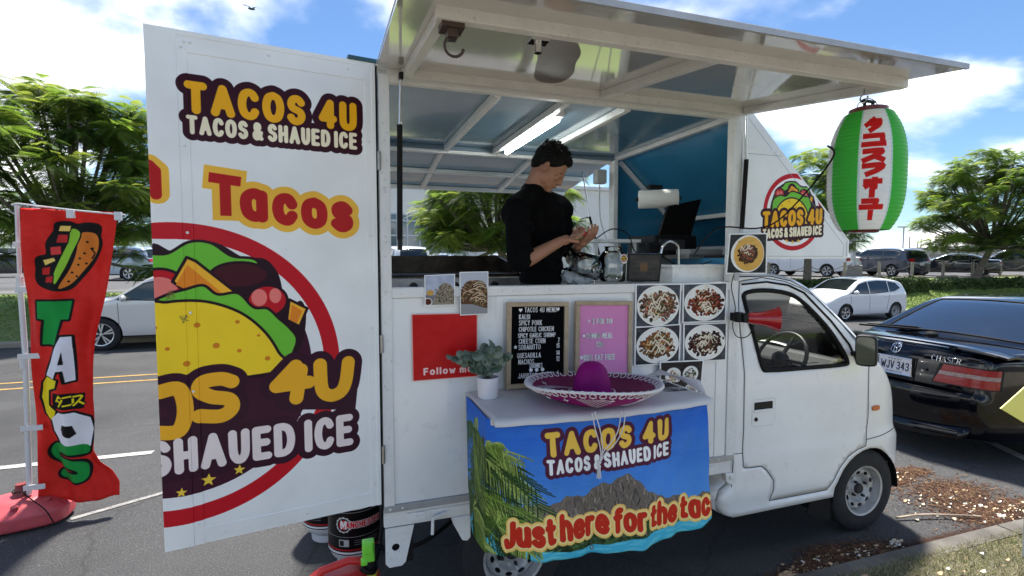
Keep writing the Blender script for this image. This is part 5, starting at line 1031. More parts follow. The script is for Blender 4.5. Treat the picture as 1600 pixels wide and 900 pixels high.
board('specials_board', 'pink letter board with combo meal offers in a pale wooden frame behind the sombrero', Bq, FP, [('2 FOR $14', .095, y2(506), .024), ('COMBO MEAL', .062, y2(529), .024), ('$20', .118, y2(543), .024), ('KIDS EAT FREE', .050, y2(563.5), .025)], r_=.0024, symbols=[('bolt', .075, y2(502), .010), ('dot', .047, y2(525), .007), ('dot', .036, y2(559), .009), ('dot', .125, y2(573), .007), ('dot', .143, y2(573), .007)])
# ------------------------------------------------------------------ the fold-down table with its printed cloth
TZ = 1.146
tbl = thing('serving_table', 'white fold-down side table fixed to the truck wall under the letter boards', 'table', (1.05, 2.1, TZ))
MB().box(.545, 1.565, 1.895, NY-.004, TZ-.028, TZ-.002).build('table_top', mat('table_white', (.66, .65, .62), .5, var=.08, vscale=5, bump=.04), tbl, bevel=.003)
for x in (.65, 1.45): b = MB(); b.bar((x, NY-.01, .86), (x, 1.95, TZ-.035), .025, .012); b.box(x-.014, x+.014, NY-.02, NY-.004, .80, TZ-.03); b.build('table_bracket', STL, tbl)
# white runner laid over the top
run = MB(); 
def runf(u, v):
    x = .535+u*1.03+.012*v; y = NY-.012-v*.445-.04*math.sin(PI*u)*v; e = max(0, v-.965)/.035; z = TZ+.0015+.0012*math.sin(u*40+v*9)*v
    if v > .96: z -= (v-.96)*.55; y -= .004
    return (x, y, z)
run.grid(runf, 40, 30); rn = tag(run.build('table_runner', mat('white_tablecloth', (.66, .655, .64), .8, var=.04, bump=.15, bscale=120), solid=.003, fixn=False, smooth=50), 'white runner laid over the fold-down table top under the sombrero', 'tablecloth')
# banner art, metres: x along the front edge, y up from the hem
BW, BH = 1.42, .72; x_left = -.40        # wraps round the left end of the table
cv = Cv(BW, BH, 900, (60, 120, 210)); 
for i in range(40): y = BH*i/40; t = i/39; cv.poly([(0, y), (BW, y), (BW, y+BH/39), (0, y+BH/39)], tuple(np.array((116, 188, 244))*(1-t)+np.array((44, 104, 206))*t))
FXL = .545
def onB(px, py):
    p = onY(px, py, 1.86); return (p[0]-FXL-x_left, p[2]-(TZ-BH))
B_ = lambda *L_: [onB(*p) for p in L_]
for i in range(60): x, y = RS.uniform(0, BW), RS.uniform(.3, BH); cv.ell(x, y, RS.uniform(.05, .2), RS.uniform(.02, .05), (120, 176, 236), alpha=.06)
mt = catmull(B_((700, 800), (780, 790), (830, 786), (880, 771), (920, 757), (945, 743), (968, 734), (990, 740), (1010, 762), (1040, 768), (1075, 772), (1100, 766), (1130, 760)), 5)
mt = [(x, y+.008*math.sin(x*47)+.005*math.sin(x*111)) for x, y in mt]; cv.poly(mt+[(BW+.1, .0), (0, 0)], (118, 108, 98))
for i in range(1500):
    x = RS.uniform(.1, BW); top = np.interp(x, [p[0] for p in mt], [p[1] for p in mt]); y = top-RS.rand()**1.3*.20; k = RS.uniform(.55, 1.35); L_ = RS.uniform(.008, .035); an = RS.choice([-1.9, -1.2, -1.5])+RS.randn()*.3
    if y > .1: cv.stroke([(x, y-.004), (x+L_*math.cos(an), y-.004+L_*math.sin(an))], RS.uniform(.001, .003), tuple(np.clip(np.array(((126, 114, 102), (148, 138, 126), (92, 84, 78), (110, 100, 84))[i % 4])*k, 0, 255)), alpha=.75)
gp = catmull(B_((700, 832), (800, 822), (880, 826), (950, 812), (1010, 798), (1060, 790), (1120, 776)), 4)
for i in range(2400):
    x = RS.uniform(0, BW); t = np.interp(x, [p[0] for p in gp], [p[1] for p in gp]); y = t+.03-RS.rand()*.10; cv.ell(x, y, RS.uniform(.006, .014), RS.uniform(.004, .008), tuple(np.array((58, 84, 48))*RS.uniform(.5, 1.4)), n=8)
sp_ = catmull(B_((690, 850), (780, 832), (860, 850), (950, 834), (1050, 812), (1120, 796)), 4); cv.poly(sp_+[(BW+.2, -.1), (-.1, -.1)], (74, 186, 214))
for i in range(300): x = RS.uniform(0, BW); t = np.interp(x, [p[0] for p in sp_], [p[1] for p in sp_]); cv.ell(x, t-RS.rand()*.14, .03, .004, (120, 214, 226), alpha=.5, n=10)
def palm(cx, cy, n, L0, sd):
    r = np.random.RandomState(sd)
    for k in range(n):
        an = r.uniform(-1.2, 1.5) if k % 4 else r.uniform(1.5, 3.6); L_ = L0*r.uniform(.7, 1.15); P = []
        for t in np.linspace(0, 1, 9): P.append((cx+L_*t*math.cos(an), cy+L_*t*math.sin(an)*.8-.5*L_*t*t))
        g_ = np.array(((70, 96, 38), (112, 138, 56), (150, 166, 84), (46, 70, 34))[k % 4])
        for p, q in zip(P[:-1], P[1:]):
            dx, dy = q[0]-p[0], q[1]-p[1]
            for s_ in (-1, 1):
                for e in (0, .5): x, y = p[0]+dx*e, p[1]+dy*e; cv.stroke([(x, y), (x+dx*1.3-s_*dy*1.2, y+dy*1.3+s_*dx*1.2-.035)], .0022, tuple(g_*r.uniform(.7, 1.2)))
        cv.strokes([P], .0022, tuple(g_*1.1))
cv.stroke([(.24, .30), (.27, .48), (.32, .62)], .016, (96, 78, 58)); palm(.33, .56, 26, .24, 1); palm(.27, .40, 26, .26, 2); palm(.40, .30, 16, .17, 3); palm(.16, .62, 20, .2, 4); palm(.2, .28, 24, .2, 9)
e0, e1 = onB(847, 712), onB(1046, 682); wd = e1[0]-e0[0]; sh = lambda a, c: (a, c+(a-e0[0])*.012)
logo_text(cv, e0[0]+.006, e1[0]-.002, e0[1]+.004, .098, e0[1]-.066, .060, xf=sh, white=(250, 250, 246), gold=(250, 204, 84), out=(86, 36, 60), k=1.0)
j0, j1_ = onB(785, 862), onB(1092, 800)
f_ = lambda a, c: (a, c+.014*math.sin((a-j0[0])*5)+(a-j0[0])*.004)
for ph in (0, 1):
    cv.text('Just here for the tacos', j0[0], j0[1]+.026, .086, .0125, (206, 50, 30), W=1.095, gap=.10, space=.24, outs=[(.015, (252, 206, 110)), (.008, (254, 226, 150))] if ph == 0 else [], xf=f_)
cv.ell(*onB(918, 845), .008, .008, (40, 46, 50)); cv.ell(*onB(918, 845), .0045, .0045, (200, 210, 214))
cv.a += cv.noise(.012, 3, 9)[..., None]; np.clip(cv.a, 0, 1, out=cv.a)
banm = img_mat('banner_print', cv, .62, bump=.1, bscale=500)
HEM = [(-.4, .28), (-.2, .17), (-.05, .17), (.05, .185), (.14, .165), (.25, .155), (.42, .150), (.65, .140), (.85, .14), (.96, .150), (1.02, .18)]
def vcrop(u, v): h = np.interp(u*BW+x_left, [a for a, _ in HEM], [c for _, c in HEM])/BH; return h+(1-h)*v
def banf(u, v):      # u along the cloth, v up
    v = vcrop(u, v); s = u*BW+x_left; dn_ = (1-v); z = TZ-.004-dn_*BH
    bulge = .05*math.sin(PI*min(max(s/1.0, 0), 1)); flare = .05*dn_**1.3
    if s < 0: x, y = FXL-.012-.03*dn_*math.sin(-s*9), 1.885+min(-s, .40)*.98+.01*math.sin(s*40)*dn_
    else: x, y = FXL+s, 1.885-bulge*(.8+.3*dn_)-flare+.020*math.sin(s*15+.6+dn_*1.5)*dn_+.009*math.sin(s*41+dn_*5)*dn_+.004*math.sin(s*8-dn_*14)+.0025*math.sin(s*70+dn_*22)
    if -.04 < s < .05: t = (s+.04)/.09; y0 = 1.885+.04*.98; x = (FXL-.012)*(1-t)+(FXL+.05)*t; y = (y0*(1-t)+(1.885-.05*math.sin(PI*.05)*(.8+.3*dn_)-flare)*t)-.012*math.sin(PI*t)
    tl = np.interp(s, [-.4, 0, .5, 1.02], [.0, -.0, -.014, .0]); z += tl*v
    return (x, y, z)
b = MB(); b.grid(banf, 150, 60); b.uvv = [(i/150, vcrop(i/150, j/60)) for j in range(61) for i in range(151)]; ban = tag(b.build('table_banner', banm, None, smooth=80, solid=.0015, fixn=False), 'printed cloth banner with palm, mountain and taco lettering hanging from the fold-down table', 'banner')
b = MB(); b.grid(lambda u, v: (FXL+.96+.07*u+.05*v-.05*u*v, NY-.02-.34*u-.06*v, TZ+.012+.05*u*(1-v)+.016*math.sin(u*3+v)+.05*v*(1-u)*.6), 12, 6); fo = tag(b.build('folded_cloth', mat('cloth_back_white', (.70, .70, .72), .75), None, smooth=80, solid=.002, fixn=False), 'white folded back corner of cloth lying at the right end of the table', 'cloth')
cvk = Cv(.34, .2, 500, (70, 72, 76))
for i in range(160): x, y = RS.rand()*.34, RS.rand()*.2; cvk.stroke([(x, y), (x+RS.uniform(.02, .08), y+RS.uniform(-.01, .01))], .003, tuple([RS.choice([30, 60, 110, 190])]*3))
b = MB(); b.grid(lambda u, v: (1.25+.30*u, 2.03+.19*v-.03*u, TZ+.006+.002*math.sin(u*9)), 4, 4); tag(b.build('flyer', img_mat('flyer_print', cvk, .1, coat=.6), None, solid=.001, fixn=False), 'glossy dark flyer in a clear sleeve on the table beside the sombrero', 'flyer')
# ------------------------------------------------------------------ plant in a white pot
pc = Vector((.613, 2.185, TZ+.003)); pl = thing('potted_plant', 'small eucalyptus-like plant in a plain white pot at the left end of the table', 'potted plant', pc)
MB().lathe([(0, 0), (.040, 0), (.046, .005), (.050, .095), (.047, .097), (.044, .09), (.043, .08), (0, .08)], 36, pc).build('pot', mat('white_ceramic', (.70, .69, .72), .3, coat=.3), pl, smooth=40)
MB().lathe([(0, .084), (.043, .082)], 20, pc).build('soil', mat('potting_soil', (.03, .022, .016), .95, bump=.6, bscale=200), pl)
LG = [mat('leaf_grey_green', (.10, .14, .105), .55, var=.35, vscale=14), mat('leaf_deep_green', (.055, .095, .06), .5, var=.3, vscale=14), mat('leaf_pale_green', (.15, .20, .15), .6, var=.25, vscale=14)]
lfm = []
for m_ in LG:
    b = MB(); n_ = 14; vs = [(0, 0, .003)]+[(.024*math.cos(a)*(1+.08*math.cos(a)), .022*math.sin(a), .004*math.cos(2*a)-.002) for a in np.linspace(0, 2*PI, n_+1)[:-1]]; b.add(vs, [(0, i+1, (i+1) % n_+1) for i in range(n_)]); o = b.build('leaf', m_, None, smooth=80, solid=.0008); lfm.append(o.data); bpy.data.objects.remove(o)
stems = MB(); rl = np.random.RandomState(5); k = 0
for i in range(15):
    az = rl.rand()*2*PI; ln = rl.uniform(.09, .17); lean = rl.uniform(.25, .95); tip = Vector((math.cos(az)*ln*lean*1.15, math.sin(az)*ln*lean*.7, .09+ln*(1.15-lean*.6))); P = catmull([pc+Vector((0, 0, .08)), pc+tip*.55+Vector((0, 0, .04)), pc+tip], 4); stems.tube(P, .0014, 5)
    for t in (.35, .55, .75, .9, 1.0):
        for sg in (-1, 1):
            if t == 1.0 and sg == 1: continue
            q = pc+Vector((0, 0, .08))*(1-t)+tip*t+Vector((0, 0, .02*t*(1-t)*4)); a2 = az+sg*1.2+rl.randn()*.4; q += Vector((math.cos(a2)*.022, math.sin(a2)*.022, rl.uniform(-.004, .01)))
            o = bpy.data.objects.new('leaf', lfm[k % 3]); k += 1; COL.objects.link(o); o.parent = pl; o.location = q-pc; o.rotation_euler = (rl.uniform(.5, 1.5), rl.uniform(-.5, .5), rl.uniform(-.9, .9)); s_ = rl.uniform(.7, 1.15)*(1.05 if t < .8 else .8); o.scale = (s_, s_, s_)
stems.build('stems', mat('stem_brown_green', (.09, .08, .05), .7), pl)
# ------------------------------------------------------------------ sombrero
hc = Vector((1.035, 1.985, TZ+.004)); ht = thing('sombrero', 'magenta sombrero with white looped edging resting on the table cloth', 'sombrero', hc)
MG = mat('magenta_velvet', (.27, .003, .155), .6, spec=.2, var=.18, vscale=12, bump=.1, bscale=200)
MR = mat('maroon_velvet', (.16, .003, .06), .6, var=.2, vscale=12)
WT = mat('white_braid', (.72, .70, .70), .7, bump=.3, bscale=300); SV = mat('silver_ribbon', (.55, .50, .60), .35, .4, bump=.2, bscale=200)
RH = .297
def hatp(r, a):      # brim surface, turned up all round and higher on the road side
    t = min(max((r-.09)/(RH-.09), 0), 1.03); return hc+Vector((r*math.cos(a), r*math.sin(a), .006+.080*t**1.8-.022*math.sin(a)*t**1.2-.008*math.cos(a)*t+.004*math.cos(3*a)*t))
b = MB(); b.grid(lambda u, v: hatp(.085+(RH-.085)*v, 2*PI*u), 72, 14, uv=False); br = b.build('brim', [MG, MR], ht, smooth=80); q = br.modifiers.new('s', 'SOLIDIFY'); q.thickness = .006; q.offset = 0; q.material_offset = 1
def crf(u, v):
    a = 2*PI*u; r = np.interp(v, [0, .1, .4, .65, .8, .9, 1.0], [.096, .091, .080, .067, .050, .030, 0.0001]); z = np.interp(v, [0, .1, .4, .65, .8, .9, 1], [.012, .03, .090, .130, .152, .162, .165]); k_ = 1-.10*math.cos(2*a)*v; return hc+Vector((r*math.cos(a)*k_-.004, r*math.sin(a)*.85, z+.012))
b = MB(); b.grid(crf, 40, 18, uv=False); b.build('crown', MG, ht, smooth=80)
b = MB()
for k in range(3): b.tube([hc+Vector((.102*math.cos(a)-.004, .102*.88*math.sin(a), .022+.010*k)) for a in np.linspace(0, 2*PI, 41)[:-1]], .0065, 6, True)
b.build('crown_braid', SV, ht, smooth=60)
lp = MB(); nl = 46
for k in range(nl):
    a = 2*PI*k/nl; da = 2*PI/nl*.42; P = []
    for s_ in np.linspace(0, 1, 13):
        ph = s_*2*PI; rr = RH+.002-.030*(1-math.cos(ph))/2; aa = a+da*math.sin(ph)*(.55+.9*(1-math.cos(ph))/2*.5); p = hatp(rr, aa); nn_ = (hatp(rr+.004, aa)-p).cross(hatp(rr, aa+.02)-p).normalized(); P.append(p+nn_*.005)
    lp.tube(P, .0024, 5); P2 = []
    for s_ in np.linspace(0, 1, 13):
        ph = s_*2*PI; rr = RH+.002-.030*(1-math.cos(ph))/2; aa = a+da*math.sin(ph)*(.55+.9*(1-math.cos(ph))/2*.5); p = hatp(rr, aa); nn_ = (hatp(rr+.004, aa)-p).cross(hatp(rr, aa+.02)-p).normalized(); P2.append(p-nn_*.005)
    lp.tube(P2, .0024, 5)
tag(lp.build('edge_loops', WT, ht, smooth=60), kind='stuff')
MB().tube([hatp(RH, a) for a in np.linspace(0, 2*PI, 97)[:-1]], .0055, 6, True).build('edge_piping', WT, ht, smooth=60)
def surf(P, off, m, nm, sgn=1):
    b = MB(); n = 10
    for (r0, a0), (r1, a1), wd_ in P:
        for s_ in range(n):
            for e in (0,):
                p0, p1 = [hatp(r0+(r1-r0)*(s_+o_)/n, a0+(a1-a0)*(s_+o_)/n) for o_ in (0, 1)]; nn_ = (hatp(r0+.01, a0)-hatp(r0, a0)).cross(hatp(r0, a0+.02)-hatp(r0, a0)).normalized()*sgn; b.tube([p0+nn_*off, p1+nn_*off], wd_, 4)
    b.build(nm, m, ht, smooth=60)
surf([((.12+.016*k, 2.3+.05*k), (.25-.01*k, 3.0-.16*k), .003) for k in range(9)]+[((.12, 2.9+.04*k), (.26-.01*k, 3.6-.12*k), .003) for k in range(9)], .005, SV, 'silver_embroidery')
surf([((.14+.018*k, -1.9+.03*k), (.26, -2.3+.06*k), .0016) for k in range(7)]+[((.14+.018*k, -1.05-.03*k), (.26, -.65-.06*k), .0016) for k in range(7)], .006, SV, 'thread_embroidery', -1)
for a, r in ((-2.5, .24), (-1.75, .25), (-1.1, .245), (-.35, .24), (-2.9, .24)): surf([((r-.012, a), (r+.012, a), .002), ((r, a-.045), (r, a+.045), .002)], .006, WT, 'stitched_cross', -1)
for a, r in ((2.7, .22), (3.1, .24), (2.3, .24)): surf([((r-.012, a), (r+.012, a), .002), ((r, a-.045), (r, a+.045), .002)], .006, WT, 'stitched_cross', 1)
cd = MB(); yF = 1.795
def cdp(px, py, Y=1.78): p = onY(px, py, Y); return (p[0], Y, p[2])
for P in ([(925, 645), (930, 670), (937, 695), (939, 712), (936, 725)], [(929, 643), (936, 665), (941, 690), (941, 710), (937, 724)], [(971, 642), (966, 672), (956, 690), (944, 704), (937, 722)], [(977, 642), (974, 668), (962, 692), (947, 707), (938, 722)]): cd.tube(catmull([cdp(*p) for p in P], 5), .0024, 6)
cd.build('chin_cord', WT, ht, smooth=60)
tp = Vector(cdp(936, 722)); b = MB(); b.ball(tp, .009, 10, 8)
for k in range(26): a = 2*PI*k/26; q = .3+.7*(k % 3)/2; b.tube([tp+Vector((.003*math.cos(a), .003*math.sin(a), -.004)), tp+Vector((.009*q*math.cos(a), .009*q*math.sin(a), -.05-.006*(k % 4)))], .0013, 4)
b.build('tassel', WT, ht, smooth=60)
# ------------------------------------------------------------------ paper lantern
lc = Vector((HOOK.x+.028, HOOK.y-.0, 0)); LZ0, LZ1 = 1.895, 2.372; ln_ = thing('paper_lantern', 'green and white paper lantern with red katakana hanging from the hatch corner', 'lantern', (lc.x, lc.y, LZ0))
LR = .137
def lrad(t): return LR*(1-abs(2*t-1)**3.4*.36) if t < .5 else LR*(1-abs(2*t-1)**2.8*.38)
cv = Cv(2*PI*LR, .46, 760, (238, 240, 236)); Wc = 2*PI*LR; 
def ang(d): return (d/360*Wc) % Wc
# azimuth 0 of the print faces the camera; stripes of green between white
GREEN = (66, 182, 66)
for a0, a1 in ((-58, -10), (36, 84), (120, 168), (-150, -104)):
    for o_ in (-Wc, 0, Wc): cv.poly([(a0/360*Wc+Wc/2+o_, 0), (a1/360*Wc+Wc/2+o_, 0), (a1/360*Wc+Wc/2+o_, .46), (a0/360*Wc+Wc/2+o_, .46)], GREEN); 
    for e in (a0, a1): cv.stroke([(e/360*Wc+Wc/2, 0), (e/360*Wc+Wc/2, .46)], .004, (206, 226, 222))
kz = Wc/2+.022; tops = [.415, .365, .315, .265, .215, .168, .145, .095]
for g_, (y0, h_, w_) in zip(('~1', '~2', '~3', '~4', '~5', '~6', '~7', '~6'), ((.372, .044, .076), (.314, .042, .076), (.256, .042, .076), (.205, .038, .074), (.155, .038, .066), (.122, .022, .03), (.078, .034, .078), (.038, .030, .03))):
    for S_ in FONT[g_][1]: cv.strokes([[(kz+(px-.5)*w_, y0+py*h_) for px, py in S_]], .0100, (206, 30, 26), True)
lm = img_mat('lantern_print', cv, .45, coat=.2); NR = 30
def lf(u, v):
    t = v; r = lrad(t)*(1+.016*abs(math.sin(t*PI*NR))); a = 2*PI*(u-.5)+math.atan2(-lc.y, -lc.x); return (lc.x+r*math.cos(a), lc.y+r*math.sin(a), LZ0+(LZ1-LZ0)*t)
b = MB(); b.grid(lf, 72, NR*6); lo = b.build('lantern_shade', lm, ln_, smooth=80, fixn=False)
DRD = mat('dark_red_lacquer', (.16, .015, .02), .35, coat=.4)
b = MB(); b.lathe([(.064, -.002), (.070, 0), (.070, .024), (.060, .028), (.060, 0)], 36, (lc.x, lc.y, LZ1-.004)); b.build('top_ring', DRD, ln_, smooth=40)
b = MB(); b.lathe([(.050, .01), (.054, -.012), (.046, -.014), (.0, -.012)], 36, (lc.x, lc.y, LZ0+.004)); b.build('bottom_ring', DRD, ln_, smooth=40)
b = MB(); b.box(lc.x-.035, lc.x+.035, lc.y-.006, lc.y+.006, LZ1+.048, LZ1+.058); b.box(lc.x-.028, lc.x-.018, lc.y-.005, lc.y+.005, LZ1+.02, LZ1+.05); b.box(lc.x+.018, lc.x+.028, lc.y-.005, lc.y+.005, LZ1+.02, LZ1+.05); b.box(lc.x-.03, lc.x+.03, lc.y-.02, lc.y+.02, LZ1+.016, LZ1+.026); b.build('lantern_bracket', BLK, ln_, bevel=.002)
b = MB(); b.tube([(lc.x+.066*math.cos(a), lc.y, LZ1+.01+.055*math.sin(a)) for a in np.linspace(0, PI, 16)], .0018, 5); b.tube([(lc.x, lc.y, LZ1+.055), (lc.x, lc.y, HOOK.z-.035)], .0018, 5); b.tube([(lc.x+.01*math.cos(a), lc.y, LZ0-.02+.01*math.sin(a)) for a in np.linspace(0, 2*PI, 13)], .0015, 5); b.build('lantern_wire', CHR, ln_, smooth=60)
o = MB().tube(catmull([atp(1085, 397, 2.30), atp(1120, 357, 2.25), atp(1180, 357, 2.15), atp(1215, 345, 2.0), atp(1260, 300, 1.8), atp(1302, 245, 1.58), (lc.x-.12, lc.y+.08, LZ1-.12)], 6), .004, 6).build('lantern_cable', RUB, None, smooth=60); tag(o, 'thin black cable running from the counter up to the paper lantern', 'cable')
# ------------------------------------------------------------------ red megaphone on the cab pillar
mg = thing('megaphone', 'red megaphone clipped to the cab pillar in front of the cab window', 'megaphone', (2.07, 2.24, 1.44)); A_ = Vector((2.085, 2.235, 1.452)); B_2 = Vector((2.30, 2.10, 1.448)); dq = (B_2-A_).normalized(); u_1 = Vector((0, 0, 1)); w_1 = dq.cross(u_1).normalized(); u_1 = w_1.cross(dq)
def cone(b, prof, n=28):
    for (t0_, r0), (t1_, r1) in zip(prof[:-1], prof[1:]): b.add([A_+dq*t_+(u_1*math.cos(2*PI*i/n)+w_1*math.sin(2*PI*i/n))*r_ for t_, r_ in ((t0_, r0), (t1_, r1)) for i in range(n)], [(i, (i+1) % n, n+(i+1) % n, n+i) for i in range(n)])
    return b
RDM = mat('glossy_red_plastic', (.42, .012, .016), .2, coat=.7)
cone(MB(), [(.02, 0), (.02, .028), (.05, .033), (.075, .035), (.11, .042), (.14, .053), (.168, .066), (.174, .068), (.172, .064), (.14, .049), (.11, .038), (.08, .010), (.08, 0)]).build('horn', RDM, mg, smooth=45)
cone(MB(), [(-.05, 0), (-.05, .020), (-.02, .026), (.02, .028), (.02, 0)]).build('mouthpiece', BLK, mg, smooth=40)
b = MB(); b.box(2.055, 2.085, 2.20, NY-.004, 1.43, 1.475); b.box(2.03, 2.065, 2.215, 2.25, 1.43, 1.485); b.build('clip', BLK, mg, bevel=.004)
o = MB().tube(catmull([(2.06, 2.285, 1.70), (2.045, 2.29, 1.62), (2.075, 2.29, 1.5), (2.06, 2.29, 1.40), (2.085, 2.28, 1.34), (2.14, 2.26, 1.345), (2.17, 2.24, 1.42)], 6), .0028, 6).build('megaphone_cable', RUB, None, smooth=60); tag(o, 'thin black cable drooping below the red megaphone', 'cable')
MB().box(2.04, 2.07, NY-.052, NY-.044, 1.655, 1.70).build('photo_clip', ALU, truck)
# ------------------------------------------------------------------ the man working behind the counter
MY = 2.62
man = thing('person', 'man in a black t-shirt looking down at his hands behind the serving counter', 'person', (1.08, MY+.05, .65))
def cap(b, p, q, r0, r1, n=14):
    p, q = Vector(p), Vector(q); d = (q-p); L_ = d.length; d = d/L_ if L_ > 1e-6 else Vector((0, 0, 1)); pts = []; rs = []
    for t in (-1, -.92, -.7, -.38): pts.append(p+d*r0*t); rs.append(max(r0*math.sqrt(1-t*t), r0*.03))
    pts += [p+(q-p)*t for t in (0, .5, 1)]; rs += [r0, (r0+r1)/2, r1]
    for t in (.38, .7, .92, 1): pts.append(q+d*r1*t); rs.append(max(r1*math.sqrt(1-t*t), r1*.03))
    b.tube(pts, rs, n)
def fuse(b, name, m, parent, vox, smooth_it=4, fac=.5):
    o = b.build(name, m, None, fixn=False); q = o.modifiers.new('r', 'REMESH'); q.mode = 'VOXEL'; q.voxel_size = vox
    q = o.modifiers.new('s', 'SMOOTH'); q.iterations = smooth_it; q.factor = fac
    dg = bpy.context.evaluated_depsgraph_get(); me = bpy.data.meshes.new_from_object(o.evaluated_get(dg)); me.name = name; me.materials.clear(); me.materials.append(m)
    o.modifiers.clear(); old = o.data; o.data = me; bpy.data.meshes.remove(old); me.transform(Matrix.Translation(-ORG[parent.name])); me.shade_smooth(); o.parent = parent; ORG[o.name] = ORG[parent.name]; return o
sk_ = mat('skin', (.36, .175, .105), .48, var=.12, vscale=14, bump=.08, bscale=160, sub=.12)
Pm = lambda x, y, Y=MY: atp(x, y, Y)
hC = Pm(859, 263, 2.59); yaw_ = math.radians(-26); pit = math.radians(42)
fw_ = Vector((math.cos(yaw_)*math.cos(pit), math.sin(yaw_)*math.cos(pit), -math.sin(pit))); lt_ = Vector((0, 0, 1)).cross(fw_).normalized(); u_ = fw_.cross(lt_).normalized(); HM = Matrix((fw_, lt_, u_)).transposed()
def hp(f, l, u): return hC+HM @ Vector((f, l, u))
nk = Pm(835, 296, 2.64); sR = Pm(808, 322, 2.52); sL = Pm(872, 322, 2.80); eR = Pm(812, 412, 2.46); wR = Pm(876, 377, 2.43); eL = Pm(893, 405, 2.80); wL = Pm(903, 384, 2.56)
chest = (sR+sL)/2; hip = Vector((1.05, MY+.05, 1.56)); hR = hip+Vector((.02, -.10, -.02)); hL = hip+Vector((.02, .10, -.02))
b = MB()
b.ball(hp(-.012, 0, .025), (.094, .074, .092), 20, 14, rot=HM); b.ball(hp(.020, 0, -.02), (.072, .062, .088), 18, 12, rot=HM); b.ball(hp(.038, 0, -.062), (.050, .047, .05), 16, 10, rot=HM)
b.ball(hp(.068, 0, -.094), (.026, .027, .022), 12, 8, rot=HM); b.ball(hp(-.0, .04, -.055), (.05, .022, .04), 12, 8, rot=HM); b.ball(hp(-.0, -.04, -.055), (.05, .022, .04), 12, 8, rot=HM)
b.ball(hp(.078, 0, .016), (.014, .045, .010), 12, 8, rot=HM)
cap(b, hp(.086, 0, .002), hp(.099, 0, -.026), .009, .0115); b.ball(hp(.094, .010, -.032), .0085, 8, 6); b.ball(hp(.094, -.010, -.032), .0085, 8, 6)
b.ball(hp(.084, 0, -.054), (.012, .022, .005), 10, 8, rot=HM); b.ball(hp(.081, 0, -.064), (.012, .019, .006), 10, 8, rot=HM)
for s_ in (-1, 1):
    b.ball(hp(.064, s_*.044, -.018), (.018, .016, .016), 10, 8, rot=HM); b.ball(hp(.073, s_*.030, .001), (.010, .014, .009), 10, 8, rot=HM)
    ER = HM @ Euler((0, math.radians(-14), s_*math.radians(20))).to_matrix(); b.ball(hp(-.010, s_*.078, -.012), (.018, .008, .031), 12, 8, rot=ER); b.ball(hp(-.004, s_*.076, -.034), (.009, .006, .010), 8, 6)
cap(b, hp(-.03, 0, -.03), nk+Vector((-.01, 0, -.02)), .054, .062); cap(b, nk, chest+Vector((-.02, 0, -.04)), .056, .06)
cap(b, sR, eR, .036, .036); cap(b, eR, eR+(wR-eR)*.35, .040, .040); cap(b, eR+(wR-eR)*.3, wR, .040, .026); cap(b, sL, eL, .036, .036); cap(b, eL, wL, .038, .026)
cap(b, chest+Vector((-.01, 0, -.12)), hip+Vector((0, 0, .15)), .10, .10); cap(b, hR, hip+Vector((0, -.09, -.46)), .075, .052); cap(b, hL, hip+Vector((0, .09, -.46)), .075, .052)
for s_ in (-1, 1): kn = hip+Vector((0, s_*.09, -.46)); an = Vector((kn.x-.02, kn.y, .74)); cap(b, kn, an, .052, .036); cap(b, an+Vector((-.02, 0, -.04)), an+Vector((.15, 0, -.055)), .035, .028)
def hand(b, w_, dirn, up_, side, curl, sc_=1.):
    d = dirn.normalized(); s0 = up_.cross(d).normalized()*side; n0 = d.cross(s0).normalized()
    cap(b, w_, w_+d*.035, .024, .027); 
    for k, (o_, ln) in enumerate(((-.030, .026), (-.010, .029), (.010, .028), (.029, .023))):
        r0 = w_+d*.045+s0*o_*.8; kn = w_+d*.088+s0*o_; cap(b, r0, kn, .014, .0105, 10); p = kn; dr_ = d.copy(); c_ = curl[k]
        for j in range(3):
            dr_ = (Matrix.Rotation(c_*(1. if j else .7), 3, s0) @ dr_).normalized(); q = p+dr_*ln*(1.25 if j == 0 else .85 if j == 1 else .7); cap(b, p, q, .0095-.001*j, .0085-.001*j, 10); p = q
    t0_ = w_+d*.03-s0*.026; t1_ = t0_+(d*.6-s0*.5+n0*-.3).normalized()*.034; t2 = t1_+(d*.9+s0*.1+n0*-.4).normalized()*.024; cap(b, t0_, t1_, .014, .011, 10); cap(b, t1_, t2, .011, .009, 10)
dR = (Pm(912, 367, 2.47)-wR); hand(b, wR, dR, Vector((0, 0, 1)), 1, [-.35, -.45, -.55, -.6])
# palm faces inward; the left hand comes to meet it
dL = (Pm(916, 372, 2.50)-wL)+Vector((.02, -.03, .015)); hand(b, wL, dL, Vector((0, 0, 1)), -1, [.35, .4, .45, .5])
body = fuse(b, 'body', sk_, man, .0042, 3)
# t-shirt
b = MB(); TS = mat('black_cotton', (.0045, .0045, .005), .95, spec=.08, var=.15, vscale=9, bump=.25, bscale=24)
cap(b, sR+Vector((.0, .05, -.035)), sL+Vector((0, -.05, -.030)), .072, .072, 20); cap(b, sR+Vector((0, .03, .0)), nk+Vector((-.01, -.03, -.02)), .06, .055, 16); cap(b, sL+Vector((0, -.03, .0)), nk+Vector((-.01, .03, -.02)), .06, .055, 16); b.ball(chest+Vector((.015, 0, -.12)), (.125, .185, .15), 20, 14, rot=Matrix.Rotation(math.atan2((sL-sR).y, (sL-sR).x)-PI/2, 3, 'Z')); b.ball(chest+Vector((.035, .0, -.055)), (.085, .12, .085), 20, 12); b.ball(nk+Vector((.04, -.03, -.07)), (.075, .10, .055), 16, 10); b.ball(nk+Vector((.06, -.04, -.12)), (.09, .10, .08), 16, 10); b.ball(chest+Vector((-.06, .0, -.08)), (.09, .16, .14), 20, 12)
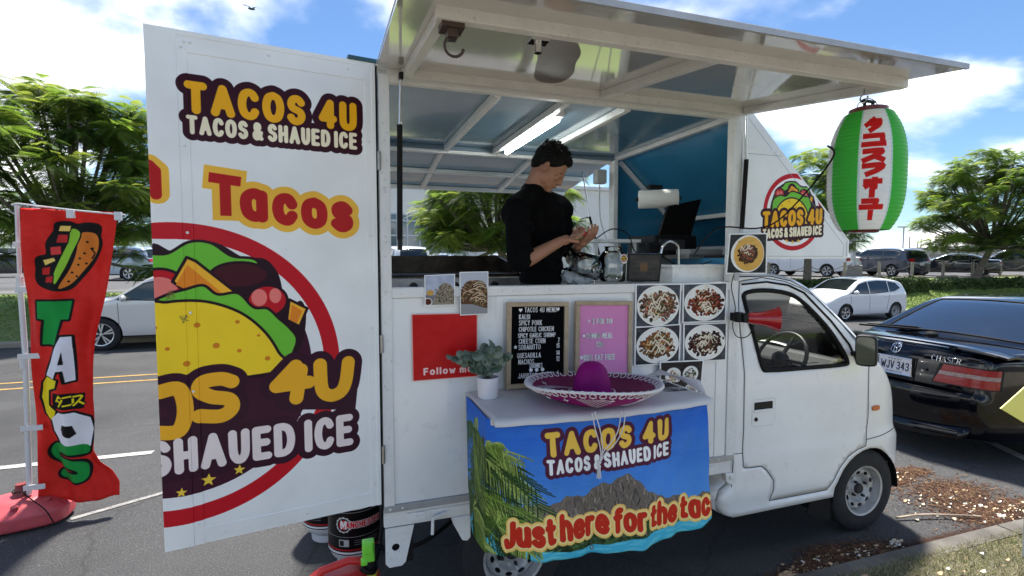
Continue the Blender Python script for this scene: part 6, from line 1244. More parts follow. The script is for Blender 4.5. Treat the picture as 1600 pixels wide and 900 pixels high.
for k in range(6): z = chest.z-.12-.07*k; b.ball((chest.x*(1-k/6)+hip.x*k/6+.01, chest.y*(1-k/6)+hip.y*k/6, z), (.128-.002*k, .165-.002*k, .08), 22, 10)
cap(b, sR+Vector((.01, .02, -.01)), sR+(eR-sR)*.45, .068, .068, 18); cap(b, sR+(eR-sR)*.4, sR+(eR-sR)*.93, .068, .066, 18); cap(b, sL, sL+(eL-sL)*.80, .062, .060, 18); cap(b, nk+Vector((-.012, 0, -.022)), chest+Vector((-.01, 0, -.04)), .070, .11, 18)
for i in range(10): p = sR.lerp(eR, .15+.08*i); o_ = Vector((.03*math.sin(i*2.1), -.052, 0)); cap(b, p+o_, p+o_+Vector((.04, .006, -.03 if i % 2 else .02)), .016, .012)
for i in range(10): z = chest.z-.08-RS.rand()*.4; a = RS.uniform(-2.4, -.4); p = Vector((1.08+.115*math.cos(a), MY+.04+.16*math.sin(a), z)); cap(b, p, p+Vector((.05*RS.randn(), .01, -.09)), .014, .008)
fuse(b, 't_shirt', TS, man, .0065, 9)
b = MB(); b.ball(hip, (.135, .165, .13), 18, 12)
for s_ in (-1, 1): kn = hip+Vector((0, s_*.09, -.46)); cap(b, hip+Vector((0, s_*.085, -.05)), kn, .092, .072); cap(b, kn, Vector((kn.x-.02, kn.y, .72)), .072, .058)
fuse(b, 'trousers', mat('dark_trousers', (.012, .013, .016), .85), man, .012, 3)
b = MB(); HR = mat('black_hair', (.004, .0035, .0035), .6, spec=.15, bump=.6, bscale=90)
b.ball(hp(-.026, 0, .040), (.098, .084, .088), 24, 16, rot=HM); b.ball(hp(.022, 0, .086), (.062, .062, .036), 16, 10, rot=HM); b.ball(hp(-.06, 0, -.005), (.052, .068, .06), 16, 10, rot=HM)
rh = np.random.RandomState(4)
for i in range(900):
    th = rh.uniform(0, 2*PI); ph = math.acos(rh.uniform(-.25, 1)); d = Vector((math.sin(ph)*math.cos(th), math.sin(ph)*math.sin(th), math.cos(ph)))
    if d.x > .45 and d.z < .62: continue
    if d.x > .25 and d.z < .25: continue
    p = hp(-.022+.094*d.x, .080*d.y, .040+.086*d.z); dv = HM @ (d+Vector((.35, 0, .25))+Vector(rh.randn(3)*.3)).normalized(); L_ = .026 if d.z > .35 else .012
    cap(b, p, p+dv*L_*rh.uniform(.5, 1.2), .005, .0016, 5)
fuse(b, 'hair', HR, man, .0036, 1, .3)
for s_ in (-1, 1):
    MB().tube([hp(.080, s_*.014, .012), hp(.083, s_*.028, .018), hp(.070, s_*.046, .014)], [.0028, .0036, .002], 6).build('eyebrow', HR, man)
    MB().tube([hp(.083, s_*.018, -.003), hp(.083, s_*.030, -.006), hp(.072, s_*.042, -.004)], .0016, 6).build('eyelid_line', HR, man)
MB().tube([hp(.092, -.018, -.0592), hp(.0955, 0, -.0590), hp(.092, .018, -.0592)], .0014, 6).build('mouth_line', mat('lip_shadow', (.10, .03, .025), .6), man)
cv = Cv(.06, .08, 900, (14, 14, 15)); cv.ell(.03, .045, .024, .028, (150, 140, 110)); cv.ell(.03, .045, .019, .022, (30, 30, 30)); cv.text('4U', .018, .035, .020, .0022, (200, 170, 90), W=.024)
pb = Pm(873, 333, 2.52); b = MB(); b.grid(lambda u, v: (pb.x-.01+.035*u, pb.y-.028+.030*u*.9, pb.z-.035+.07*v), 3, 3)
it = thing('red_phone', 'small red object held between both hands of the man', 'handheld', Pm(908, 362, 2.47)); c_ = Pm(908, 364, 2.475); b = MB(); b.ball(c_, (.030, .028, .020), 14, 10); b.ball(c_+Vector((.006, .01, .018)), (.016, .02, .018), 12, 8)
b.build('red_wrapper', mat('red_cloth', (.40, .03, .03), .6, bump=.4, bscale=60), it, smooth=60)
# ------------------------------------------------------------------ feather banner on its base, gas, fuel
FYY = 4.22
fl = thing('feather_banner', 'tall red nobori banner reading TACOS on a white pole with a red base', 'banner', (-2.15, FYY, 0))
def fp(px, py, Y=FYY): p = onY(px, py, Y); return Vector((p[0], Y, p[2]))
PW = mat('white_pole_plastic', (.62, .63, .64), .35)
b = MB(); b.tube([fp(46, 772), fp(40, 560), fp(31, 440)], .016, 12); b.tube([fp(31, 440), fp(26, 320)], .0115, 12); b.tube([fp(32, 452), fp(31, 432)], .021, 12); b.tube([fp(38, 575), fp(37, 560)], .021, 12); b.build('pole', PW, fl, smooth=50)
b = MB(); b.tube([fp(18, 320), fp(26, 318), fp(110, 328), fp(196, 336)], .006, 8); b.build('cross_rod', PW, fl, smooth=50)
cv = Cv(.62, 1.98, 520, (220, 44, 36)); BK = (26, 24, 24)
X0, Z0 = -2.02, .125
def onF(px, py): p = onY(px, py, FYY); sh_ = np.interp(p[2], [0.1, .5, 1.2, 2.1], [.04, .0, .0, .0]); return (p[0]-fp(40, 500).x+.01, p[2]-Z0)
FB_ = lambda *L_: [onF(*p) for p in L_]
cv.a += (cv.noise(.03, 60, 8)+cv.noise(.02, 14, 9))[..., None]
# wrapped sandwich drawing
out_ = FB_((118, 352), (136, 350), (152, 354), (150, 368), (152, 380), (146, 396), (130, 424), (112, 448), (96, 452), (74, 446), (66, 436), (66, 420), (66, 404), (78, 398), (78, 380), (88, 362), (90, 350), (104, 348))
cv.poly(out_, BK, smooth=True); cv.stroke(out_, .012, BK, closed=True, smooth=True)
cv.poly(FB_((122, 366), (138, 362), (148, 370), (146, 392), (128, 424), (110, 446), (96, 450), (108, 420), (116, 396)), (226, 132, 52), smooth=True, line=(.004, BK))
cv.poly(FB_((106, 358), (118, 358), (124, 368), (112, 396), (104, 420), (94, 444), (88, 434), (96, 402), (104, 376)), (150, 206, 60), smooth=True, line=(.004, BK))
for P, c in ((((80, 386), (96, 384), (98, 398), (82, 400)), (226, 70, 66)), (((90, 366), (104, 366), (104, 380), (88, 380)), (206, 52, 50)), (((70, 406), (88, 402), (92, 408), (74, 416)), (250, 214, 110)), (((92, 352), (108, 352), (106, 362), (90, 362)), (250, 214, 110)), (((70, 418), (84, 416), (84, 430), (70, 430)), (200, 44, 42)), (((76, 432), (90, 430), (90, 442), (76, 442)), (200, 44, 42))): cv.poly(FB_(*P), c, line=(.0035, BK))
for x, y in ((132, 378), (138, 388), (128, 396), (120, 414), (122, 404), (112, 426), (130, 412), (118, 432), (108, 440)): cv.ell(*onF(x, y), .006, .007, BK)
cv.stroke(FB_((136, 388), (141, 396), (137, 404)), .004, BK)
def big(S, w_, col, ol=.026): cv.strokes(S, w_+ol, BK, True); cv.strokes(S, w_, col, True)
G_ = (30, 152, 66)
def bigp(P, col, ol=.014, holes=()): 
    q = FB_(*P); cv.poly(q, BK); cv.stroke(q, ol, BK, closed=True); return q
L1_ = [((66, 470), (114, 470), (112, 498), (102, 498), (96, 536), (74, 536), (78, 498), (68, 496))]
q1 = bigp(L1_[0], G_)
qA = bigp(((104, 524), (118, 524), (122, 592), (110, 594), (108, 576), (100, 576), (94, 588), (78, 584)), None)
qC = bigp(((80, 586), (100, 590), (96, 602), (84, 606), (82, 630), (92, 640), (86, 656), (70, 646), (62, 622), (66, 598)), None)
qT = bigp(((92, 612), (132, 614), (130, 636), (90, 634)), None, .006)
qO = bigp(((96, 642), (120, 642), (138, 654), (143, 672), (140, 698), (124, 700), (98, 690), (86, 672), (84, 652)), None)
S_P = [FB_(*catmull([(131, 703), (112, 699), (93, 698), (84, 706), (91, 717), (112, 722), (130, 728), (134, 739), (122, 745), (98, 743)], 5))]; cv.strokes(S_P, .046, BK)
cv.poly(q1, G_); cv.poly(qA, (236, 236, 244)); cv.poly(FB_((107, 546), (109, 566), (103, 566)), BK); cv.poly(qC, (246, 224, 34)); cv.poly(qO, (240, 240, 244)); cv.poly(FB_((104, 660), (118, 662), (122, 676), (116, 680), (104, 676), (100, 668)), BK); cv.strokes(S_P, .031, G_)
tt = FB_((96, 631), (107, 632), (118, 633), (96, 620))
for k, g_ in enumerate(('~1', '~2', '~3')):
    x0, y0 = onF(94+12*k, 632)
    for e_, c in ((.011, BK), (.0055, (250, 228, 40))): cv.strokes([[(x0+px*.052, y0+py*.075) for px, py in S_] for S_ in FONT[g_][1]], e_, c, True)
np.clip(cv.a, 0, 1, out=cv.a)
def ff(u, v):
    z = Z0+.01+v*1.97; lf_ = fp(40, 500).x-.012+.03*(1-v)**6*0; zz_ = z
    # left edge sags by the pole; right edge leans out at the top and flares at the hem
    xl = np.interp(v, [0, .04, .25, .6, 1], [-1.99, -1.985, -2.0, -1.985, -1.977]); xr = np.interp(v, [0, .05, .093, .122, .164, .347, .573, .768, .976, 1.0], [-1.52, -1.516, -1.562, -1.63, -1.675, -1.673, -1.625, -1.548, -1.473, -1.46])
    x = xl+(xr-xl)*u; y = FYY-.02+.045*math.sin(u*5+v*5)+.035*math.sin(v*9)*u+.06*(1-v)*math.sin(u*9)*u+.012*math.sin(u*13-v*17)+.008*math.sin(u*23+v*11); z += -.02*u*(1-v)-.01*v*u-.035*math.sin(PI*u)*(1-v)**8
    return (x, y, z)
b = MB(); b.grid(ff, 40, 90); U0 = fp(40, 500).x-.01
b.uvv = [((ff(i/40, j/90)[0]-U0)/.62, (ff(i/40, j/90)[2]-Z0)/1.98) for j in range(91) for i in range(41)]
b.build('banner_cloth', img_mat('nobori_print', cv, .6, bump=.1, bscale=600), fl, smooth=80, solid=.001, fixn=False)
for py in (382, 452, 556, 668, 760): p = fp(np.interp(py, [320, 770], [27, 46]), py); MB().box(p.x-.02, p.x+.10, FYY-.03, FYY-.022, p.z-.018, p.z+.018).build('fixing_tab', PW, fl, bevel=.002)
for px in (58, 112, 186): p = fp(px, 328+(px-58)*.05); MB().box(p.x-.02, p.x+.02, FYY-.03, FYY+.0, p.z-.045, p.z+.012).build('fixing_tab', PW, fl, bevel=.002)
bx, by = -2.10, FYY+.03; RB = mat('faded_red_plastic', (.52, .075, .09), .45, var=.15, vscale=10, bump=.1)
b = MB(); P = catmull([(-.40, -.14), (-.20, -.26), (.05, -.25), (.36, -.16), (.42, .0), (.36, .16), (.05, .25), (-.20, .26), (-.40, .14), (-.46, 0)], 4, True)
def basep(u, v): 
    i = u*len(P); k = int(i) % len(P); f_ = i-int(i); p = P[k]; q = P[(k+1) % len(P)]; x, y = p[0]*(1-f_)+q[0]*f_, p[1]*(1-f_)+q[1]*f_; s_ = np.interp(v, [0, .1, .5, .6, .8, 1], [.97, 1, 1, .93, .45, .001]); z = np.interp(v, [0, .1, .5, .6, .8, 1], [0, .01, .085, .10, .165, .18]); return (bx-.02+x*s_*.70, by+y*s_*.80, z)
b.grid(basep, 80, 24, uv=False); b.build('water_base', RB, fl, smooth=50)
b = MB(); b.lathe([(.055, .15), (.045, .19), (.032, .21), (.030, .25), (.0, .25)], 20, (bx, by-.0, 0)); b.build('pole_socket', mat('dark_red_socket', (.22, .03, .03), .5), fl, smooth=40)
b = MB(); 
for a in (0, 1.2, -1.4): b.lathe([(.022, .152), (.020, .165), (0, .166)], 12, (bx+.16*math.cos(a), by+.10*math.sin(a)-.04, -.012))
b.build('base_plug', RB, fl, smooth=50)
b = MB(); b.tube([(bx+.045*math.cos(a), by+.045*math.sin(a), .205+.004*math.sin(a*3)) for a in np.linspace(0, 12, 30)], .004, 5); b.tube(catmull([(bx+.03, by-.04, .2), (bx+.10, by-.10, .17), (bx+.2, by-.16, .11), (bx+.26, by-.2, .03)], 5), .004, 5); b.build('tie_cord', RUB, fl, smooth=60)
# propane cylinders
def tank(x, y, label, rz):
    t = thing('propane_tank', label, 'gas cylinder', (x, y, 0), 'propane tanks beside the rear corner of the truck'); r = .153
    cv = Cv(2*PI*r, .26, 520, (20, 20, 22)); W_ = 2*PI*r
    for y_ in (.012, .030): cv.stroke([(0, y_), (W_, y_)], .004 if y_ > .02 else .006, (196, 40, 44) if y_ > .02 else (230, 230, 230))
    cv.stroke([(0, .105), (W_, .105)], .0012, (190, 190, 190)); cv.stroke([(0, .245), (W_, .245)], .0012, (190, 190, 190))
    for c0 in (.30, .78):
        cx_ = c0*W_
        for k in range(12): a = k*PI/6; cv.ell(cx_-.10+.036*math.cos(a), .175+.036*math.sin(a), .011, .011, (200, 200, 200))
        cv.ell(cx_-.10, .175, .037, .037, (20, 20, 22)); cv.ell(cx_-.10, .175, .028, .028, (200, 36, 44)); 
        for e_, c in ((.006, (20, 20, 22)), (.0, (236, 236, 236))): pass
        cv.text('MANCHESTER', cx_-.115, .160, .030, .0036, (214, 36, 46), W=.235, gap=.16, outs=[(.0035, (226, 226, 226))]); cv.text('M', cx_-.118, .155, .042, .0045, (236, 236, 236), W=.036)
        cv.poly([(cx_-.13, .05), (cx_-.07, .05), (cx_-.07, .09), (cx_-.13, .09)], (190, 190, 190)); cv.poly([(cx_-.125, .055), (cx_-.10, .055), (cx_-.10, .085), (cx_-.125, .085)], (40, 40, 40)); [cv.stroke([(cx_-.04, .06+.012*k), (cx_+.1, .06+.012*k)], .0012, (160, 160, 160)) for k in range(3)]
        cv.poly([(cx_+.15, .03), (cx_+.19, .03), (cx_+.19, .24), (cx_+.15, .24)], (200, 202, 204)); [cv.stroke([(cx_+.155, .05+.02*k), (cx_+.185, .05+.02*k)], .002, (60, 60, 64)) for k in range(9)]
    b = MB(); b.lathe([(0, .035), (.10, .04), (.135, .07), (r-.001, .11), (r-.001, .37), (.135, .405), (.09, .43), (.04, .44), (0, .44)], 40, (x, y, 0)); b.build('cylinder', mat('tank_white', (.66, .67, .68), .35, coat=.3, var=.06), t, smooth=50)
    b = MB(); b.grid(lambda u, v: (x+(r+.001)*math.cos(2*PI*u+rz), y+(r+.001)*math.sin(2*PI*u+rz), .11+.26*v), 48, 1); b.build('label_sleeve', img_mat('tank_print' if rz == 0 else 'tank_print_b', cv, .3, coat=.3), t, smooth=60, fixn=False)
    b = MB(); b.lathe([(.105, 0), (.108, .045), (.100, .045), (.098, 0)], 30, (x, y, 0), close=True); b.build('foot_ring', mat('tank_white', (.6, .6, .6)), t, smooth=40)
    b = MB(); b.add([(x+(.095)*math.cos(a), y+.095*math.sin(a), z) for z in (.415, .56) for a in np.linspace(.4, 2*PI-.4, 25)], [(i, i+1, 26+i, 25+i) for i in range(24)]); b.build('collar', mat('tank_white', (.6, .6, .6)), t, solid=.004, smooth=40)
    b = MB(); b.lathe([(0, .43), (.022, .44), (.022, .50), (.014, .51), (.014, .53), (0, .53)], 12, (x, y, 0)); b.lathe([(0, -.04), (.022, -.04), (.022, -.01), (.01, 0)], 10, (x, y, .49), 'y'); b.build('valve', mat('brass', (.42, .30, .12), .35, .9), t, smooth=40)
tank(.045, 3.06, 'white propane tank with red and white lettering nearest the truck rear corner', 0)
tank(-.115, 3.40, 'second propane tank behind the first, half hidden by the open rear door', 1.9)
o = MB().tube(catmull([(.06, 2.95, .5), (.2, 2.8, .46), (.16, 2.62, .30), (.30, 2.60, .28), (.42, 2.62, .30), (.6, 2.75, .33)], 6), .011, 8).build('gas_hose', RUB, smooth=60); tag(o, 'black rubber gas hose running from the propane tank under the truck', 'hose')
# petrol can
gc = thing('fuel_can', 'red plastic fuel can with a black and lime green spout beside the propane tank', 'fuel can', (-.03, 2.45, 0)); RC = mat('red_can_plastic', (.55, .025, .02), .4, bump=.05, bscale=50)
pz = [(-.18, 0), (.16, 0), (.18, .03), (.18, .20), (.13, .285), (.03, .31), (-.10, .285), (-.165, .24), (-.19, .18), (-.19, .03)]
b = MB(); b.prism(catmull(pz, 3, True), lambda a, c, d: (-.03+a, 2.45+d, c), -.10, .10); b.build('can_body', RC, gc, bevel=.022, smooth=50)
b = MB(); b.prism([(-.13, .07), (.06, .07), (.10, .16), (.06, .22), (-.12, .20)], lambda a, c, d: (-.03+a, 2.45+d, c), -.106, -.09); b.build('side_emboss', RC, gc, bevel=.006)
b = MB(); b.tube([(-.15, 2.45, .27), (-.12, 2.45, .325), (.0, 2.45, .352), (.06, 2.45, .34)], .018, 10); b.build('can_handle', RC, gc, smooth=60)
sp0, sp1 = Vector((.085, 2.44, .285)), Vector((.135, 2.42, .415))
b = MB(); b.tube([sp0, sp0.lerp(sp1, .25)], .040, 16); b.build('spout_collar', BLK, gc, smooth=40); b = MB(); b.tube([sp0+Vector((0, 0, -.004)), sp0+Vector((.003, 0, .008))], .045, 18); b.build('yellow_ring', mat('yellow_seal', (.7, .65, .05), .4), gc, smooth=40)
b = MB(); b.tube([sp0.lerp(sp1, .2), sp1], [.026, .020], 14); b.build('spout', BLK, gc, smooth=40)
LM = mat('lime_plastic', (.22, .75, .06), .35)
b = MB(); b.box(.062, .118, 2.395, 2.435, .355, .455); b.box(.068, .112, 2.385, 2.40, .40, .45); b.box(.055, .085, 2.39, 2.43, .345, .37); b.build('spout_trigger', LM, gc, bevel=.006)
# yellow pennant sticking in from the right
yp = thing('yellow_sign', 'bright yellow diamond-shaped sign poking in at the far right beside the black sedan', 'sign', (3.2, 1.75, 1.0)); b = MB(); q0 = [atp(x, y, 1.75) for x, y in ((1562, 638), (1606, 600), (1660, 640), (1606, 662))]
q0[1] = atp(1608, 597, 1.75); q0[3] = atp(1612, 668, 1.75); b.add(q0, [(0, 1, 2, 3)]); b.build('sign_face', mat('yellow_sheet', (.80, .74, .16), .5), yp, solid=.006); c_ = q0[3]; MB().tube([c_+Vector((.03, .012, .06)), Vector((c_.x+.03, c_.y+.012, .06))], .012, 8).build('sign_stake', PW, yp)
# ------------------------------------------------------------------ ground, road, kerbs
def asphalt(name, c1, c2, sp=(.19, .19, .19), crack=True):
    m = bpy.data.materials.new(name); m.use_nodes = True; t = m.node_tree; p = t.nodes['Principled BSDF']; g = t.nodes.new('ShaderNodeTexCoord'); ln = t.links.new
    def nz(s_, d=5, r=.6): n = t.nodes.new('ShaderNodeTexNoise'); n.inputs['Scale'].default_value = s_; n.inputs['Detail'].default_value = d; n.inputs['Roughness'].default_value = r; ln(g.outputs['Object'], n.inputs['Vector']); return n.outputs['Fac']
    def rmp(f, a, b, ca, cb): r = t.nodes.new('ShaderNodeValToRGB'); r.color_ramp.elements[0].position = a; r.color_ramp.elements[1].position = b; r.color_ramp.elements[0].color = (*ca, 1); r.color_ramp.elements[1].color = (*cb, 1); ln(f, r.inputs[0]); return r.outputs[0]
    def mixc(f, a, b): x = t.nodes.new('ShaderNodeMix'); x.data_type = 'RGBA'; (ln(f, x.inputs[0]) if not isinstance(f, float) else setattr(x.inputs[0], 'default_value', f)); ln(a, x.inputs[6]); (ln(b, x.inputs[7]) if not isinstance(b, tuple) else setattr(x.inputs[7], 'default_value', (*b, 1))); return x.outputs[2]
    base = rmp(nz(.9, 6), .35, .65, c1, c2); agg = rmp(nz(170, 2, .5), .60, .68, (0, 0, 0), (1, 1, 1)); agd = rmp(nz(120, 2, .5), .32, .42, (1, 1, 1), (0, 0, 0))
    c = mixc(agg, base, sp); c = mixc(agd, c, (.018, .018, .019))
    st = rmp(nz(.35, 3), .50, .68, (0, 0, 0), (.85, .85, .85)); c = mixc(st, c, (c1[0]*.45, c1[1]*.45, c1[2]*.45))
    if crack:
        v = t.nodes.new('ShaderNodeTexVoronoi'); v.feature = 'DISTANCE_TO_EDGE'; v.inputs['Scale'].default_value = .55; wv = t.nodes.new('ShaderNodeTexNoise'); wv.inputs['Scale'].default_value = 2.2; wv.inputs['Detail'].default_value = 6; ln(g.outputs['Object'], wv.inputs['Vector'])
        mx_ = t.nodes.new('ShaderNodeVectorMath'); mx_.operation = 'MULTIPLY_ADD'; mx_.inputs[1].default_value = (.35, .35, .35); ln(wv.outputs['Color'], mx_.inputs[0]); ln(g.outputs['Object'], mx_.inputs[2]); ln(mx_.outputs[0], v.inputs['Vector'])
        cf = rmp(v.outputs['Distance'], .0, .009, (.45, .45, .45), (0, 0, 0)); c = mixc(cf, c, (.012, .011, .010))
    ln(c, p.inputs['Base Color']); p.inputs['Roughness'].default_value = .9
    b = t.nodes.new('ShaderNodeBump'); b.inputs['Strength'].default_value = .7; b.inputs['Distance'].default_value = .006; ln(nz(130, 3), b.inputs['Height']); ln(b.outputs[0], p.inputs['Normal']); return m
def strip(name, ys, xs, m, off=0., zf=None, kind='structure', parent=None):
    V = [(x, y, (zf or gz)(x, y)+(off[i] if isinstance(off, (list, tuple)) else off)) for i, y in enumerate(ys) for x in xs]; n = len(xs); Fq = [(i*n+j, i*n+j+1, (i+1)*n+j+1, (i+1)*n+j) for i in range(len(ys)-1) for j in range(n-1)]
    o = np_mesh(name, V, Fq, m, parent); 
    if kind: o['kind'] = kind
    return o
XS = [-80, -40, -20]+list(np.arange(-14, 60, 1.0))+[70, 90, 120, 160]
ROAD = asphalt('road_asphalt', (.056, .056, .057), (.038, .038, .040)); LOT = asphalt('lot_asphalt', (.10, .10, .10), (.075, .075, .077), crack=False)
strip('road', [2.06, 3.5, 6, 9, 12, 15.3], XS, ROAD)
GRS = mat('lawn_green', (.15, .235, .05), .9, col2=(.21, .26, .085), vscale=.8, detail=8, bump=1., bscale=12); GRD = mat('dry_lawn', (.15, .13, .085), .95, col2=(.085, .085, .055), vscale=2.5, detail=8, bump=1., bscale=30)
CON = mat('kerb_concrete', (.17, .155, .135), .9, col2=(.075, .068, .06), vscale=3.5, detail=8, bump=.5, bscale=60); CON2 = mat('pale_kerb', (.40, .35, .27), .9, var=.2, vscale=2, bump=.2)
gr_ = lambda x, y: gz(x, max(y, 2.1))
def kerb(name, y0, y1, h, m, x0, x1, step):
    b = MB(); xs = np.arange(x0, x1, step)
    for a in xs:
        e = min(a+step-.012, x1); zs = [gr_(q, (y0+y1)/2) for q in (a, e)]; ch = .03
        P = [(y0, -.15), (y1, -.15), (y1, h-ch), (y1-ch, h), (y0+.0, h)] if y1 < 5 else [(y0, -.15), (y1, -.15), (y1, h), (y0+ch, h), (y0, h-ch)]
        b.add([(q, yy, z+hh) for q, z in zip((a, e), zs) for yy, hh in P], [(4, 3, 2, 1, 0), (5, 6, 7, 8, 9)]+[(i, (i+1) % 5, 5+(i+1) % 5, 5+i) for i in range(5)])
    o = b.build(name, m); o['kind'] = 'structure'; return o
kerb('kerb', 1.93, 2.075, .065, CON, -14, 40, 3.0); kerb('far_kerb', 15.28, 15.46, .13, CON2, -60, 110, 3.0)
strip('near_verge', [-.6, 0, 1.2, 1.94], XS, GRD, .058, zf=gr_); strip('footpath', [-2.4, -.6], XS, CON2, .062, zf=gr_); strip('near_lot', [-60, -10, -2.4], XS, LOT, .05, zf=gr_)
vy = [15.45, 16, 16.6, 17.2, 17.8, 18.4, 19.0, 19.6]; strip('far_verge', vy, XS, GRS, .12, kind='structure')
strip('parking_lot', [19.6, 19.9, 30, 60, 140, 400], [-400, -100]+XS+[300, 500], LOT, .06)
strip('lot_edge_kerb', [19.5, 19.62], XS, CON2, .19)
gd = MB(); gd.box(-3500, 3500, -3500, 3500, -2.2, -1.3); o = gd.build('ground', GRS); o['kind'] = 'structure'
# paint on the road
PNT = mat('worn_white_paint', (.50, .50, .48), .8, var=.25, vscale=7, wear=.9); YEL = mat('worn_yellow_paint', (.42, .26, .07), .8, var=.25, vscale=7, wear=.8)
def line_on(name, pts, w_, m, off=.005):
    b = MB(); P = [Vector((*p, 0)) for p in pts]
    for p, q in zip(P[:-1], P[1:]):
        n_ = max(1, int((q-p).length/1.0)); d = (q-p).normalized(); s_ = Vector((-d.y, d.x, 0))*w_/2
        for i in range(n_):
            a, c = p.lerp(q, i/n_), p.lerp(q, (i+1)/n_); vs = [a-s_, c-s_, c+s_, a+s_]; b.add([(v.x, v.y, gz(v.x, v.y)+off) for v in vs], [(0, 1, 2, 3)])
    o = b.build(name, m, fixn=False); o['kind'] = 'structure'; return o
def gray(px, py):       # pixel carried onto the sloping road
    z = 0
    for _ in range(12): p = onZ(px, py, z); z = gz(p[0], min(p[1], 15.3))
    return (p[0], p[1])
y1_ = gray(120, 593)[1]; y2_ = gray(120, 601)[1]
for yq in (y1_+.03, y2_-.03): line_on('yellow_line', [(-40, yq), (110, yq)], .10, YEL)
yd = gray(200, 711)[1]
for x0 in np.arange(-27.1, 60, 7.3): 
    xe = gray(238, 708)[0]; line_on('white_dash', [(xe-3.0+7.3*round((x0-xe)/7.3), yd), (xe+7.3*round((x0-xe)/7.3), yd)], .10, PNT)
line_on('faint_white_line', [gray(110, 812), gray(250, 772), gray(600, 672)], .05, mat('very_worn_paint', (.30, .30, .295), .85, var=.4, vscale=25, wear=1.))
line_on('bay_line', [gray(1540, 688), gray(1640, 735)], .10, PNT)
line_on('bay_line', [gray(1575, 685), gray(1400, 640)], .10, PNT)
# ------------------------------------------------------------------ scattered small stuff
def scatter(n, fn, rs): return np.array([fn(rs) for _ in range(n)])
rs = np.random.RandomState(21)
def blades(name, n, x0, x1, y0, y1, h, w_, m, zf, kind='stuff'):
    X = rs.uniform(x0, x1, n); Y = rs.uniform(y0, y1, n); Z = np.array([zf(a, b) for a, b in zip(X, Y)]); A = rs.uniform(0, PI, n); Hh = h*rs.uniform(.4, 1.2, n); lx, ly = rs.randn(n)*h*.7, rs.randn(n)*h*.7; B = np.stack([X, Y, Z], 1)
    V = np.stack([B+np.stack([np.cos(A)*w_, np.sin(A)*w_, 0*A], 1), B-np.stack([np.cos(A)*w_, np.sin(A)*w_, 0*A], 1), B+np.stack([lx, ly, Hh], 1)], 1).reshape(-1, 3)
    o = np_mesh(name, V, np.arange(3*n).reshape(-1, 3), m, mi=rs.randint(0, len(m), n)); o['kind'] = kind; return o
GB = [mat('blade_dry', (.30, .25, .13), .9), mat('blade_green', (.13, .17, .045), .9), mat('blade_olive', (.20, .20, .07), .9), mat('blade_straw', (.42, .36, .22), .9)]
bl = blades('grass', 90000, 1.9, 6.5, .9, 1.965, .030, .0016, GB, lambda a, b: gr_(a, b)+.055+(.0 if b < 1.9 else -.0)); tag(bl, 'short dry lawn grass beside the kerb', 'grass')
bf = blades('verge_grass', 60000, 14, 60, 15.6, 17.6, .055, .02, [mat('verge_blade', (.17, .26, .05), .9), mat('verge_blade_light', (.26, .33, .09), .9)], lambda a, b: gz(a, b)+.12); tag(bf, 'green lawn grass on the far roadside bank', 'grass')
bf = blades('verge_grass', 9000, -14, -4, 15.6, 19.4, .03, .03, [MATS['verge_blade'], MATS['verge_blade_light']], lambda a, b: gz(a, b)+.12); tag(bf, 'green lawn grass on the far roadside strip at left', 'grass')
def litter(name, label, blobs, n, seed):
    r = np.random.RandomState(seed); V = []; mi = []
    for i in range(n):
        c = blobs[r.randint(len(blobs))]; a = r.rand()*2*PI; q = abs(r.randn())*.42; x = c[0]+c[2]*q*math.cos(a); y = c[1]+c[3]*q*math.sin(a)
        if y < 2.085: continue
        z = gz(x, y)+.004+r.rand()*.008; an = r.rand()*PI; sm = .45 if name == 'soil_crumbs' else 1.; L_ = r.uniform(.005, .024)*sm; w_ = r.uniform(.0012, .0045)*sm; d = np.array([math.cos(an), math.sin(an), r.randn()*.2]); s_ = np.array([-math.sin(an), math.cos(an), 0])*w_; p = np.array([x, y, z]); V += [p-d*L_-s_, p+d*L_-s_, p+d*L_+s_, p-d*L_+s_]; mi.append(1 if name == 'soil_crumbs' else r.randint(4))
    o = np_mesh(name, V, np.arange(len(V)).reshape(-1, 4), [mat('litter_brown', (.06, .026, .013), .95), mat('litter_dark', (.05, .022, .012), .95), mat('litter_rust', (.11, .046, .02), .95), mat('litter_tan', (.17, .10, .05), .95)], mi=mi); o['kind'] = 'stuff'; return tag(o, label, 'leaf litter')
litter('leaf_litter', 'strip of rusty brown leaf litter along the kerb behind the front wheel', [(2.75, 2.12, .45, .09), (2.5, 2.11, .4, .06), (3.0, 2.15, .2, .08), (2.75, 2.2, .2, .10), (2.85, 2.15, .5, .14)], 11000, 5)
litter('leaf_litter', 'patch of rusty brown leaf litter on the road in front of the truck nose', [(4.2, 2.25, .35, .20), (4.45, 2.55, .45, .25), (4.15, 2.85, .25, .15), (4.6, 2.25, .35, .12), (4.3, 2.5, .6, .5), (4.5, 2.9, .2, .1)], 12000, 6)
litter('soil_crumbs', 'dark soil and fine debris gathered in the gutter along the kerb', [(2.9, 2.12, 1.2, .09), (4.3, 2.4, .75, .42), (4.6, 2.15, 1.0, .10), (3.6, 2.11, .9, .05)], 16000, 7)
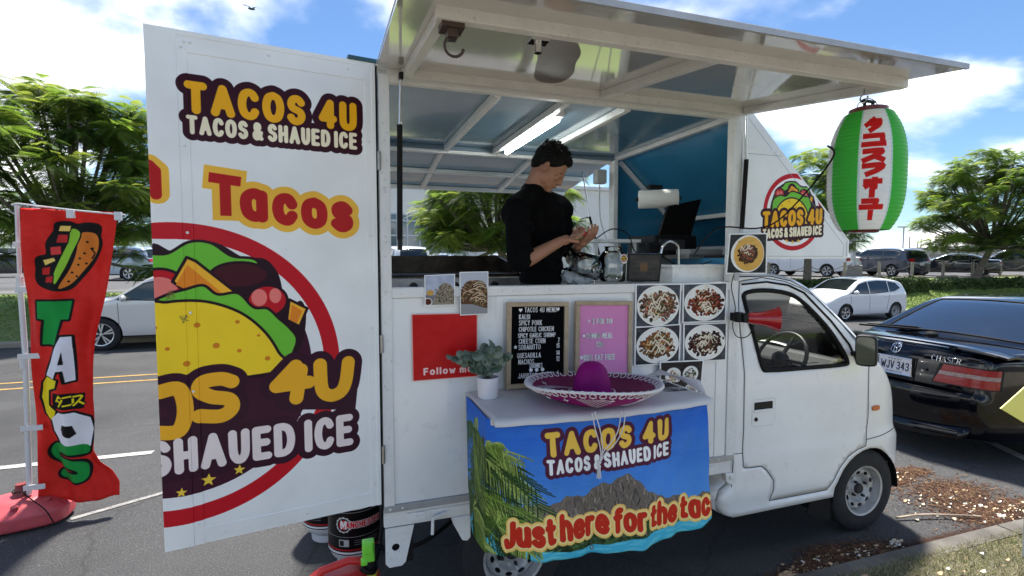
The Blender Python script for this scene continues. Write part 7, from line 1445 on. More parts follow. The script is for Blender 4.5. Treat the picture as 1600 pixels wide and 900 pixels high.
def petals(name, label, blobs, n, seed, s0, s1, mats_):
    r = np.random.RandomState(seed); V = []; Fq = []; mi = []
    for i in range(n):
        c = blobs[r.randint(len(blobs))]; x = c[0]+c[2]*r.randn()*.5; y = max(c[1]+c[3]*r.randn()*.5, 2.09) if c[1] > 2.08 else c[1]+c[3]*r.randn()*.5; z = (gz(x, y)+.012) if y > 2.07 else gr_(x, y)+.085; R = r.uniform(s0, s1); b0 = len(V); t = r.randn(2)*.25
        for k in range(6): a = k*PI/3; u, v = R*math.cos(a)*1.2, R*math.sin(a)*.8; V.append((x+u, y+v, z+t[0]*u+t[1]*v+.004*math.cos(2*a)))
        Fq.append(tuple(range(b0, b0+6))); mi.append(r.randint(len(mats_)))
    o = np_mesh(name, V, Fq, mats_, mi=mi); o['kind'] = 'stuff'; return tag(o, label, 'petals')
PM = [mat('petal_cream', (.72, .62, .42), .8), mat('petal_pale', (.70, .68, .60), .8), mat('petal_tan', (.50, .34, .20), .8)]
petals('fallen_petals', 'cream fallen petals lying on the litter along the kerb behind the wheel', [(2.75, 2.13, .45, .07), (2.5, 2.11, .4, .05), (2.95, 2.15, .3, .06), (3.24, 2.17, .06, .02)], 120, 3, .006, .016, PM)
petals('fallen_petals', 'cream fallen petals lying on the litter patch in front of the truck', [(4.35, 2.25, .5, .14), (4.2, 2.45, .4, .2), (4.5, 2.2, .4, .1), (4.2, 2.9, .3, .2)], 140, 4, .006, .016, PM)
petals('fallen_leaves', 'pale dry leaves scattered over the near lawn', [(3.4, 1.65, 1.5, .35)], 60, 8, .01, .022, PM)
b = MB(); b.tube(catmull([(3.55, 2.37, .012), (3.75, 2.33, .02), (3.95, 2.27, .015), (4.12, 2.20, .012)], 5), [.008]*8+[.006]*8, 6); tag(b.build('twig', mat('bare_twig', (.42, .33, .24), .8), smooth=60), 'pale bare twig lying on the road before the front wheel', 'twig')
tag(one(lambda b: b.prism([(0, 0), (.10, -.01), (.14, .02), (.09, .045), (.02, .03)], lambda a, c, d: (2.26+a, 2.105+c, d), .008, .014)).build('dry_leaf', PM[2]), 'large tan dry leaf on the road by the kerb, left of the petal strip', 'leaf')
# ------------------------------------------------------------------ trees
def frond_mesh():
    V = []; Fq = []
    n = 12; L_ = .66
    for i in range(n):
        t = (i+1)/n; x = L_*t; z = -.34*t*t; ln = .20*math.sin(PI*min(t*.9+.12, 1))+.03; w_ = .024
        for s_ in (-1, 1):
            d = np.array([.45, s_*.9, -.25]); d /= np.linalg.norm(d); p = np.array([x, 0, z]); q = p+d*ln; wv = np.array([w_, 0, 0]); b = len(V); V += [p-wv*.8, q-wv*.45, q+wv*.45, p+wv*.8]; Fq.append((b, b+1, b+2, b+3))
    return np.array(V), np.array(Fq)
FRV, FRF = frond_mesh()
BARK = mat('grey_bark', (.23, .19, .145), .9, col2=(.12, .10, .08), vscale=7, bump=.8, bscale=18)
def leafmat(nm, a, b):
    m = mat(nm, a, .55, col2=b, vscale=.9, detail=3); p = m.node_tree.nodes['Principled BSDF']; t = m.node_tree; tr = t.nodes.new('ShaderNodeBsdfTranslucent'); mx_ = t.nodes.new('ShaderNodeMixShader'); mx_.inputs[0].default_value = .45; out_ = t.nodes['Material Output']
    tr.inputs[0].default_value = (a[0]*1.6, a[1]*1.5, a[2], 1); t.links.new(p.outputs[0], mx_.inputs[1]); t.links.new(tr.outputs[0], mx_.inputs[2]); t.links.new(mx_.outputs[0], out_.inputs[0]); return m
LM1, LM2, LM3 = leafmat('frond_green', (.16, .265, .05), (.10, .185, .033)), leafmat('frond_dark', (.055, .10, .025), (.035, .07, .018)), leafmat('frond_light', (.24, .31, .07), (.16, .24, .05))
def tree(label, x, y, z0, base_h, cr, ch, nclump, per, seed, lean=(0, 0), red=0., shapes=None):
    r = np.random.RandomState(seed); t = thing('shade_tree', label, 'tree', (x, y, z0), 'feathery-leaved trees along the far verge')
    top = Vector((x+lean[0], y+lean[1], z0+base_h)); tr = MB(); tr.tube(catmull([(x, y, z0-.1), (x+lean[0]*.25, y+lean[1]*.3, z0+base_h*.35), (x+lean[0]*.7, y+lean[1]*.7, z0+base_h*.7), tuple(top)], 5), list(np.linspace(.20, .12, 16)), 10)
    CL = []
    while len(CL) < nclump:
        d = r.randn(3); d /= np.linalg.norm(d)
        if d[2] < -.8: continue
        q = r.uniform(.25, 1.0)**.5; c = np.array(top)+np.array([0, 0, ch*.36])+d*np.array([cr, cr, ch*.66])*q*(1+.12*math.sin(3*math.atan2(d[1], d[0])+seed))
        if shapes and not shapes(c): continue
        CL.append(c)
    for k in range(0, nclump, 3):
        c = CL[k]; m_ = Vector(top).lerp(Vector(c), .5)+Vector((0, 0, -.25)); tr.tube(catmull([tuple(top+Vector((0, 0, -.2))), tuple(m_), tuple(c)], 4), list(np.linspace(.075, .02, 9)), 6)
    tr.build('trunk', BARK, t, smooth=60)
    Vs = []; mi = []
    for c in CL:
        rad = r.uniform(.45, .80); base = r.choice(3, p=[.52, .28, .2]); hgt = (c[2]-top.z)/ch
        for k in range(per):
            az = r.rand()*2*PI; el = r.uniform(-.55, .50); s_ = r.uniform(.42, .80); cz, sz = math.cos(az), math.sin(az); ce, se = math.cos(el), math.sin(el); ro = r.uniform(-.5, .5); cr_, sr_ = math.cos(ro), math.sin(ro)
            M1 = np.array([[1, 0, 0], [0, cr_, -sr_], [0, sr_, cr_]]); M2 = np.array([[ce, 0, -se], [0, 1, 0], [se, 0, ce]]); M3 = np.array([[cz, -sz, 0], [sz, cz, 0], [0, 0, 1]]); M = M3 @ M2 @ M1
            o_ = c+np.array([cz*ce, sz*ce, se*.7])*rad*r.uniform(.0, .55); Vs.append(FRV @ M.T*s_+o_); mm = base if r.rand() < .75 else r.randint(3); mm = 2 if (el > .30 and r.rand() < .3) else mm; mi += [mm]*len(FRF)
    V = np.concatenate(Vs); nF = len(Vs); Fq = (FRF[None]+(np.arange(nF)*len(FRV))[:, None, None]).reshape(-1, 4)
    o = np_mesh('crown', V, Fq, [LM1, LM2, LM3], t, mi=mi); return t
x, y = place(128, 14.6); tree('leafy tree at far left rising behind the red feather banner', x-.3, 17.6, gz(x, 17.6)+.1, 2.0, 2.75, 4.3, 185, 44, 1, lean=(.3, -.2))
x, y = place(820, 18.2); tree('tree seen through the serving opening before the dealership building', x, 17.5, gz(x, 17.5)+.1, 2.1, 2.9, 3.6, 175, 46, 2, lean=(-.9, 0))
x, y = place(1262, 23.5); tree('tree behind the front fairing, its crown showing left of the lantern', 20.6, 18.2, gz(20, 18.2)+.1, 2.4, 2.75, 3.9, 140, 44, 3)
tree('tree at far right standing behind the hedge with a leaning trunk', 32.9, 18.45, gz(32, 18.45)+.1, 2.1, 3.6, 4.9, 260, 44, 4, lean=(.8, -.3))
# low tree far left between the poles
tr = thing('small_tree', 'small round tree in the distance left of the open door', 'tree', (*place(180, 60), .5)); X_, Y_ = place(180, 60); MB().tube([(X_, Y_, .5), (X_, Y_, 2.0)], .12, 6).build('trunk', BARK, tr)
r_ = np.random.RandomState(3); n_ = 2600; d = r_.randn(n_, 3); d /= np.linalg.norm(d, axis=1)[:, None]; c = np.array([X_, Y_, 2.9])+d*np.array([1.6, 1.6, 1.25])*(r_.rand(n_, 1)**.33)*(1+.2*np.sin(d[:, :1]*7)); a_ = r_.randn(n_, 3)*.13; b_ = r_.randn(n_, 3)*.13
np_mesh('crown', np.stack([c-a_, c-b_, c+a_, c+b_], 1).reshape(-1, 3), np.arange(4*n_).reshape(-1, 4), [LM1, LM3], tr, mi=r_.randint(0, 2, n_))
# ------------------------------------------------------------------ hedge
def hedge(name, label, x0, x1, y0, y1, z0, h, n, seed):
    r = np.random.RandomState(seed); t = thing(name, label, 'hedge', ((x0+x1)/2, y0, z0)); MB().box(x0+.08, x1-.08, y0+.10, y1-.1, z0-.3, z0+h-.10).build('hedge_core', mat('hedge_core_dark', (.012, .022, .008), .95), t)
    X = r.uniform(x0, x1, n); f = r.rand(n); top = f < .35; Y = np.where(top, r.uniform(y0, y1, n), y0+np.abs(r.randn(n))*.06); Z = np.where(top, z0+h+r.randn(n)*.035+.04*np.sin(X*2.1), r.uniform(z0, z0+h, n)); Y = Y+.05*np.sin(X*1.7)+.04*np.sin(X*4.3); c = np.stack([X, Y, Z], 1)
    a_ = r.randn(n, 3)*.045; b_ = r.randn(n, 3)*.04; V = np.stack([c-a_, c-b_, c+a_, c+b_], 1).reshape(-1, 3); np_mesh('hedge_leaves', V, np.arange(4*n).reshape(-1, 4), [mat('hedge_leaf', (.055, .095, .02), .7), mat('hedge_leaf_light', (.12, .165, .04), .7), mat('hedge_leaf_dark', (.025, .05, .012), .7)], t, mi=r.choice(3, n, p=[.5, .3, .2])); t.children[-1]['kind'] = 'stuff' if False else t.children[-1].get('kind', 'thing'); return t
hedge('hedge', 'clipped green hedge along the bank behind the white hatchback', 16.0, 27.4, 17.3, 18.2, -.15, .85, 34000, 1); hedge('hedge', 'longer clipped green hedge along the bank below the leaning tree', 28.0, 62, 17.5, 18.5, -.22, .80, 52000, 2)
# ------------------------------------------------------------------ posts and rope along the lot edge
WD = mat('weathered_post', (.36, .31, .25), .85, var=.25, vscale=8, bump=.3)
ZL = .61
xs_ = [17.55+2.55*k for k in range(11)]; ORD = ['first', 'second', 'third', 'fourth', 'fifth', 'sixth', 'seventh', 'eighth', 'ninth', 'tenth', 'eleventh']
for k, x in enumerate(xs_):
    y = 20.0; q = thing('bollard', 'round weathered wooden post, %s from the left along the lot edge' % ORD[k], 'bollard', (x, y, ZL), 'wooden posts along the lot edge'); b = MB(); b.tube([(x, y, ZL-.1), (x+.02*math.sin(k*3), y, ZL+.95)], .075, 10); b.build('post', WD, q, smooth=50)
for k in range(len(xs_)-1):
    P = [(xs_[k]+2.55*t, 20.0, ZL+.78-.28*math.sin(PI*t)) for t in np.linspace(0, 1, 8)]; o = MB().tube(P, .018, 5).build('rope', mat('rope_grey', (.14, .12, .10), .9)); tag(o, 'thin rope sagging between the %s and %s wooden posts from the left' % (ORD[k], ORD[k+1]), 'rope', 'ropes between the posts')
for k in range(7):
    x = 21.5+3.0*k; o = one(lambda b: b.box(x, x+1.7, 20.6, 20.75, ZL, ZL+.13)).build('wheel_stop', CON2, bevel=.02); tag(o, 'low concrete wheel stop, %s from the left behind the posts' % ORD[k], 'wheel stop', 'wheel stops in the lot')
# ------------------------------------------------------------------ cars
CP = dict(coat=.8, rough=.25)
WHP = mat('car_white', (.74, .75, .76), .22, coat=.8); SLV = mat('car_silver', (.62, .62, .61), .3, .35, coat=.8); GRY = mat('car_slate', (.055, .065, .09), .25, .4, coat=.8); NVY = mat('car_dark_navy', (.010, .014, .026), .2, .3, coat=1.); BLC = mat('car_black', (.002, .0025, .005), .10, coat=.45, spec=.25); BLB = mat('car_light_blue', (.34, .42, .50), .28, .3, coat=.8); CHA = mat('car_charcoal', (.03, .032, .036), .25, .3, coat=.8)
car('hatchback_car', 'hatch', 'white compact hatchback driving on the road beyond the cab', 'car', (18.35, 14.3, -.50), PI, WHP, detail=1, step=.08, wheel='mix')
# position of the silver SUV: front wheel near px 150
car('suv_car', 'suv', 'silver SUV on the road behind the red feather banner', 'car', (-3.75, 14.75, -.34), PI, SLV, detail=1, step=.08, glassc=mat('car_glass_clear', (.05, .065, .055), .04, spec=.9))
def lot(kind, px, D, rz, paint, label, dz=0., name='parked_car'):
    X, Y = place(px, D); return car(name, kind, label, 'car', (X, Y, .61+dz), rz, paint, 'cars parked across the road', detail=1 if D < 45 else 0, step=.14)
lot('suv', 1378, 33.0, math.radians(84), GRY, 'slate grey SUV parked rear-on to the right of the lantern pole'); lot('sedan', 1484, 33.0, math.radians(118), NVY, 'dark navy crossover parked between the grey SUV and the leaning tree'); lot('suv', 1585, 34.0, math.radians(118), CHA, 'black SUV parked behind the trunk of the leaning tree')
lot('pickup', 1262, 33.0, math.radians(100), WHP, 'white pickup parked behind the cab roof'); lot('suv', 1318, 38.0, math.radians(90), SLV, 'pale silver SUV parked between the white pickup and the grey SUV'); lot('sedan', 1412, 47.0, math.radians(90), BLB, 'pale blue car parked behind the grey SUV')
lot('suv', 626, 27.0, math.radians(100), WHP, 'white SUV seen at the left end of the serving opening'); lot('sedan', 697, 31.0, math.radians(60), BLB, 'pale blue sedan seen over the griddle through the opening'); lot('sedan', 775, 33.0, math.radians(120), SLV, 'silver sedan seen beside the man through the opening'); lot('sedan', 922, 36.0, math.radians(70), WHP, 'white sedan seen just right of the hands of the man')
lot('suv', 180, 27.0, math.radians(160), BLB, 'pale blue SUV parked behind the red banner edge'); lot('suv', 226, 31.0, math.radians(100), CHA, 'dark SUV parked against the open door edge'); lot('sedan', 12, 31.0, math.radians(20), CHA, 'dark car parked under the canopy at far left'); lot('suv', 208, 46.0, math.radians(5), WHP, 'white SUV parked farther back left of the open door')
# --- the black sedan ahead of the truck
SX, SY, SZ = 5.15+2.355, 3.48, -.045
sed = thing('black_sedan', 'glossy black sedan with low boot spoiler parked ahead of the truck', 'car', (SX, SY, SZ)); ORG[sed.name] = Vector()
wf = car_w(.878, .93, .24, 4.71, taper=.19, zr=1.4)
rl_ = catmull([(2.33, .22), (2.355, .45), (2.30, .62), (2.05, .76), (1.3, .90), (.95, .96), (.25, 1.30), (0, 1.365), (-.4, 1.395), (-.85, 1.36), (-1.15, 1.26), (-1.62, 1.035), (-1.78, 1.00), (-2.10, .985), (-2.26, .965), (-2.31, .92), (-2.335, .66), (-2.36, .62), (-2.365, .50), (-2.355, .40), (-2.33, .28), (-2.30, .24)], 4)
wins = [('w0', [(.86, .97), (.30, 1.24), (.0, 1.30), (-.06, 1.30), (-.06, .95)]), ('w1', [(-.13, .95), (-.13, 1.30), (-.5, 1.31), (-.82, 1.28), (-1.1, 1.16), (-1.32, 1.02), (-1.3, .97)])]
SS_ = Shell(rl_, [(1.38, .35, .31), (-1.35, .35, .31)], .22, wf, .075, .07, wins, crown=.02, nose=.13, ncol=18); ws0, ws1 = SS_.at_x(.90), SS_.at_x(.12); rw0, rw1 = SS_.at_x(-.93, False), SS_.at_x(-1.63, False)
bb, pan = SS_.body([(ws0, ws1, .9), (min(rw0, rw1), max(rw0, rw1), .86)]); cleanup_loose(bb.build('body', BLC, sed, smooth=35)); TG = mat('tinted_glass', (.006, .010, .018), .02, spec=1., coat=1.)
cleanup_loose(pan[0].build('windshield', TG, sed, smooth=60)); cleanup_loose(pan[1].build('rear_window', TG, sed, smooth=60))
for w_ in ('w0', 'w1'):
    for sg in (-1, 1): SS_.side_mesh(w_, (sg,), off=-.004).build('side_window', TG, sed, smooth=60); SS_.line(dict(wins)[w_], .01, (sg,), True, n=5).build('window_trim', BLK, sed, smooth=60)
a0, a1 = min(rw0, rw1), max(rw0, rw1); MB().tube([SS_.top(t, y, .002) for t, y in [(a0, y) for y in np.linspace(-.86, .86, 12)]+[(t, .86) for t in np.linspace(a0, a1, 8)]+[(a1, y) for y in np.linspace(.86, -.86, 12)]+[(t, -.86) for t in np.linspace(a1, a0, 8)]], .009, 6, True).build('window_seal', RUB, sed, smooth=60)
def zt(z): return SS_.at_z(z, False)
REDL = mat('red_lens', (.26, .003, .005), .15, coat=.35, spec=.3); CLR = mat('clear_lens', (.30, .20, .19), .2, coat=.3, var=.4, vscale=60)
for sg in (-1, 1):
    def lband(za, zb_, yi0, yi1, off, m_, nm, ext=.15):
        b = MB(); rows = []
        for k in range(5):
            z = za+(zb_-za)*k/4; yi = yi0+(yi1-yi0)*k/4; R_ = [Vector(SS_.top(zt(z), sg*(yi+(1-yi)*j/8), off)) for j in range(9)]; x0 = R_[-1].x
            for d_ in (.012, .03, .06, .10, ext): x = x0-off*0+d_; R_.append(Vector((x, sg*(SS_.yat(x+.01, z)+off), z)))
            rows += R_
        n = 14; b.add(rows, [(i*n+j, i*n+j+1, (i+1)*n+j+1, (i+1)*n+j) for i in range(4) for j in range(n-1)]); return b.build(nm, m_, sed, smooth=60)
    lband(.872, .690, .62, .55, .004, BLK, 'light_housing', .12)
    lband(.864, .812, .67, .64, .012, REDL, 'tail_light', .07); lband(.810, .775, .635, .615, .011, CLR, 'reverse_light', .05); lband(.773, .700, .61, .575, .012, REDL, 'tail_light', .07)
SS_.patch(zt(.87), zt(.66), -.34, .34, -.001).build('plate_recess', mat('recess_black', (.004, .004, .004), .3), sed, smooth=60)
b = MB(); b.tube([SS_.top(zt(z), y, .004) for z, y in ((.872, -.36), (.872, .36), (.655, .34), (.655, -.34))], .008, 6, True); b.build('recess_trim', BLC, sed, smooth=60)
cv = Cv(.305, .152, 1500, (196, 198, 208)); cv.stroke([(0, .14), (.305, .14)], .018, (206, 206, 210)); cv.text('HAWAII', .09, .128, .014, .0018, (60, 60, 80), W=.12); cv.text('ALOHA STATE', .075, .008, .013, .0017, (60, 60, 80), W=.15); cv.stroke([(.03, .06), (.10, .11), (.2, .115), (.28, .06)], .004, (190, 180, 176), smooth=True)
cv.text('WJV 343', .022, .040, .068, .0055, (44, 44, 58), W=.262, gap=.2, space=.35)
xp = SS_.top(zt(.80), 0, .02)[0]; b = MB(); b.grid(lambda u, v: (xp-.004+.012*v, -.05+.1525-.305*u, .725+.152*v), 2, 2); pl_ = b.build('number_plate', img_mat('plate_print', cv, .35), sed, solid=.003, fixn=False)
b = MB(); P = [(.107, .72), (.107, .882), (-.208, .882), (-.208, .72)]; b.tube([(xp-.003, y, z) for y, z in P], .006, 4, True); b.build('plate_frame', CHR, sed, smooth=60)
def bl3(y, z, t0_=.0): p = SS_.top(zt(z), y/(.80), .008); return Vector(p)
b = MB(); 
for rx, rz_, cz in ((.050, .033, 0), (.017, .031, 0), (.036, .012, .014)): b.tube([bl3(-.04+rx*math.cos(a), .925+cz+rz_*math.sin(a)) for a in np.linspace(0, 2*PI, 25)[:-1]], .004, 5, True)
b.build('badge', CHR, sed, smooth=60)
b = MB(); X = -.42
for ch in 'CHASER':
    g_ = FONT[ch]
    for S_ in g_[1]: b.tube([bl3(X-px*.050, .882+py*.040) for px, py in S_], .0026, 5)
    X -= g_[0]*.050+.014
b.build('badge_lettering', CHR, sed, smooth=60)
b = MB(); b.lathe([(0, 0), (.012, 0), (.012, .01)], 12, (xp-.004, -.30, .80), 'x'); b.build('boot_lock', CHR, sed, smooth=40)
b = MB(); n_ = 16
P3 = [(-.80+1.6*i/n_) for i in range(n_+1)]
pr = [(-2.35, 1.045), (-2.345, 1.062), (-2.22, 1.072), (-2.10, 1.045), (-2.12, 1.035), (-2.24, 1.050)]
def wy(y): e = abs(y)/.8; return (e**4)
b.add([(x+.05*(wy(y))*1.2+.03*abs(y/.8)**2, y, z-.022+.012*(1-abs(y)/.8)-.055*wy(y)) for y in P3 for x, z in pr], [(i*6+j, i*6+(j+1) % 6, (i+1)*6+(j+1) % 6, (i+1)*6+j) for i in range(n_) for j in range(6)]+[tuple(range(6)), tuple(range(n_*6+5, n_*6-1, -1))]); b.build('boot_spoiler', BLC, sed, smooth=50)
for y_ in (-.42, .36): MB().box(-2.27, -2.17, y_, y_+.05, .97, 1.03).build('spoiler_foot', BLC, sed, bevel=.01)
b = MB(); b.tube([SS_.top(zt(.615), y, .003) for y in np.linspace(-1.0, 1.0, 20)], .006, 5); b.tube([SS_.top(zt(.66), y, .001) for y in np.linspace(-1.0, 1.0, 20)], .004, 5); b.tube([SS_.top(zt(.33), y, .003) for y in np.linspace(-1.0, 1.0, 20)], .004, 5); b.build('bumper_seam', GAP, sed)
b = MB(); b.add([SS_.top(zt(z), y, o_) for z, o_ in ((.34, .004), (.27, .035), (.235, .03)) for y in np.linspace(-1, 1, 17)], [(j*17+i, j*17+i+1, (j+1)*17+i+1, (j+1)*17+i) for j in range(2) for i in range(16)]); b.build('bumper_lip', BLC, sed, smooth=60, solid=.01)
b = MB(); b.lathe([(.030, -.10), (.036, -.10), (.036, .12), (.030, .12), (.028, -.08), (0, -.02)], 20, (-2.30, -.52+.10, .255), 'x'); b.build('exhaust_tip', CHR, sed, smooth=50)
b = MB(); b.bar((-1.62, .1, 1.065), (-1.78, .85, 1.05), .03, .02); b.bar((-1.60, .25, 1.075), (-1.72, .8, 1.066), .015, .012); b.ball((-1.72, .12, 1.03), (.05, .06, .035)); b.bar((-1.66, .30, 1.085), (-1.66, .55, 1.075), .02, .014); b.build('rear_wiper', RUB, sed, bevel=.004)
for x in (-.1, -1.36):
    for sg in (-1, 1): SS_.line([(x, .93), (x, .5), (x+.06 if x > -1 else x+.3, .34)], .004, (sg,), n=4).build('door_seam', GAP, sed)
MB().box(-1.9, 1.9, -.7, .7, .2, .42).build('underbody', BLK, sed)
for x in (1.38, -1.35):
    for sg in (-1, 1): put_wheel(sed, x, sg*.77, .31, .31, .20, 'alloy', .21, flip=sg > 0)
# ------------------------------------------------------------------ buildings, poles, far things
bd = thing('dealership_building', 'white showroom building with gridded windows and a round blue sign behind the tree', 'building', (14, 45, .6)); WB = mat('showroom_render', (.78, .76, .70), .8, var=.05, vscale=.4)
yB = 44.0
def bx(px, Y=yB): p = onY(px, 400, Y); return p[0]
xl, xr = bx(560), bx(985); MB().box(xl, xr, yB, yB+18, .55, 8.2).build('wall', WB, bd); MB().box(xl-.3, xr+.3, yB-.3, yB+18.3, 8.2, 8.5).build('roof', mat('parapet_white', (.7, .7, .68), .7), bd)
GT = mat('shop_glass', (.10, .15, .17), .05, spec=.9); FRW = mat('shop_frame', (.62, .64, .64), .5)
wx0, wx1 = bx(606), bx(676); zT = onY(640, 334, yB)[2]; cols = [bx(p) for p in (606, 637, 675)]; rows = [.7, 2.35, 3.5, 4.7, zT]
rows = [onY(640, p, yB)[2] for p in (428, 392, 368, 345, 334)]
wf_ = MB()
for c_ in [bx(606), bx(621), bx(637), bx(656), bx(675)]: wf_.box(c_-.06, c_+.06, yB-.10, yB-.002, rows[0], rows[-1])
for r_z in rows: wf_.box(wx0, wx1, yB-.095, yB-.003, r_z-.06, r_z+.06)
wfo = wf_.build('window', FRW, bd); cs = [bx(606), bx(621), bx(637), bx(656), bx(675)]
for i in range(4):
    for j in range(4): MB().box(cs[i]+.07, cs[i+1]-.07, yB-.05, yB-.02, rows[j]+.07, rows[j+1]-.07).build('pane', GT, wfo)
for a, b_, c_, d_ in ((684, 700, 390, 428), (704, 728, 390, 428), (765, 790, 392, 402)):
    p0, p1 = onY(a, d_, yB), onY(b_, c_, yB); f_ = MB().box(p0[0]-.15, p1[0]+.15, yB-.08, yB-.003, p0[2], p1[2]+.15).build('door' if d_ > 410 else 'window', FRW, bd); MB().box(p0[0], p1[0], yB-.10, yB-.081, p0[2], p1[2]).build('pane', GT if d_ > 410 else mat('green_pane', (.35, .48, .42), .2), f_)
p0, p1 = onY(708, 425, yB), onY(723, 396, yB); cvp = Cv(.9, 1.4, 80, (226, 230, 228)); [cvp.stroke([(.15, 1.2-.2*k), (.75, 1.2-.2*k)], .03, (90, 110, 120)) for k in range(5)]; b = MB(); b.grid(lambda u, v: (p0[0]+(p1[0]-p0[0])*u, yB-.105, p0[2]+(p1[2]-p0[2])*v), 1, 1); b.build('door_poster', img_mat('poster_print', cvp, .6), bd, fixn=False)
sc_ = Vector(tuple(onY(706, 347, yB))); sgn = thing('round_sign', 'round blue and white W emblem sign on the showroom wall behind the tree', 'sign', sc_); R_ = 1.05
b = MB(); b.lathe([(0, -.25), (R_, -.25), (R_, -.01), (0, -.01)], 40, (sc_.x, yB, sc_.z), 'y'); b.build('sign_disc', mat('sign_blue', (.012, .035, .14), .35), sgn, smooth=40)
b = MB(); P = lambda L_: [(sc_.x+a*R_, yB-.28, sc_.z+c*R_) for a, c in L_]
b.tube([(sc_.x+.90*R_*math.cos(a), yB-.27, sc_.z+.90*R_*math.sin(a)) for a in np.linspace(0, 2*PI, 41)[:-1]], .06, 6, True)
for L_ in ([(-.72, .35), (-.33, -.72), (0, .0), (.33, -.72), (.72, .35)], [(-.36, .8), (0, .08), (.36, .8)]): b.tube(P(L_), .085, 6)
b.build('sign_letters', mat('sign_white', (.75, .75, .76), .4), sgn, smooth=50)
def pole(px, D, top_py, label, r=.06, head=None, m=PW, z0=.6, name='light_pole'):
    X, Y = place(px, D); zt_ = 1.78-(top_py-403)/795*D; t = thing(name, label, 'light pole', (X, Y, z0)); MB().tube([(X, Y, z0), (X, Y, zt_)], r, 8).build('pole', m, t, smooth=50)
    if head: MB().box(X-head, X+head*.6, Y-.15, Y+.15, zt_-.08, zt_+.08).build('lamp_head', FRW, t, bevel=.03)
    return t, X, Y
t, X, Y = pole(1330, 30.5, 200, 'thick white light pole on a concrete base behind the lantern', r=.20)
MB().lathe([(.56, 0), (.56, .72), (.5, .76), (0, .76)], 24, (X, Y, .6)).build('concrete_base', mat('base_concrete', (.30, .28, .25), .9, var=.2, vscale=3, bump=.3), t, smooth=40); MB().box(X-.26, X+.26, Y-.26, Y+.26, 1.36, 1.46).build('base_plate', PW, t, bevel=.02)
pole(1409, 62, 355, 'tall light pole above the grey SUV', r=.09, head=.9); pole(1339, 75, 366, 'thin distant pole beside the thick light pole', r=.05); pole(203, 60, 345, 'thin white light pole left of the open door', r=.10); pole(212, 66, 392, 'short white post near the open door', r=.14); pole(20, 60, 352, 'white light pole behind the feather banner pole', r=.10, head=.8)
# canopy at far left
X, Y = place(4, 40); cn = thing('canopy_shelter', 'dark flat canopy shelter at the far left edge of the lot', 'shelter', (X, Y, .6)); zc = 1.78+8/795*40; b = MB(); b.box(X-9, X+.9, Y-1, Y+6, zc, zc+.35); b.build('canopy_roof', mat('canopy_dark', (.06, .07, .085), .5), cn)
for dx in (-6, -1.2, .7): MB().box(X+dx, X+dx+.18, Y, Y+.18, .6, zc).build('column', FRW, cn)
MB().box(X-9, X-.5, Y+5, Y+5.3, .6, zc).build('back_wall', mat('canopy_wall', (.20, .21, .22), .7), cn)
# low buildings right, pines, hills
for (a, b_, D, t0_, lb, cl) in ((1405, 1475, 85, 394, 'low grey roofed building behind the navy crossover', (.42, .40, .36)), (1478, 1640, 95, 386, 'long low cream building behind the leaning tree', (.52, .47, .40)), (1560, 1700, 80, 383, 'beige building at the far right behind the parked cars', (.50, .44, .36))):
    X0_, Y0_ = place(a, D); X1_, Y1_ = place(b_, D); z1 = 1.78-(t0_-403)/795*D; t = thing('low_building', lb, 'building', (X0_, Y0_, .6)); d = Vector((X1_-X0_, Y1_-Y0_, 0)); n_ = Vector((-d.y, d.x, 0)).normalized()*8; m_ = mat('wall_%d' % a, cl, .8, var=.1)
    def box4(z0, z1_, g_=0., nm='wall', mm=m_): b = MB(); e = d.normalized()*g_; k = n_.normalized()*g_; o0 = Vector((X0_, Y0_, 0)); P = [o0-e-k, o0+d+e-k, o0+d+e+n_+k, o0-e+n_+k]; b.add([(p.x, p.y, z) for z in (z0, z1_) for p in P], [(0, 3, 2, 1), (4, 5, 6, 7), (0, 1, 5, 4), (1, 2, 6, 5), (2, 3, 7, 6), (3, 0, 4, 7)]); b.build(nm, mm, t)
    box4(.5, z1-.35); box4(z1-.35, z1, .5, 'roof', mat('roof_%d' % a, tuple(c*1.15 for c in cl), .7))
    for k in range(int(d.length/4)): p = Vector((X0_, Y0_, 0))+d.normalized()*(1.2+4*k)-n_.normalized()*.05; q = p+d.normalized()*2.2; b = MB(); b.add([(p.x, p.y, 1.1), (q.x, q.y, 1.1), (q.x, q.y, z1-.9), (p.x, p.y, z1-.9)], [(0, 1, 2, 3)]); b.build('window', GT, t, solid=.05)
rp = np.random.RandomState(9); PN = mat('pine_needles', (.045, .075, .05), .9)
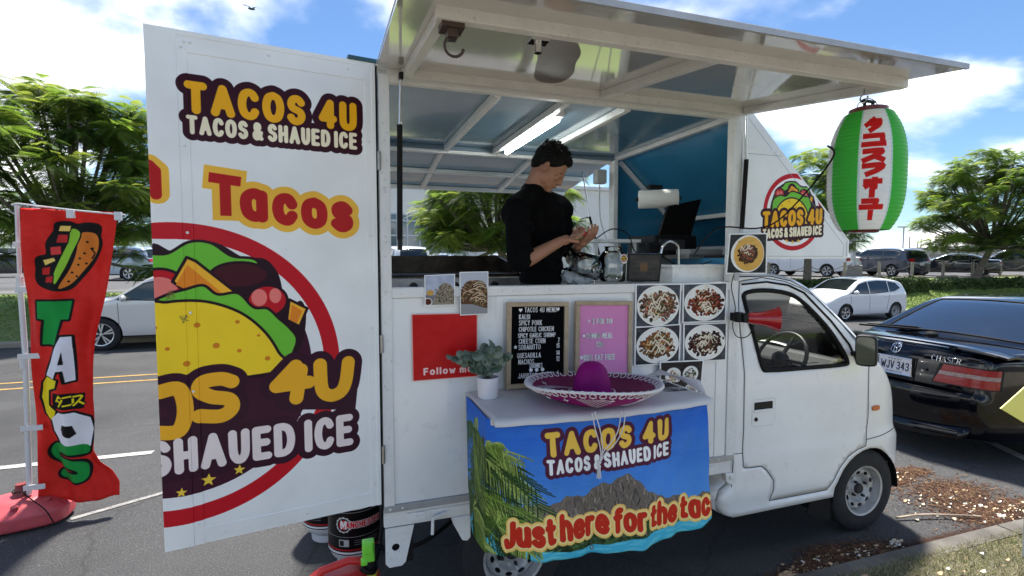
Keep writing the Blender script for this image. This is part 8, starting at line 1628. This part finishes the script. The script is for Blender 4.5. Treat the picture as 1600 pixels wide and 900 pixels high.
for px, tp_, nm in ((1419, 370, 'tallest'), (1432, 376, 'b'), (1437, 373, 'c'), (1451, 375, 'd'), (1460, 367, 'e'), (1478, 371, 'f')):
    D = 115; X, Y = place(px, D); zt_ = 1.78-(tp_-403)/795*D; t = thing('norfolk_pine', {'tallest': 'leftmost distant pine, standing alone above the grey roof', 'b': 'small distant pine, left one of a close pair', 'c': 'slim distant pine, right one of a close pair', 'd': 'short bushy distant pine just left of the tallest one', 'e': 'tallest distant pine, in the middle of the right group', 'f': 'distant pine touching the leaves of the leaning tree'}[nm], 'tree', (X, Y, .6), None); MB().tube([(X, Y, .6), (X, Y, zt_)], .10, 5).build('trunk', BARK, t); V = []
    for k in range(13):
        z = zt_-.25-(zt_-1.5)*k/13*.95; R_ = .18+1.35*k/13
        for j in range(9):
            a = j*2*PI/9+k; w_ = .16; V += [(X, Y, z), (X+R_*math.cos(a-w_), Y+R_*math.sin(a-w_), z-.05), (X+R_*1.1*math.cos(a), Y+R_*1.1*math.sin(a), z+.12), (X+R_*math.cos(a+w_), Y+R_*math.sin(a+w_), z-.05)]
    np_mesh('crown', V, np.arange(len(V)).reshape(-1, 4), PN, t)
def hills(name, px0, px1, D, hts, seed, colr):
    b = MB(); n_ = 60; r = np.random.RandomState(seed); ns = np.cumsum(r.randn(n_+1))*.4; V = []
    for i in range(n_+1):
        px = px0+(px1-px0)*i/n_; X, Y = place(px, D); h_ = np.interp(px, [p for p, _ in hts], [q for _, q in hts]); z = 1.78-(h_+.4*math.sin(i*1.3)+ns[i]*.12-403)/795*D; X2, Y2 = place(px, D*1.4); V += [(X, Y, -5), (X, Y, z*.55), (X2*.92, Y2*.92, z), (X2*1.1, Y2*1.1, -5)]
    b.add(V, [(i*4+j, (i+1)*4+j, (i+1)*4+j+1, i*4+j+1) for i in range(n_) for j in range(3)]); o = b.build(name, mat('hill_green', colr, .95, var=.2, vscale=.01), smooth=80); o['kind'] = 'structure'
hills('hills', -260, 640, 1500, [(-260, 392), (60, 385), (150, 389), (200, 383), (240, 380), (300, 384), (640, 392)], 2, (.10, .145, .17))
b = MB(); bp = Vector(_C+ray(393, 14)*24)
b.ball(bp, (.16, .06, .045), 10, 6); b.add([bp+Vector(v) for v in ((.05, 0, .01), (-.08, 0, .01), (-.16, .0, .10), (-.42, .02, .14), (-.30, .0, .16), (-.1, 0, .10))], [(0, 1, 2, 5), (2, 3, 4, 5)]); b.add([bp+Vector(v) for v in ((.05, 0, .01), (-.06, 0, .01), (.10, -.02, .09), (.40, -.02, .06), (.22, 0, .10))], [(0, 1, 2), (0, 2, 3, 4)]); tag(b.build('bird', mat('bird_dark', (.03, .03, .03), .8)), 'dark bird gliding high above the open door', 'bird')
for o in list(bpy.data.objects):
    if '_tmp' in o.keys(): del o['_tmp']
